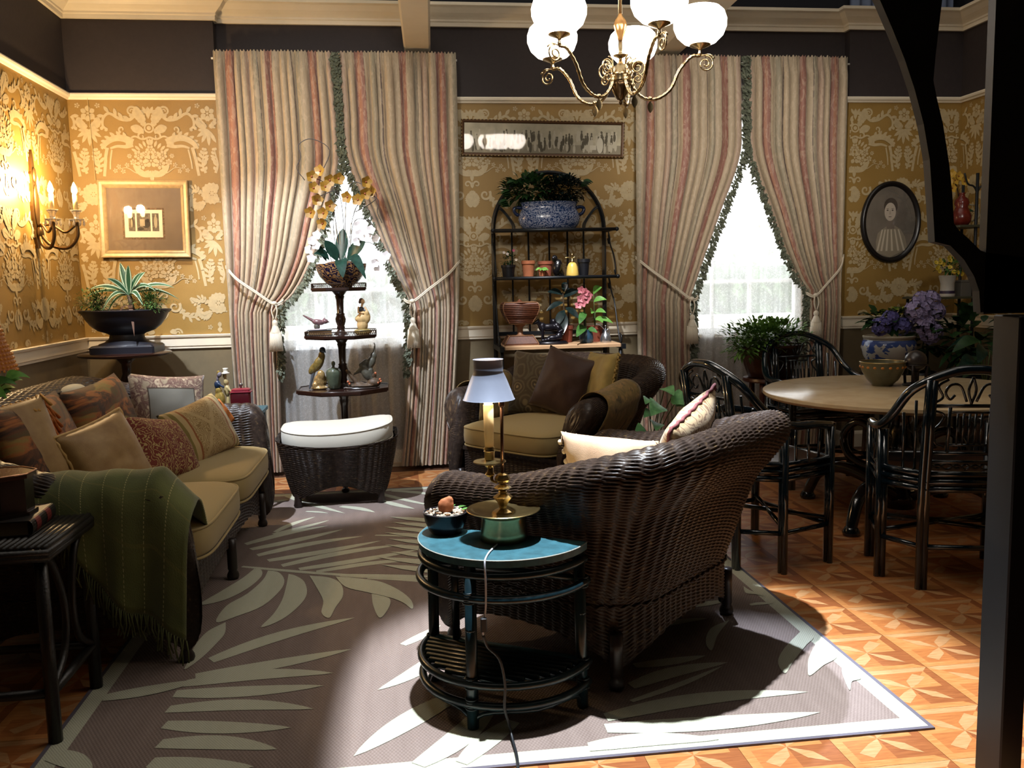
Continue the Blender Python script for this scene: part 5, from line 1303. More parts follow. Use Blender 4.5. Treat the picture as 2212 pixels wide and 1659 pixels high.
# rubber plant
p = pot_thing('rubber_plant', 'dark glossy rubber plant in a terracotta pot on the rack', 1.27, 6.72, z3, .05, .062, .13, mat('terracotta_red', '#7a3a26', .8, var=.2, vs=20), 'plant')
stemobj(p, [(1.27, 6.72, 1.09), (1.26, 6.71, 1.22), (1.25, 6.70, 1.36)], .006, stem_m)
for b, d, L, W in (((1.25, 6.70, 1.34), (-.7, -.2, .45), .16, .06), ((1.25, 6.69, 1.28), (-1, -.3, -.05), .15, .05), ((1.26, 6.69, 1.22), (-.6, -.6, -.5), .15, .065), ((1.26, 6.69, 1.20), (-.25, -.7, -.7), .16, .07), ((1.26, 6.70, 1.32), (.5, -.1, .5), .16, .07), ((1.27, 6.7, 1.24), (.5, -.6, -.2), .14, .06), ((1.26, 6.7, 1.36), (.1, .1, 1), .13, .05)): leafobj(p, b, d, L, W, g_black, .35)
# orchid in a blue jar
jar = thing('orchid_jar', 'small blue jar with a pink orchid on the rack', 'plant', (1.405, 6.58, z3))
m = MB(); m.lathe([(0, 0), (.045, 0), (.052, .01), (.054, .04), (.05, .07), (.042, .085), (.044, .1), (.04, .1), (.036, .09), (0, .088)], 24); m.build('jar', mat('slate_blue_glaze', '#2a4458', .3, var=.3, vs=30), jar, True, sharp=1)
stemobj(jar, [(1.405, 6.58, 1.06), (1.40, 6.575, 1.15), (1.385, 6.565, 1.25), (1.375, 6.55, 1.32)], .004)
pk = mat('pink_petal', '#c0707a', .5, var=.25, vs=40); pkh = mat('pink_heart', '#8a2a44', .5)
for a, b, c in ((1.36, 6.53, 1.375), (1.385, 6.52, 1.335), (1.35, 6.52, 1.31), (1.40, 6.53, 1.30), (1.37, 6.515, 1.275), (1.42, 6.53, 1.335), (1.335, 6.52, 1.26), (1.39, 6.52, 1.36)): flower(jar, (a, b, c), (random.uniform(-.5, .4), -1, random.uniform(-.2, .4)), .034, pk, 5, pkh)
for b, d, L, W in (((1.41, 6.56, 1.07), (.6, -.5, .3), .10, .05), ((1.40, 6.56, 1.09), (-.5, -.7, .2), .2, .075), ((1.40, 6.56, 1.2), (-.4, -.6, .0), .15, .06)): leafobj(jar, b, d, L, W, g_mid, .5)
p = pot_thing('peace_lily', 'broad leaved green plant in a red pot at the right end of the rack', 1.50, 6.70, z3, .05, .06, .12, mat('terracotta_red', '#7a3a26', .8), 'plant')
for b, d, L, W in (((1.49, 6.69, 1.34), (.35, -.2, .9), .16, .055), ((1.49, 6.68, 1.28), (.75, -.3, .7), .14, .05), ((1.50, 6.68, 1.14), (.8, -.4, .35), .16, .05), ((1.49, 6.66, 1.15), (.3, -.8, .3), .13, .05), ((1.48, 6.66, 1.2), (-.3, -.8, .5), .14, .05), ((1.50, 6.68, 1.2), (.6, -.6, .5), .12, .045)):
    leafobj(p, b, d, L, W, g_light, .5); stemobj(p, [(1.50, 6.70, 1.09), ((1.50+b[0])/2, 6.69, (1.09+b[2])/2), b], .003, n=6)
sv = thing('silver_mister', 'polished silver plant mister at the right end of the rack', 'mister', (1.555, 6.58, z3))
slv = mat('silver_metal', '#b8bcc4', .25, .9)
m = MB(); m.lathe([(0, 0), (.042, 0), (.044, .008), (.04, .04), (.03, .065), (.014, .075), (.012, .09), (0, .091)], 24); m.build('bottle', slv, sv, True, sharp=1)
m = MB(); m.tube(bez([(0, 0, .088), (-.02, 0, .11), (-.05, 0, .135), (-.075, 0, .14)], 10), .004, 6); m.tube(bez([(0, 0, .08), (.02, 0, .10), (.03, 0, .085), (.03, 0, .06)], 8), .0035, 6); m.lathe([(.004, .09), (.004, .12), (.01, .124), (0, .13)], 10); m.build('pump', slv, sv, True)
# ================================================================ tiered table by the window
mah_m = mat('dark_mahogany', '#26140f', .28, var=.25, vs=20, coat=.3)
TX, TY = -.42, 6.43
tt = thing('tiered_table', 'dark mahogany three tier octagonal table before the window', 'table', (TX, TY, 0))
def octg(r, k=1.0): return [(r*cos(pi/8+i*pi/4)/cos(pi/8)*.96, r*k*sin(pi/8+i*pi/4)/cos(pi/8)*.96) for i in range(8)]
for z, r, gal in ((.70, .335, False), (1.085, .262, True), (1.42, .20, True)):
    m = MB(); m.prism(octg(r*.97), z-.012, z-.004); m.prism(octg(r), z-.004, z+.014); m.build('tier', mah_m, tt)
    if gal:
        P = octg(r*.98)
        for i in range(8):
            a, b = V(*P[i], 0), V(*P[(i+1) % 8], 0); n = max(4, int((b-a).length/.018)); m = MB()
            m.tube([a+V(0, 0, z+.042), b+V(0, 0, z+.042)], .0035, 4); pts = [a.lerp(b, k/(2*n))+V(0, 0, z+(.016 if k % 2 else .04)) for k in range(2*n+1)]; m.tube(pts, .0022, 4); m.build('gallery_rail', mat('pierced_brass', '#3a2a1e', .35, .5), tt)
    else:
        m = MB(); m.tube([(*p, z+.016) for p in octg(r*.985)], .006, 6, closed=True); m.build('moulded_edge', mah_m, tt, True)
def column(z0, z1):
    h = z1-z0; return [(.055, z0), (.05, z0+.02*h), (.03, z0+.08*h), (.024, z0+.12*h), (.03, z0+.15*h), (.026, z0+.2*h), (.036, z0+.3*h), (.038, z0+.36*h), (.028, z0+.45*h), (.032, z0+.47*h), (.024, z0+.5*h), (.027, z0+.8*h), (.034, z0+.88*h), (.03, z0+.9*h), (.05, z0+.98*h), (.055, z1)]
for a, b in ((.714, 1.073), (1.099, 1.408), (.16, .688)): m = MB(); m.lathe(column(a, b), 20); m.build('column', mah_m, tt, True)
for k in range(3):
    a = radians(-90+120*k); c, s = cos(a), sin(a); m = MB(); m.tube(bez([(c*.03, s*.03, .2), (c*.12, s*.12, .2), (c*.2, s*.2, .1), (c*.27, s*.27, .02)], 14), [.028-.0008*i for i in range(15)], 8); m.ell((c*.27, s*.27, .02), (.03, .03, .02), 10, 6); m.build('foot', mah_m, tt, True)
# ---- orchid bowl
ob_ = thing('orchid_bowl', 'navy and gold bowl planted with yellow and white orchids on the tiered table', 'plant', (TX+.02, TY, 1.434))
m = MB(); m.lathe([(0, 0), (.07, 0), (.075, .006), (.11, .03), (.15, .075), (.172, .12), (.18, .165), (.175, .167), (.165, .14), (0, .13)], 40); m.build('bowl', china('navy_gold', 13, '#8a6a44', '#15122c', .62), ob_, True, sharp=1.1)
m = MB(); m.ell((0, 0, .13), (.155, .155, .06), 20, 10); m.build('moss', mat('brown_moss', '#5a3a1c', .9, var=.4, vs=60, bump=.8, bs=60), ob_, True)
bx_, by_, bz_ = TX+.02, TY, 1.6
for b, d, L, W, be in (((-.02, -.04, .02), (-.45, -.3, 1.0), .2, .085, .15), ((.05, -.05, .02), (.6, -.3, .9), .25, .10, .25), ((-.08, -.04, .03), (-.55, -.4, .9), .24, .065, .6), ((.0, -.10, .02), (.15, -.9, .35), .20, .09, .9), ((.06, -.09, .03), (.55, -.7, .35), .24, .09, .9), ((.0, -.02, .02), (.1, .1, 1), .26, .09, .1), ((-.10, -.02, .02), (-.35, -.2, .9), .16, .04, .1)):
    leafobj(ob_, (bx_+b[0], by_+b[1], bz_+b[2]), d, L, W, g_blue, be)
yel = mat('yellow_petal', '#84601c', .5, var=.2, vs=40); yh = mat('rust_heart', '#7a3a16', .6); wht = mat('white_petal', '#d9d4d6', .5); budm = mat('bud_green', '#7a7a50', .6); wirem = mat('dark_twig', '#2c2420', .7)
for a, b, c, d in (((0, 0, 0), (-.03, -.02, .35), (-.08, -.02, .55), (-.17, -.06, .60)), ((.02, 0, 0), (.03, -.02, .3), (.0, -.03, .5), (-.12, -.06, .47)), ((.03, 0, 0), (.05, 0, .4), (.10, -.03, .56), (.2, -.06, .54)), ((.04, .02, 0), (.09, 0, .3), (.15, -.04, .42), (.22, -.08, .36)), ((-.03, 0, 0), (-.04, -.02, .3), (-.02, -.02, .46), (.0, -.02, .5)), ((.06, 0, 0), (.1, -.03, .28), (.2, -.05, .3), (.27, -.08, .2)), ((-.06, 0, 0), (-.11, -.03, .18), (-.18, -.06, .2), (-.2, -.08, .1)), ((.06, 0, 0), (.16, -.03, .14), (.25, -.06, .12), (.3, -.08, .02))):
    stemobj(ob_, [(bx_+q[0], by_+q[1], bz_+q[2]) for q in (a, b, c, d)], .0026, wirem)
for x, z in ((-.17, .60), (-.11, .64), (-.05, .58), (-.16, .52), (-.08, .53), (.01, .59), (-.14, .44), (-.10, .35), (-.19, .36), (-.06, .40), (-.11, .28), (.20, .56), (.19, .48), (.14, .44), (.07, .46), (.23, .50)):
    flower(ob_, (bx_+x, by_-.07+.03*sin(x*90), bz_+z), (.5*sin(x*70), -1, .2*cos(z*60)), .048, yel, 5, yh, W=.95, cup=.45)
for x, z in ((.13, .26), (.18, .27), (.22, .23), (.20, .18), (.25, .17), (.14, .20), (.12, .15), (.27, .05), (.30, .02), (.24, .0), (.26, -.05), (.32, .05), (-.19, .16), (-.16, .13), (-.21, .1), (-.15, .2), (-.2, .04)):
    flower(ob_, (bx_+x, by_-.09+.02*sin(x*80), bz_+z), (.4*sin(x*60), -1, .1), .036, wht, 5, W=.95)
for pts in ([(-.12, -.05, .6), (-.04, -.06, .78), (-.16, -.05, .86), (-.25, -.05, .82), (-.24, -.05, .74), (-.27, -.05, .66), (-.22, -.05, .58)], [(.2, -.05, .5), (.28, -.05, .44), (.27, -.05, .36), (.3, -.05, .28)], [(.12, -.05, .36), (.2, -.05, .4), (.27, -.05, .46), (.24, -.05, .54)]):
    stemobj(ob_, [(bx_+a, by_+b, bz_+c) for a, b, c in pts], .003, wirem, 'curly_twig', 30)
for x in (-.06, -.02, .0, .05, .08): stemobj(ob_, [(bx_+x*.4, by_, bz_), (bx_+x, by_-.01, bz_+.2), (bx_+x*1.1-.01, by_-.01, bz_+.42)], .0018, mat('bamboo_stake', '#8a7a54', .7), 'stake', 6)
# ---- middle tier
bk = book('tan book lying under the bird figurine on the tiered table', (TX-.145, TY-.03, 1.10), radians(184), .17, .13, .037, mat('black_cloth', '#20242a', .5), False, '#7a5c38')
bird = thing('bird_figurine', 'pink porcelain bird with a raised tail on the book', 'figurine', (TX-.155, TY-.04, 1.137))
blob(bird, 'body', mat('pink_porcelain', '#6e5054', .25, var=.3, vs=30), [((.0, 0, .055), (.045, .024, .022), ('Y', .15)), ((.048, 0, .06), (.022, .019, .018)), ((-.035, 0, .066), (-.10, 0, .105), .012, .006), ((.062, 0, .058), (.083, 0, .05), .008, .002), ((.04, 0, .075), (.048, 0, .09), .006, .002)], .004)
m = MB(); m.ell((-.01, 0, .024), (.022, .018, .024), 10, 7); m.build('stump', mat('stump_grey', '#4c4a44', .6), bird, True)
m = MB(); m.lathe([(0, 0), (.055, 0), (.06, .004), (.05, .008), (0, .009)], 24, sy=.7); m.build('base', mat('pale_porcelain', '#b8aab0', .3), bird, True)
lady = thing('lady_figurine', 'cream figurine of a woman in a long dress on the tiered table', 'figurine', (TX+.155, TY-.05, 1.099))
m = MB(); m.ell((0, 0, .018), (.062, .045, .026), 16, 8); m.build('rock_base', mat('mossy_base', '#7a6a3a', .5, var=.3, vs=40), lady, True)
blob(lady, 'dress', mat('cream_bisque', '#b89a68', .5, var=.12, vs=30), [((0, 0, .065), (.04, .034, .05)), ((-.002, 0, .11), (.044, .036, .04)), ((.0, 0, .145), (.024, .02, .03)), ((.03, -.012, .12), (.03, .02, .045)), ((.035, -.02, .15), (.016, .014, .022)), ((-.03, 0, .11), (.022, .026, .022))], .004)
blob(lady, 'bodice', mat('dark_bodice', '#2e3038', .5), [((-.004, -.002, .175), (.021, .017, .022)), ((.012, -.008, .17), (.03, -.014, .16), .008, .007)], .0035)
blob(lady, 'head_and_arms', mat('skin_bisque', '#c09a70', .5), [((0, 0, .195), (.004, -.002, .215), .009, .008), ((.008, -.004, .232), (.0155, .0165, .019)), ((-.022, -.004, .19), (-.026, -.012, .155), .008, .006), ((-.026, -.012, .155), (.012, -.03, .15), .006, .005), ((.022, -.004, .188), (.038, -.016, .165), .008, .006), ((.022, -.018, .228), (.026, -.02, .226), .0035, .003)], .003, 2)
blob(lady, 'hair', mat('brown_hair', '#4a2c18', .6), [((-.001, .003, .24), (.018, .018, .017)), ((-.012, .006, .228), (.01, .012, .012))], .003, 2)
# ---- bottom tier
par = thing('parrot_figurine', 'yellow and grey porcelain parrot perched on a gilded rock on the tiered table', 'figurine', (TX-.165, TY-.06, .715))
blob(par, 'body', mat('parrot_plumage', '#6a5a2e', .3, var=.5, vs=45), [((.0, 0, .185), (.034, .032, .065), ('Y', .5)), ((.025, 0, .235), (.025, .025, .04)), ((-.03, .01, .155), (.03, .022, .06), ('Y', .7))], .0045)
blob(par, 'head', mat('dark_head', '#22303a', .3), [((.032, 0, .278), (.023, .022, .024)), ((.045, -.01, .272), (.056, -.014, .262), .008, .004)], .004)
blob(par, 'tail', mat('grey_tail', '#4a5058', .4), [((-.035, .01, .13), (-.07, .01, .01), .014, .008)], .004)
blob(par, 'gilded_rock', mat('gilded_glaze', '#a88a5a', .2, .4, var=.5, vs=60), [((0, 0, .05), (.042, .035, .06)), ((.015, -.01, .1), (.03, .026, .04)), ((0, 0, .01), (.062, .045, .015)), ((-.03, -.02, .03), (.02, .02, .025)), ((.035, .01, .06), (.02, .02, .04))], .005)
gj = thing('melon_jar', 'grey green ribbed melon jar beside the parrot on the tiered table', 'jar', (TX-.06, TY-.08, .715))
m = MB(); prof = [(.03, 0), (.042, .01), (.046, .05), (.054, .09), (.055, .12), (.044, .145), (.015, .155)]; n = 40
vs_ = [V(r*(1-.05*abs(sin(8*pi*k/n)))*cos(2*pi*k/n), r*(1-.05*abs(sin(8*pi*k/n)))*sin(2*pi*k/n), z) for r, z in prof for k in range(n)]
m.add(vs_, [(j*n+k, j*n+(k+1) % n, (j+1)*n+(k+1) % n, (j+1)*n+k) for j in range(len(prof)-1) for k in range(n)]+[tuple(range(n-1, -1, -1))]); m.build('ribbed_body', mat('celadon_glaze', '#474f40', .35, var=.2, vs=40), gj, True)
m = MB(); m.lathe([(.016, .152), (.008, .162), (.013, .175), (.014, .188), (.008, .198), (0, .2)], 14); m.build('knob', mat('celadon_glaze', '#474f40', .35), gj, True)
tray = thing('wooden_tray', 'thin dark tray under the creature figurine on the tiered table', 'tray', (TX+.135, TY-.1, .715))
m = MB(); m.lathe([(0, 0), (.125, 0), (.13, .006), (.125, .01), (.118, .006), (0, .006)], 32, sy=.45); m.build('tray', mah_m, tray, True, sharp=.8)
cr_ = thing('creature_figurine', 'grey green winged creature figurine on rocks with flowers on the tiered table', 'figurine', (TX+.15, TY-.09, .722))
blob(cr_, 'creature', mat('creature_grey', '#4c4a40', .45, var=.35, vs=50), [((.02, 0, .10), (.035, .03, .06), ('Y', -.5)), ((.055, 0, .175), (.032, .026, .05), ('Y', .5)), ((.075, 0, .22), (.024, .02, .03)), ((.08, 0, .235), (.088, 0, .30), .012, .006), ((.088, 0, .30), (.082, 0, .315), .006, .005), ((.0, 0, .14), (-.06, 0, .10), .024, .01), ((.02, .0, .18), (-.02, .0, .16), .02, .012), ((.05, 0, .12), (.06, 0, .02), .022, .02), ((-.05, 0, .105), (-.075, 0, .085), .008, .003)], .005)
blob(cr_, 'rocks', mat('creature_rock', '#4a3826', .6, var=.4, vs=50), [((.07, 0, .03), (.05, .04, .035)), ((.06, .01, .08), (.032, .03, .03)), ((.0, .0, .012), (.11, .045, .015)), ((-.03, 0, .02), (.04, .03, .02)), ((-.055, 0, .04), (-.10, 0, .10), .018, .012), ((-.1, 0, .105), (-.115, 0, .12), .014, .012)], .005)
for x, z in ((.115, .055), (.1, .03), (.12, .04), (-.10, .03), (-.11, .045), (.085, .1)): m = MB(); m.ell((x, -.025, z), .009, 8, 5); m.build('china_flower', mat('orange_china', '#b0603c', .4), cr_, True)
# ================================================================ urn on pedestal table
pt = thing('pedestal_table', 'round dark pedestal table in the corner under the black urn', 'table', (-1.93, 6.5, 0))
m = MB(); m.lathe([(0, .985), (.27, .985), (.305, .992), (.31, 1.004), (.3, 1.012), (0, 1.012)], 48); m.build('table_top', mah_m, pt, True, sharp=.7)
m = MB(); m.lathe([(.05, .2), (.04, .25), (.03, .32), (.04, .4), (.045, .5), (.03, .6), (.028, .75), (.045, .82), (.03, .86), (.035, .93), (.08, .985)], 20); m.build('column', mah_m, pt, True)
for k in range(3):
    a = radians(-90+120*k); c, s = cos(a), sin(a); m = MB(); m.tube(bez([(c*.03, s*.03, .24), (c*.15, s*.15, .2), (c*.24, s*.24, .08), (c*.3, s*.3, .02)], 14), .022, 8); m.build('foot', mah_m, pt, True)
urn = thing('black_urn', 'wide black urn planted with a striped dracaena and ferns', 'planter', (-1.91, 6.5, 1.012))
bu = mat('matt_black_urn', '#16151d', .45)
m = MB(); m.bbox(-.215, .215, -.15, .15, 0, .055, .012); m.build('plinth', bu, urn)
m = MB(); m.lathe([(.2, .05), (.19, .062), (.15, .075), (.12, .1), (.115, .125), (.13, .135), (.19, .155), (.235, .19), (.268, .235), (.285, .27), (.305, .285), (.31, .295), (.3, .3), (.27, .285), (0, .27)], 48, sy=.72); m.build('bowl', bu, urn, True, sharp=.9)
def striped():
    t = NT('striped_leaf'); uv = t.node('UVMap').outputs[0]; sp = t.node('SeparateXYZ'); t.inp(sp, 0, uv); d = t.math('ABSOLUTE', t.math('SUBTRACT', sp.outputs[0], .5))
    t.set('Base Color', t.mix(t.math('COMPARE', d, .36, .08), srgb('#284a30'), srgb('#a8b89a'))); t.set('Roughness', .35); return t.mat
drm = striped(); ux, uy, uz = -1.865, 6.46, 1.29
m = MB(); m.tube([(ux+.02, uy, uz-.02), (ux+.01, uy, uz+.07), (ux, uy, uz+.12)], .017, 8); m.build('stem', stem_m, urn, True, True)
for d, L, W, be in (((-.9, -.3, .75), .30, .05, .45), ((-.95, 0, .5), .33, .05, .5), ((-.45, -.5, .9), .22, .05, .3), ((-.2, .1, 1), .22, .055, .1), ((.1, -.2, 1.1), .2, .055, .1), ((.45, -.3, 1), .24, .05, .3), ((.8, -.4, .9), .3, .05, .55), ((1, -.1, .7), .34, .045, .4), ((1, .1, .45), .32, .045, .45), ((.6, -.7, .6), .22, .05, .7), ((-.6, -.7, .6), .24, .05, .8), ((-.75, -.5, .3), .18, .045, 1.0), ((.3, .4, .9), .26, .05, .3)):
    mb = MB(); mb.leaf((ux, uy, uz+.12), d, (0, -.6, .8), L*1.2, W*.95, be*1.05, .3, 10, 0); mb.build('leaf', drm, urn, True, True)
for d, L in (((.35, -.8, .3), .2), ((-.6, -.5, .1), .15)): mb = MB(); mb.leaf((ux, uy-.02, uz+.05), d, (0, 0, 1), L, .04, 1.3, .3, 8, 1); mb.build('leaf', mat('dead_leaf', '#5a3a24', .7), urn, True, True)
sprigs(urn, (-2.08, 6.48, 1.29), 34, .24, g_fern, 11, .9, 'fern', (-.15, -.1), .024, 30)
sprigs(urn, (-1.74, 6.48, 1.29), 34, .24, g_fern, 12, .9, 'fern', (.25, -.1), .024, 30)
bush(urn, (-2.08, 6.44, 1.37), (.15, .1, .10), 900, .032, .009, g_fern, 14, 'fern', hollow=.1)
bush(urn, (-1.72, 6.42, 1.37), (.13, .1, .09), 800, .032, .009, g_fern, 15, 'fern', hollow=.1)
sprigs(urn, (-1.92, 6.52, 1.29), 16, .2, g_fern, 13, .7, 'fern', (0, .1), .024, 26)
# ================================================================ teal side table behind the sofa arm with figurine and tin
st = thing('teal_side_table', 'small teal topped side table beyond the far sofa arm', 'side table', (-1.10, 5.86, 0))
m = MB(); m.bbox(-.2, .2, -.17, .17, .635, .66, .004); m.build('table_top', teal_m, st)
for x in (-.17, .17):
    for y in (-.14, .14): m = MB(); m.tube([(x, y, 0), (x, y, .635)], .015, 8); m.build('leg', tdark_m, st, True)
for z in (.2, .58):
    for a in (((-.17, -.14), (.17, -.14)), ((-.17, .14), (.17, .14)), ((-.17, -.14), (-.17, .14)), ((.17, -.14), (.17, .14))): m = MB(); m.tube([(*a[0], z), (*a[1], z)], .01, 6); m.build('rail', tdark_m, st, True)
cp = thing('couple_figurine', 'gilded figurine of a dancing couple on the teal side table', 'figurine', (-1.15, 5.83, .66))
gold2 = mat('gilt_glaze', '#9a8244', .22, .35, var=.3, vs=40)
m = MB(); m.lathe([(0, 0), (.06, 0), (.064, .008), (.05, .02), (.04, .03), (0, .032)], 24, sy=.7); m.build('base', gold2, cp, True)
blob(cp, 'lady', gold2, [((-.02, 0, .07), (.036, .03, .06)), ((-.025, 0, .13), (.022, .02, .03)), ((-.02, 0, .235), (-.018, 0, .25), .012, .012)], .004)
blob(cp, 'lady_bodice', mat('navy_bodice', '#1c2c44', .3), [((-.028, 0, .17), (.022, .02, .03)), ((-.02, -.012, .175), (.012, -.02, .155), .009, .007), ((-.035, .0, .135), (.014, .014, .012))], .004)
blob(cp, 'lady_head', mat('grey_hair', '#77707a', .35), [((-.014, 0, .235), (.016, .016, .02)), ((-.026, .004, .21), (.009, .009, .02))], .0035)
blob(cp, 'gentleman', mat('pale_gilt', '#b09c6c', .3), [((.03, .01, .05), (.012, .012, .05)), ((.028, .01, .13), (.02, .017, .04)), ((.024, .01, .185), (.017, .016, .025)), ((.018, .008, .225), (.014, .014, .018)), ((.03, 0, .15), (.06, -.01, .12), .009, .007)], .004)
m = MB(); m.lathe([(0, .236), (.026, .238), (.024, .246), (.014, .25), (.014, .265), (.018, .275), (0, .277)], 16, (.024, .008, 0)); m.build('hat', mat('white_hat', '#cfcabc', .4), cp, True)
tin = thing('red_tin', 'dark red lidded tin with a round knob on the teal side table', 'tin', (-1.03, 5.81, .66))
rt = mat('oxblood_enamel', '#4a1018', .2, coat=.4)
m = MB(); m.bbox(-.064, .064, -.045, .045, 0, .125, .012); m.build('body', rt, tin)
m = MB(); m.bbox(-.067, .067, -.048, .048, .125, .132, .012); superell(m, (0, 0, .132), (.06, .042, .014), .6, .4, 24, 8); m.build('lid', mat('red_lid', '#7a2430', .35), tin, True, sharp=.7)
m = MB(); m.lathe([(.008, .143), (.005, .152), (.012, .16), (.014, .168), (.008, .178), (0, .18)], 14); m.build('knob', mat('pewter_knob', '#77706c', .3, .8), tin, True)
# ================================================================ pictures
def picglass():
    t = NT('picture_glass'); g = t.node('BsdfGlossy', i_Roughness=.03); tr = t.node('BsdfTransparent'); fr = t.node('Fresnel', i_IOR=1.5)
    mx = t.node('MixShader'); t.inp(mx, 0, t.math('MULTIPLY', fr.outputs[0], 1.0)); t.t.links.new(tr.outputs[0], mx.inputs[1]); t.t.links.new(g.outputs[0], mx.inputs[2])
    t.t.links.new(mx.outputs[0], t.out.inputs[0]); return t.mat
pg_m = picglass()
def pframe(root, w_, h_, prof, m_, name='frame_side'):
    """four mitred mouldings; prof: (inward, out) points; local x right, z up, -y out of the wall"""
    c = [(-w_/2, -h_/2), (w_/2, -h_/2), (w_/2, h_/2), (-w_/2, h_/2)]; dr = [(1, 1), (-1, 1), (-1, -1), (1, -1)]
    for k in range(4):
        a, b = c[k], c[(k+1) % 4]; da, db = dr[k], dr[(k+1) % 4]; n = len(prof)
        vs = [V(a[0]+da[0]*i, -o, a[1]+da[1]*i) for i, o in prof]+[V(b[0]+db[0]*i, -o, b[1]+db[1]*i) for i, o in prof]
        m = MB(); m.add(vs, [(i, i+1, n+i+1, n+i) for i in range(n-1)]+[tuple(range(n-1, -1, -1)), tuple(range(n, 2*n))]); m.build(name, m_, root)
def flat(root, name, pts, y, m_):
    m = MB(); m.add([V(x, y, z) for x, z in pts], [tuple(range(len(pts)))]); return m.build(name, m_, root)
def rect(x0, x1, z0, z1): return [(x0, z0), (x1, z0), (x1, z1), (x0, z1)]
def oval(cx, cz, a, b, n=28): return [(cx+a*cos(2*pi*i/n), cz+b*sin(2*pi*i/n)) for i in range(n)]
gilt = mat('worn_gilt', '#b59a70', .4, .1, var=.15, vs=30); matb = mat('taupe_mat', '#7c6a58', .8, var=.08, vs=8); paperm = mat('cream_print', '#e0d6c0', .7); ink = mat('engraving_grey', '#6a6052', .8, var=.5, vs=60); inkd = mat('engraving_dark', '#3c362e', .8); inkl = mat('engraving_light', '#a89c84', .8)
pic = thing('framed_engraving', 'gilt framed engraving with three small scenes in a wide taupe mat', 'picture', (-1.842, YS-.012, 1.965)); pic.rotation_euler = (-.02, radians(.8), 0)
PW, PH = .635, .562
m = MB(); m.box(-PW/2+.01, PW/2-.01, -.012, 0, -PH/2+.01, PH/2-.01); m.build('mat_board', matb, pic)
pframe(pic, PW, PH, [(0, 0), (0, .03), (.006, .034), (.012, .03), (.03, .026), (.036, .03), (.042, .026), (.05, .018), (.055, .013), (.055, .0)], gilt)
flat(pic, 'figured_border', rect(-.158, .14, -.148, .082), -.0125, mat('figured_border', '#6a5138', .7, var=.7, vs=70))
flat(pic, 'print', rect(-.143, .125, -.133, .068), -.0135, paperm)
for x0, x1 in ((-.115, -.068), (-.056, .04), (.052, .1)): flat(pic, 'scene', rect(x0, x1, -.088, .043), -.0142, ink)
for pts in (oval(-.09, -.02, .012, .04), oval(-.09, .025, .006, .008), oval(.01, -.035, .028, .03), oval(.022, -.01, .012, .014), oval(-.03, -.07, .022, .012)): flat(pic, 'scene_figure', pts, -.0148, inkd)
for pts in (oval(.077, -.02, .012, .045), oval(.078, .028, .006, .008), rect(-.035, .0, -.05, .0), oval(-.092, -.03, .006, .03)): flat(pic, 'scene_figure', pts, -.0153, inkl)
m = MB(); m.box(-PW/2+.05, PW/2-.05, -.0195, -.018, -PH/2+.05, PH/2-.05); m.build('glass', pg_m, pic)
m = MB(); m.tube([(-2.185, YS-.016, 2.84), (-2.17, YS-.02, 2.25)], .0016, 5); tag(m.build('picture_cord', mat('tan_cord', '#b8a070', .7)), 'thin pale hanging cord beside the gilt framed engraving', 'cord')
# panorama
pan = thing('panoramic_photograph', 'long narrow sepia group photograph in a gilt beaded frame', 'picture', (1.165, YB-.03, 2.552)); pan.rotation_euler = (.075, radians(1.0), 0)
W2, H2 = 1.29, .275
m = MB(); m.box(-W2/2+.01, W2/2-.01, -.008, 0, -H2/2+.01, H2/2-.01); m.build('photograph', mat('sepia_photo', '#c4baa0', .8, var=.2, vs=9), pan)
fr_m = mat('brown_gilt_frame', '#4f341a', .45, .2)
pframe(pan, W2, H2, [(0, 0), (0, .018), (.006, .024), (.018, .02), (.024, .012), (.026, .009), (.026, 0)], fr_m)
m = MB()
for i in range(46):
    x = -W2/2+.01+(W2-.02)*i/45
    for z in (-H2/2+.004, H2/2-.004): m.ell((x, -.022, z), (.009, .004, .004), 6, 4)
for i in range(10):
    z = -H2/2+.02+(H2-.04)*i/9
    for x in (-W2/2+.004, W2/2-.004): m.ell((x, -.022, z), (.004, .004, .009), 6, 4)
m.build('gilt_beading', brass_m, pan, True)['kind'] = 'stuff'
flat(pan, 'photo_ground', rect(-W2/2+.026, W2/2-.026, -H2/2+.026, -.045), -.0085, mat('sepia_ground', '#a09680', .8))
rr = random.Random(4); mm = [MB(), MB()]
for i in range(170):
    x = rr.uniform(-.58, .58); z = rr.uniform(-.05, .05); q = mm[i % 2]; y = -.0088-i*1e-5
    q.add([V(a, y, b) for a, b in oval(x, z-.028, .011, .032, 10)], [tuple(range(10))]); q.add([V(a, y-5e-6, b) for a, b in oval(x, z+.01, .007, .009, 8)], [tuple(range(8))])
mm[0].build('crowd', mat('sepia_dark', '#6a6250', .8), pan)['kind'] = 'stuff'; mm[1].build('crowd', mat('sepia_pale', '#cfc6b0', .8), pan)['kind'] = 'stuff'
flat(pan, 'photo_figure', oval(.45, -.045, .026, .06), -.0112, mat('sepia_white', '#dcd4c0', .8)); flat(pan, 'photo_figure', rect(.37, .42, -.08, -.045), -.0112, mat('sepia_white', '#dcd4c0', .8))
m = MB(); m.box(-W2/2+.024, W2/2-.024, -.0135, -.012, -H2/2+.024, H2/2-.024); m.build('glass', pg_m, pan)
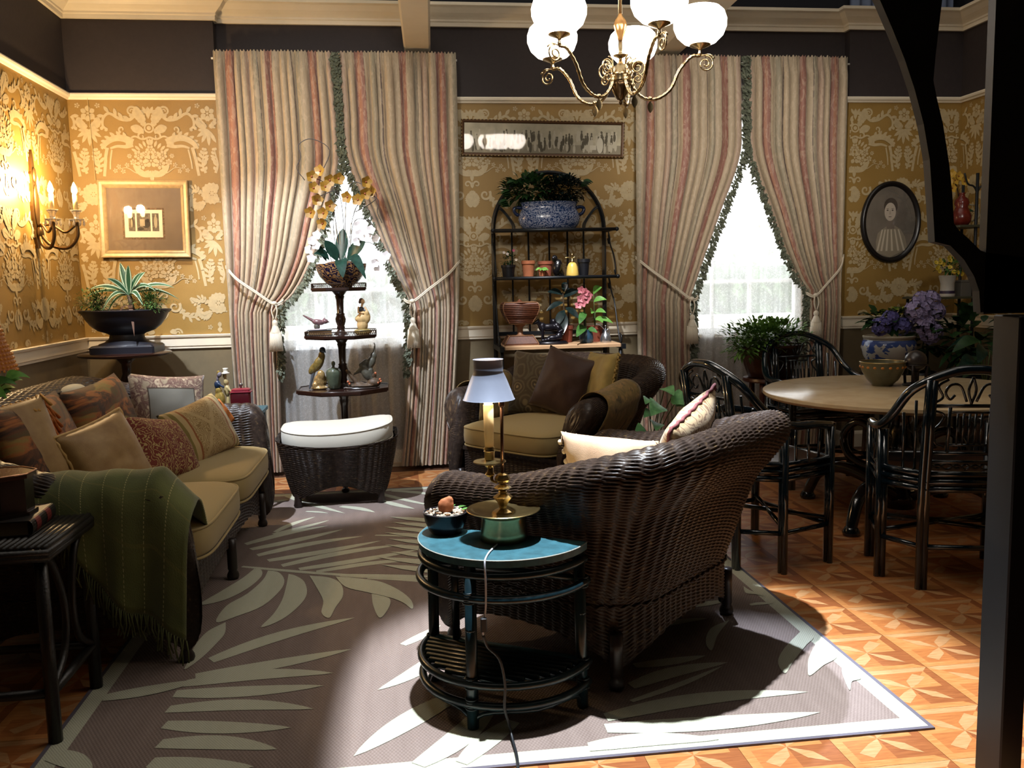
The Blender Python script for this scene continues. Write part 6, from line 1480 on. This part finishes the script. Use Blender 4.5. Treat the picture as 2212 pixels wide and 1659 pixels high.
# oval portrait
op = thing('oval_portrait', 'oval black framed portrait photograph of a woman in a striped blouse', 'picture', (4.04, YS-.012, 1.868))
ebony = mat('ebony_frame', '#120f10', .3)
m = MB(); prof = [(.0, 0), (.002, .02), (.01, .03), (.022, .03), (.034, .02), (.042, .014), (.044, 0)]; n = 56
vs_ = []
for i in range(n):
    a = 2*pi*i/n
    for q, o in prof: vs_.append(V((.262-q)*cos(a), -o, (.332-q)*sin(a)))
L_ = len(prof); m.add(vs_, [(i*L_+k, ((i+1) % n)*L_+k, ((i+1) % n)*L_+k+1, i*L_+k+1) for i in range(n) for k in range(L_-1)]); m.build('frame', ebony, op, True)
flat(op, 'photograph', oval(0, 0, .225, .295, 48), -.004, mat('portrait_ground', '#7c7367', .8, var=.2, vs=5))
pf = mat('portrait_face', '#d0c2b0', .8, var=.1, vs=15); ph = mat('portrait_hair', '#4a4038', .8); pb = mat('portrait_blouse', '#a0947f', .8); pst = mat('portrait_stripe', '#d6c9b2', .8); pd = mat('portrait_shade', '#82766a', .8)
bl = [(-.12, -.245), (-.125, -.16), (-.11, -.09), (-.06, -.05), (-.025, -.03), (.04, -.03), (.09, -.06), (.13, -.12), (.15, -.2), (.13, -.23), (.0, -.288)]
flat(op, 'blouse', bl, -.0046, pb)
for x0, x1 in ((-.1, -.11), (-.065, -.075), (-.03, -.03), (.01, .02), (.055, .075), (.1, .125)): flat(op, 'blouse_stripe', [(x0*.7-.006, -.06), (x0*.7+.006, -.06), (x1+.009, -.235), (x1-.009, -.235)], -.0050, pst)
flat(op, 'neck', [(-.035, -.055), (.035, -.055), (.03, .02), (-.028, .02)], -.0054, pd)
flat(op, 'hair', oval(-.002, .128, .06, .068), -.0058, ph); flat(op, 'face', oval(-.006, .083, .05, .074), -.0062, pf)
for x in (-.03, .014): flat(op, 'eye', oval(x, .095, .009, .005, 10), -.0068, ph); flat(op, 'brow', oval(x, .108, .012, .003, 8), -.0068, pd)
flat(op, 'nose', [(-.012, .092), (-.004, .092), (.002, .062), (-.016, .062)], -.0067, mat('portrait_nose', '#b8aa98', .8)); flat(op, 'mouth', oval(-.007, .043, .015, .004, 10), -.0068, pd)
m = MB(); m.lathe([(0, 0), (.226, 0), (.226, .0015), (0, .0015)], 48, (0, -.011, 0), ax=(0, -1, 0)); 
for i, v in enumerate(m.v): m.v[i] = (v[0], v[1], v[2]*1.31)
m.build('glass', pg_m, op)
# ================================================================ chandelier
CX, CY, CZ = 1.0, 3.9, 2.335
cb = mat('polished_brass', '#b5a07a', .25, 1, var=.1, vs=40); cbd = mat('brown_brass', '#5c4832', .35, .9)
glob_m = mat('lit_opal_glass', '#ffffff', .4, emit='#fff3e6', est=13)
cd_ = thing('chandelier', 'brass chandelier with glowing opal glass globes', 'chandelier', (CX, CY, CZ))
m = MB(); m.tube([(0, 0, .26), (0, 0, 3.96)], .0085, 10); m.build('rod', cb, cd_, True)
m = MB(); m.lathe([(.01, .15), (.012, .16), (.022, .185), (.03, .21), (.024, .235), (.012, .25), (.009, .26)], 20); m.build('knop', mat('amber_glass_knop', '#c09058', .2, .6), cd_, True)
m = MB(); m.lathe([(.006, .07), (.008, .075), (.03, .085), (.032, .088), (.012, .093), (.009, .1), (.009, .15)], 20); m.build('collar', cb, cd_, True)
m = MB(); m.lathe([(.044, -.03), (.045, -.02), (.044, .0), (.046, .005), (.043, .01), (.03, .04), (.01, .055), (.007, .07)], 28); m.build('hub_cap', cb, cd_, True)
m = MB(); m.lathe([(.0, -.125), (.006, -.12), (.009, -.112), (.005, -.105), (.014, -.1), (.03, -.075), (.04, -.045), (.043, -.03)], 28); m.build('hub_urn', cbd, cd_, True)
for k in range(6): a = k*pi/3; m = MB(); m.leaf((.02*cos(a), .02*sin(a), -.1), (cos(a)*.5, sin(a)*.5, 1), (-cos(a), -sin(a), 0), .07, .022, -.05, .2, 6); m.build('leaf_ornament', cb, cd_, True)
def spir(c, r, a0, turns, ax, n=26):
    return [V(*c)+(ax*cos(a0+turns*2*pi*i/n)+V(0, 0, 1)*sin(a0+turns*2*pi*i/n))*(r*(1-.82*i/n)) for i in range(n+1)]
for k in range(5):
    a = radians(210+72*k); e = V(cos(a), sin(a), 0)
    P = bez([e*.04+V(0, 0, -.0), e*.055+V(0, 0, -.05), e*.10+V(0, 0, -.095), e*.16+V(0, 0, -.10), e*.22+V(0, 0, -.06), e*.26+V(0, 0, .02), e*.31+V(0, 0, .075), e*.35+V(0, 0, .08)], 60)
    m = MB(); m.tube(P, [.0075+.0012*sin(i*2.1) for i in range(61)], 8); m.build('arm', cb, cd_, True)
    m = MB(); m.tube(spir(e*.075+V(0, 0, .035), .036, -pi/2, 1.6, e), .0038, 6); m.tube(spir(e*.075+V(0, 0, -.012), .022, pi/2, -1.5, e), .0034, 6); m.tube(bez([e*.045+V(0, 0, .0), e*.05+V(0, 0, .06), e*.07+V(0, 0, .075)], 8), .0035, 6); m.build('scroll', cb, cd_, True)
    m = MB(); m.tube(spir(e*.375+V(0, 0, .045), .036, pi/2, -1.7, e), .0038, 6); m.tube(bez([e*.35+V(0, 0, .08), e*.39+V(0, 0, .085), e*.415+V(0, 0, .068), e*.405+V(0, 0, .075)], 8), .0034, 6); m.build('scroll', cb, cd_, True)
    c = e*.13+V(0, 0, -.10); m = MB(); m.ell(c, .011, 8, 6); m.leaf(c+V(0, 0, -.01), (0, 0, -1), (0, -1, 0), .05, .028, 0, .25, 6); m.build('drop_ornament', cb, cd_, True)
    b = e*.35+V(0, 0, .08); m = MB(); m.lathe([(.006, 0), (.009, .01), (.006, .02), (.009, .028), (.045, .042), (.048, .05), (.044, .05)], 20, b); m.build('gallery_ring', cb, cd_, True)
    g = [(.042, .045), (.07, .056), (.1, .085), (.114, .12), (.115, .15), (.104, .182), (.085, .2), (.07, .205)]
    m = MB(); m.lathe(g, 32, b, cap=False); m.build('globe', glob_m, cd_, True)
# ================================================================ wall sconce
sc = thing('wall_sconce', 'brass wall sconce with crystal drops and lit candle bulbs', 'sconce', (XL, 6.15, 2.0))
ab = mat('antique_brass', '#5c4526', .4, .8)
m = MB(); P = [(-.02, -.27), (-.035, -.2), (-.03, -.15), (-.05, -.08), (-.055, .0), (-.04, .1), (-.035, .17), (-.045, .2), (-.03, .22), (-.022, .27), (-.012, .33), (0, .36)]
P = P+[(-x, z) for x, z in reversed(P[:-1])]; m.prism(P, 0, .018, Matrix(((0, 0, 1, 0), (1, 0, 0, 0), (0, 1, 0, 0), (0, 0, 0, 1)))); m.build('backplate', ab, sc)
m = MB(); m.ell((.022, 0, .0), (.012, .035, .14)); m.ell((.022, 0, .2), (.012, .025, .05)); m.ell((.03, 0, -.17), (.022, .028, .045)); m.build('relief', ab, sc, True)
crys = mat('crystal', '#e8e0d0', .05, 0, trans=.8); cand = mat('ivory_candle', '#d8bc80', .5); flame_m = mat('lit_candle_bulb', '#fff0d0', .5, emit='#ffd28a', est=45)
for (ax_, ay_) in ((.27, -.03), (.15, -.1)):
    e = V(ax_, ay_, 0)
    m = MB(); m.tube(bez([V(.02, 0, -.16), e*.35+V(0, 0, -.25), e*.75+V(0, 0, -.27), e*1.0+V(0, 0, -.2), e+V(0, 0, -.1)], 24), .011, 8); m.build('arm', ab, sc, True)
    m = MB(); m.tube(bez([V(.02, 0, -.13), e*.4+V(0, 0, -.12), e*.7+V(0, 0, -.17), e*.95+V(0, 0, -.13)], 16), .008, 8); m.build('arm', ab, sc, True)
    m = MB(); m.lathe([(.012, -.11), (.045, -.095), (.05, -.088), (.016, -.085), (.018, -.06), (.034, -.035), (.036, -.03), (.014, -.028), (.014, -.02)], 14, e); m.build('bobeche', crys, sc, True)
    for k in range(8): q = 2*pi*k/8; m = MB(); m.lathe([(0, -.135), (.008, -.12), (.004, -.1), (0, -.095)], 6, e+V(.046*cos(q), .046*sin(q), 0)); m.build('crystal_drop', crys, sc, True)
    m = MB(); m.lathe([(.014, -.03), (.0145, .07), (0, .07)], 14, e); m.build('candle', cand, sc, True)
    m = MB(); m.lathe([(.008, .07), (.017, .085), (.018, .1), (.01, .13), (0, .15)], 12, e); m.build('bulb', flame_m, sc, True)
point('sconce_light', (XL+.25, 6.10, 2.14), 36, (1, .68, .34), .03); point('sconce_light', (XL+.13, 6.03, 2.14), 36, (1, .68, .34), .03)
# ================================================================ behind the sofa
con = thing('console_table', 'narrow dark console table behind the sofa against the left wall', 'console', (-2.12, 4.75, 0))
m = MB(); m.bbox(-.17, .15, -.65, .65, .76, .79, .005); m.build('table_top', mah_m, con)
for x in (-.14, .12):
    for y in (-.6, .6): m = MB(); m.box(x-.018, x+.018, y-.018, y+.018, 0, .76); m.build('leg', mah_m, con)
bl_ = thing('beaded_lamp', 'lamp with a glowing amber beaded shade at the left edge', 'lamp', (-2.05, 4.58, .79))
m = MB(); m.lathe([(.06, 0), (.065, .01), (.03, .03), (.014, .06), (.02, .12), (.012, .2), (.01, .3)], 16); m.build('base', cbd, bl_, True)
bead_m = mat('amber_bead', '#8a5220', .2, emit='#e08a30', est=.08); bulbw = mat('warm_bulb2', '#ffe6b0', .5, emit='#ffb860', est=12)
m = MB(); m.lathe([(.165, .285), (.15, .34), (.115, .46), (.085, .56)], 28, cap=False); m.build('shade', mat('amber_shade', '#7a4a20', .6, emit='#b05c18', est=.1), bl_, True)
m = MB()
for k in range(40):
    for j in range(15): f = j/14; r = interp([(0, .169), (.2, .155), (.6, .121), (1, .09)], f); m.ell((r*cos(2*pi*k/40), r*sin(2*pi*k/40), .28+.275*f), .0065, 6, 4)
m.build('beads', bead_m, bl_, True)['kind'] = 'stuff'
m = MB(); m.ell((0, 0, .33), (.03, .03, .04)); m.build('bulb', bulbw, bl_, True)
vp = pot_thing('pothos_plant', 'bright green pothos plant at the left edge behind the sofa', -2.0, 4.42, .79, .05, .065, .10, blackpot_m, 'plant')
rr = random.Random(12)
for k in range(30):
    a = rr.uniform(-1.9, 1.9); p0 = V(-2.0+.05*cos(a), 4.42+.05*sin(a), .89); d = V(cos(a)*.9, sin(a)*.9-.1, rr.uniform(-.1, .8)); q = p0+d*rr.uniform(.03, .1)+V(0, 0, rr.uniform(0, .12))
    leafobj(vp, q, d, rr.uniform(.09, .14), rr.uniform(.05, .075), g_light if k % 3 else g_mid, .5, shape=2); stemobj(vp, [p0, (p0+q)/2+V(0, 0, .03), q], .003, n=5)
wc = thing('white_cushion', 'small white rounded cushion behind the tapestry cushions on the sofa', 'cushion', (-1.745, 4.93, .82))
m = MB(); superell(m, (0, 0, .06), (.06, .13, .075), .8, .8, 24, 12); m.build('cover', cloth('white_linen', ('#b8b8aa', '#c8c8bc'), 'plain'), wc, True)
m = MB(); superell(m, (.02, -.09, .045), (.05, .09, .06), .8, .8, 24, 12); m.build('cover_lobe', cloth('white_linen2', ('#b0b0a4', '#c0c0b4'), 'plain'), wc, True)
# ================================================================ plants in front of the right window and in the corner
ps = thing('plant_stand', 'round reddish wood plant stand with turned legs by the right window', 'plant stand', (2.775, 6.36, 0))
redw = mat('reddish_wood', '#4a2418', .35, var=.2, vs=20)
m = MB(); m.lathe([(0, .655), (.19, .655), (.2, .665), (.195, .685), (0, .688)], 32); m.build('top', redw, ps, True, sharp=.7)
for k in range(4):
    a = radians(45+90*k); m = MB(); m.lathe([(.018, 0), (.022, .02), (.014, .06), (.02, .2), (.026, .3), (.014, .34), (.024, .38), (.016, .46), (.022, .56), (.02, .655)], 12, (.14*cos(a), .14*sin(a), 0)); m.build('leg', redw, ps, True)
m = MB(); m.lathe([(0, .2), (.15, .2), (.15, .215), (0, .215)], 24); m.build('lower_shelf', redw, ps)
pl = thing('ribbed_planter', 'brown ribbed planter with a bushy green plant by the right window', 'planter', (2.775, 6.36, .688))
n = 64; prof = [(.15, 0), (.165, .01), (.195, .1), (.225, .19), (.245, .225), (.252, .235), (.25, .25), (.235, .25)]
m = MB(); vs_ = [V(r*(1-(.03*(1+cos(16*2*pi*k/n))/2 if 0 < j < 4 else 0))*cos(2*pi*k/n), r*(1-(.03*(1+cos(16*2*pi*k/n))/2 if 0 < j < 4 else 0))*sin(2*pi*k/n), z) for j, (r, z) in enumerate(prof) for k in range(n)]
m.add(vs_, [(j*n+k, j*n+(k+1) % n, (j+1)*n+(k+1) % n, (j+1)*n+k) for j in range(len(prof)-1) for k in range(n)]+[tuple(range(n-1, -1, -1))]); m.build('pot', mat('brown_ribbed_glaze', '#33190f', .3, var=.4, vs=25), pl, True)
m = MB(); m.lathe([(0, .235), (.236, .235)], 32, cap=False); m.build('soil', soil_m, pl)
bush(pl, (2.70, 6.26, 1.02), (.35, .22, .12), 1500, .06, .024, foliage('leaf_bush', '#3f6428', '#6f9446', .6), 21, up=.6, hollow=.25)
bush(pl, (2.50, 6.16, .93), (.16, .12, .08), 300, .055, .022, bpy.data.materials['leaf_bush'], 24, up=.3, hollow=.25)
sprigs(pl, (2.62, 6.26, .94), 36, .26, foliage('leaf_bush2', '#4a6a30', '#7c9a50'), 22, 1.2, 'twigs', (-.35, -.2), .03, 12)
sprigs(pl, (2.85, 6.28, .94), 30, .26, foliage('leaf_bush2', '#4a6a30', '#7c9a50'), 23, 1.0, 'twigs', (.2, -.2), .03, 12)
# hydrangea jar
js = thing('jar_stool', 'dark stool under the blue and white jar in the corner', 'stool', (3.70, 6.3, 0))
m = MB(); m.lathe([(0, .67), (.2, .67), (.205, .69), (.2, .7), (0, .7)], 28); m.build('seat', lac_m, js, True, sharp=.7)
for k in range(4): a = radians(45+90*k); m = MB(); m.tube([(.17*cos(a), .17*sin(a), 0), (.15*cos(a), .15*sin(a), .67)], .016, 8); m.build('leg', lac_m, js, True)
hj = thing('blue_white_jar', 'blue and white porcelain jar of purple hydrangeas in the corner', 'planter', (3.70, 6.3, .7))
def porcelain():
    t = NT('blue_white_porcelain'); co = t.coord(); sp = t.node('SeparateXYZ'); t.inp(sp, 0, co)
    n = t.noise(t.coord(scale=(1, 1, 1.1)), 13, 3, .55, 1.2); f = t.ramp(n, [(.53, (0, 0, 0, 1)), (.57, (1, 1, 1, 1))])
    ang = t.math('ARCTAN2', sp.outputs[1], sp.outputs[0]); sc_ = t.math('ABSOLUTE', t.math('SINE', t.math('MULTIPLY', ang, 11.)))
    band = t.math('GREATER_THAN', sp.outputs[2], t.math('MULTIPLY_ADD', sc_, -.022, .222)); top = t.math('GREATER_THAN', sp.outputs[2], .248)
    c = t.mix(f, srgb('#a8a49a'), srgb('#33477c')); c = t.mix(band, c, srgb('#3a4c80')); c = t.mix(top, c, srgb('#aaa392')); t.set('Base Color', c); t.set('Roughness', .15); return t.mat
m = MB(); m.lathe([(0, 0), (.12, 0), (.125, .01), (.15, .06), (.185, .13), (.2, .19), (.193, .235), (.178, .252), (.19, .262), (.192, .275), (.185, .28), (.17, .27), (0, .262)], 48); m.build('jar', porcelain(), hj, True, sharp=1.1)
hy1 = mat('violet_hydrangea', '#54508c', .7, var=.3, vs=40); hy2 = mat('mauve_hydrangea', '#8a80a8', .7, var=.25, vs=40)
def hydrangea(root, c, r, m_, seed):
    rr = random.Random(seed); mb = MB()
    for i in range(70):
        d = V(rr.gauss(0, 1), rr.gauss(0, 1)-.4, rr.gauss(0, 1)+.3).normalized(); p = V(*c)+d*r*rr.uniform(.85, 1); a = d.orthogonal().normalized(); b = d.cross(a)
        for k in range(4): q = a*cos(k*pi/2+i)+b*sin(k*pi/2+i); mb.leaf(p, q+d*.25, d, r*.32, r*.3, 0, .1, 2)
    mb.build('bloom', m_, root, True, True)
for i, (x, z, r, mm_) in enumerate(((3.575, 1.055, .07, hy1), (3.74, 1.05, .065, hy1), (3.65, 1.115, .06, hy1))): hydrangea(hj, (x, 6.2, z), r, mm_, i)
bush(hj, (3.68, 6.3, 1.11), (.17, .12, .06), 50, .12, .08, g_dark, 31, 'leaves', 0)
bush(hj, (3.70, 6.24, 1.15), (.14, .08, .035), 110, .035, .02, foliage('leaf_lime', '#5a6a24', '#8a9438'), 32, 'young_leaves')
hp = thing('mauve_hydrangea', 'tall mauve hydrangea standing behind the blue and white jar', 'plant', (3.97, 6.32, 0))
m = MB(); m.lathe(pot_prof(.1, .13, .24), 24, (0, 0, .45)); m.build('pot', blackpot_m, hp, True)
m = MB(); m.lathe([(.12, 0), (.1, .02), (.05, .1), (.05, .38), (.12, .45)], 20); m.build('plinth', lac_m, hp, True)
for i, (x, z, r) in enumerate(((3.84, 1.17, .09), (3.93, 1.24, .075), (3.98, 1.16, .07), (3.88, 1.06, .085), (3.95, 1.0, .085), (3.86, 1.25, .06))): hydrangea(hp, (x, 6.16, z), r, hy2, 10+i)
bush(hp, (3.97, 6.3, .98), (.16, .14, .2), 70, .13, .085, g_dark, 33, 'leaves')
for x in (3.9, 3.97): stemobj(hp, [(3.97, 6.32, .68), (x, 6.28, .9), (x, 6.2, 1.1)], .006)
# etagere in the corner
eg = thing('corner_etagere', 'dark iron etagere with shelves in the right corner', 'shelf', (4.33, 6.52, 0))
for x, y in ((4.1, 6.72), (4.55, 6.72), (4.45, 6.4), (4.08, 6.4)):
    m = MB(); m.tube([(x, y, 0), (x, y, 2.2 if x > 4.4 else 1.26)], .012, 6); m.build('post', iron_m, eg, True, True)
for z, x0 in ((.5, 4.06), (1.24, 4.06), (1.79, 4.3)):
    m = MB(); m.bbox(x0, 4.58, 6.38, 6.74, z, z+.018, .006); m.build('shelf', mat('dark_olive_shelf', '#3a3a2a', .5), eg, False, True)
for sx in (-1, 1): m = MB(); m.tube(bez([(4.45, 6.4, 2.05), (4.45+sx*.03, 6.4, 2.1), (4.45+sx*.08, 6.4, 2.12), (4.45+sx*.11, 6.4, 2.2)], 12), .007, 6); m.build('finial_branch', iron_m, eg, True, True)
yp = thing('yellow_flower_pot', 'white pot of small yellow flowers on the corner etagere', 'plant', (4.27, 6.46, 1.258))
m = MB(); m.lathe([(0, 0), (.055, 0), (.058, .02), (.052, .03), (.05, .1), (.066, .16), (.06, .165), (.05, .12), (0, .12)], 24); m.build('pot', mat('white_pot', '#a8a49c', .5), yp, True, sharp=1)
m = MB(); m.lathe([(.0565, .022), (.0545, .045)], 24, cap=False); m.build('purple_band', mat('purple_band', '#2a1a3a', .5), yp, True)
bush(yp, (4.28, 6.44, 1.49), (.14, .08, .06), 150, .04, .018, g_mid, 41)
rr = random.Random(6)
for i in range(20): flower(yp, (4.27+rr.uniform(-.16, .15), 6.37, 1.49+rr.uniform(-.06, .08)), (rr.uniform(-.5, .5), -1, rr.uniform(-.2, .6)), .02, mat('daisy_yellow', '#b8a02c', .6), 7, mat('daisy_heart', '#6a4a18', .7))
gb = thing('grey_box', 'plain grey box beside the white flower pot on the etagere', 'box', (4.45, 6.50, 1.258))
m = MB(); m.bbox(-.09, .1, -.08, .08, 0, .11, .004); m.build('body', mat('grey_card', '#5c5850', .8), gb)
m = MB(); m.bbox(-.093, .103, -.083, .083, .11, .125, .003); m.build('lid', mat('grey_card', '#5c5850', .8), gb)
rj = thing('red_gourd_vase', 'dark red gourd shaped vase on the top etagere shelf', 'vase', (4.38, 6.48, 1.808))
m = MB(); m.lathe([(0, 0), (.05, 0), (.07, .03), (.075, .07), (.055, .12), (.045, .14), (.055, .17), (.05, .2), (.025, .22), (.02, .24), (.03, .25)], 28); m.build('body', mat('oxblood_glaze', '#5c1c14', .25, var=.3, vs=20), rj, True)
m = MB(); m.tube(bez([(.05, -.02, .16), (.12, -.02, .14), (.13, -.02, .06), (.08, -.02, .03)], 14), .006, 6); m.build('handle', mat('pale_cane', '#8a8068', .5), rj, True)
yo = thing('yellow_orchid', 'yellow orchid on a dark branch on the top etagere shelf', 'plant', (4.42, 6.58, 1.808))
m = MB(); m.lathe(pot_prof(.04, .05, .08), 20); m.build('pot', blackpot_m, yo, True)
stemobj(yo, [(4.42, 6.58, 1.88), (4.40, 6.55, 2.02), (4.34, 6.5, 2.12), (4.26, 6.46, 2.17)], .004, wirem)
for x, z in ((4.25, 2.20), (4.28, 2.15), (4.23, 2.14), (4.26, 2.09), (4.31, 2.18), (4.22, 2.19), (4.36, 2.14)): flower(yo, (x, 6.43, z), (rr.uniform(-.4, .4), -1, .1), .04, mat('gold_orchid', '#c09838', .5), 5, yh, W=.95)
for i in range(6): leafobj(yo, (4.42, 6.55, 1.9), (rr.uniform(-1, 1), -.5, .6), .14, .04, g_dark, .5)
# dark foliage below the etagere and the peace lily
dk = thing('dark_foliage_plant', 'dark leafy plant below the corner etagere', 'plant', (4.27, 6.15, 0))
m = MB(); m.lathe(pot_prof(.12, .15, .26), 24, (0, 0, .4)); m.build('pot', blackpot_m, dk, True)
m = MB(); m.lathe([(.16, 0), (.14, .03), (.06, .1), (.06, .34), (.13, .4)], 20); m.build('stand', lac_m, dk, True)
bush(dk, (4.22, 6.12, .98), (.26, .18, .2), 110, .16, .07, g_dark, 51)
pl_ = thing('white_peace_lily', 'broad leaved peace lily with white flowers beside the dark post', 'plant', (4.12, 5.75, 0))
m = MB(); m.lathe(pot_prof(.1, .13, .22), 24, (0, 0, .42)); m.build('pot', mat('grey_stone_pot', '#3a3a34', .7), pl_, True)
m = MB(); m.lathe([(.15, 0), (.13, .03), (.06, .1), (.06, .36), (.12, .42)], 20); m.build('stand', lac_m, pl_, True)
for i in range(20):
    a = i*2.4; r_ = .04+.1*rr.random(); b = V(4.12+r_*cos(a), 5.72+r_*sin(a), .78+.22*rr.random()); leafobj(pl_, b, (cos(a), sin(a)-.3, .3), .22, .10, g_dark if i % 2 else g_blue, .6)
    if i % 3 == 0: stemobj(pl_, [(4.12, 5.75, .62), b], .004, n=4)
for x, z in ((4.17, 1.0), (4.2, .82)):
    leafobj(pl_, (x, 5.62, z), (.35, -.5, .8), .12, .05, mat('spathe_white', '#c8bfa8', .5), .2); stemobj(pl_, [(4.12, 5.75, .62), (x, 5.66, .8), (x, 5.62, z)], .004, n=6)
# heart leaved vine between the armchair and the rattan chair
vn = thing('heart_leaf_plant', 'green heart leaved plant in a pale pot behind the armchair turned away', 'plant', (1.57, 5.36, 0))
m = MB(); m.lathe([(0, 0), (.09, 0), (.1, .02), (.125, .36), (.135, .38), (.13, .40), (.115, .38), (0, .37)], 28); m.build('pot', mat('pale_glaze_pot', '#9aa4ae', .3), vn, True, sharp=1)
for x, y, z, dx, L, W in ((1.80, 5.27, .68, .6, .15, .13), (1.72, 5.25, .64, -.4, .17, .14), (1.76, 5.28, .74, .1, .13, .10), (1.87, 5.3, .59, .6, .11, .09), (1.70, 5.24, .53, -.2, .12, .10), (1.82, 5.26, .52, .5, .13, .11), (1.66, 5.24, .60, -.6, .09, .07), (1.62, 5.26, .50, -.7, .10, .08), (1.70, 5.23, .44, .1, .09, .07), (1.76, 5.24, .47, .3, .10, .08), (1.84, 5.3, .65, .5, .12, .10), (1.65, 5.26, .68, -.3, .09, .07)):
    x -= .14; z += .03
    leafobj(vn, (x, y, z), (dx, -.55, .05), L, W, foliage('leaf_jade', '#4a8050', '#74ac70') if 'leaf_jade' not in bpy.data.materials else bpy.data.materials['leaf_jade'], .35, shape=2)
    stemobj(vn, [(1.57, 5.36, .38), ((1.57+x)/2, 5.33, (z+.42)/2), (x, y, z)], .003, n=8)
# ================================================================ dark post with scroll bracket
post = thing('archway_post', 'tall near black wooden post with scroll bracket at the right edge', 'post', (1.68, 2.2, 0))
bk_m = mat('blackened_wood', '#101113', .55, var=.15, vs=15)
m = MB(); m.bbox(1.632, 1.70, 2.15, 2.258, 0, 1.33, .004); m.build('lower_post', bk_m, post, False, True)
m = MB(); m.box(1.562, 1.75, 2.2, 2.23, 1.335, 3.2); m.build('upper_post', bk_m, post, False, True)
BR = [(1.0, 2.5), (1.12, 2.33), (1.202, 2.208), (1.242, 2.141), (1.278, 2.071), (1.314, 1.996), (1.344, 1.921), (1.372, 1.834), (1.392, 1.743), (1.405, 1.625), (1.414, 1.53), (1.459, 1.519), (1.5, 1.481), (1.531, 1.436), (1.547, 1.397), (1.553, 1.34), (1.70, 1.34), (1.70, 1.48), (1.56, 1.5), (1.546, 1.505), (1.51, 1.537), (1.484, 1.557), (1.467, 1.577), (1.459, 1.655), (1.448, 1.729), (1.426, 1.834), (1.407, 1.897), (1.395, 1.944), (1.399, 2.006), (1.406, 2.083), (1.412, 2.144), (1.43, 2.23), (1.47, 2.4), (1.5, 2.5)]
Mx = Matrix(((1, 0, 0, 0), (0, 0, -1, 2.2), (0, 1, 0, 0), (0, 0, 0, 1)))
m = MB(); m.prism(BR, -.03, 0, Mx); m.build('scroll_bracket', bk_m, post, False, True)
m = MB(); m.box(.95, 1.75, 2.19, 2.24, 2.5, 2.62); m.build('header', bk_m, post, False, True)
# ================================================================ sub-parts: hand small pieces to the part they belong to
SUB = {'curtain': {'fringe': 'drape'}, 'curtain_tieback': {'tassel_skirt': 'tassel_head'}, 'pillow': {'rope_trim': 'cover', 'tassel_fringe': 'cover', 'bullion_fringe': 'cover', 'tuft_fringe': 'cover', 'ball_fringe': 'cover', 'tassel_cord': 'cover'},
       'seat_cushion': {'piping': 'cover'}, 'book': {'spine_label': 'cover'}, 'octagonal_box': {'lid_rim': 'lid'}, 'red_tin': {'knob': 'lid'}, 'chandelier': {'scroll': 'arm', 'drop_ornament': 'arm', 'gallery_ring': 'arm', 'leaf_ornament': 'hub_urn'},
       'wall_sconce': {'relief': 'backplate', 'crystal_drop': 'bobeche', 'bulb': 'candle'}, 'framed_engraving': {'scene': 'print', 'scene_figure': 'print', 'figured_border': 'mat_board'}, 'panoramic_photograph': {'crowd': 'photograph', 'photo_ground': 'photograph', 'photo_figure': 'photograph'},
       'oval_portrait': {k: 'photograph' for k in ('blouse', 'blouse_stripe', 'neck', 'hair', 'face', 'eye', 'brow', 'nose', 'mouth')}, 'half_round_table': {'worn_edge': 'table_top', 'binding': 'leg'}, 'candlestick_lamp': {'shade_bracket': 'shade', 'bulb': 'candle_sleeve'},
       'patterned_bowl': {'orange_spot': 'bowl', 'gold_rim': 'bowl'}, 'tiered_table': {'gallery_rail': 'tier', 'moulded_edge': 'tier'}, 'rattan_dining_chair': {'fret_bar': 'back_rail', 'scroll': 'back_rail'}, 'bamboo_urn': {'bamboo_strip': 'urn_body'}, 'green_throw': {'fringe': 'blanket'}, 'beaded_lamp': {'beads': 'shade'}}
def ctr(o): return sum((Vector(c) for c in o.bound_box), Vector())/8
for root in [o for o in COL.objects if o.parent is None and o.name.split('.')[0] in SUB]:
    mp = SUB[root.name.split('.')[0]]; kids = list(root.children)
    for c in kids:
        tgt = mp.get(c.name.split('.')[0])
        if not tgt: continue
        cand_ = [k for k in kids if k.name.split('.')[0] == tgt]
        if cand_: c.parent = min(cand_, key=lambda k: (ctr(k)-ctr(c)).length)
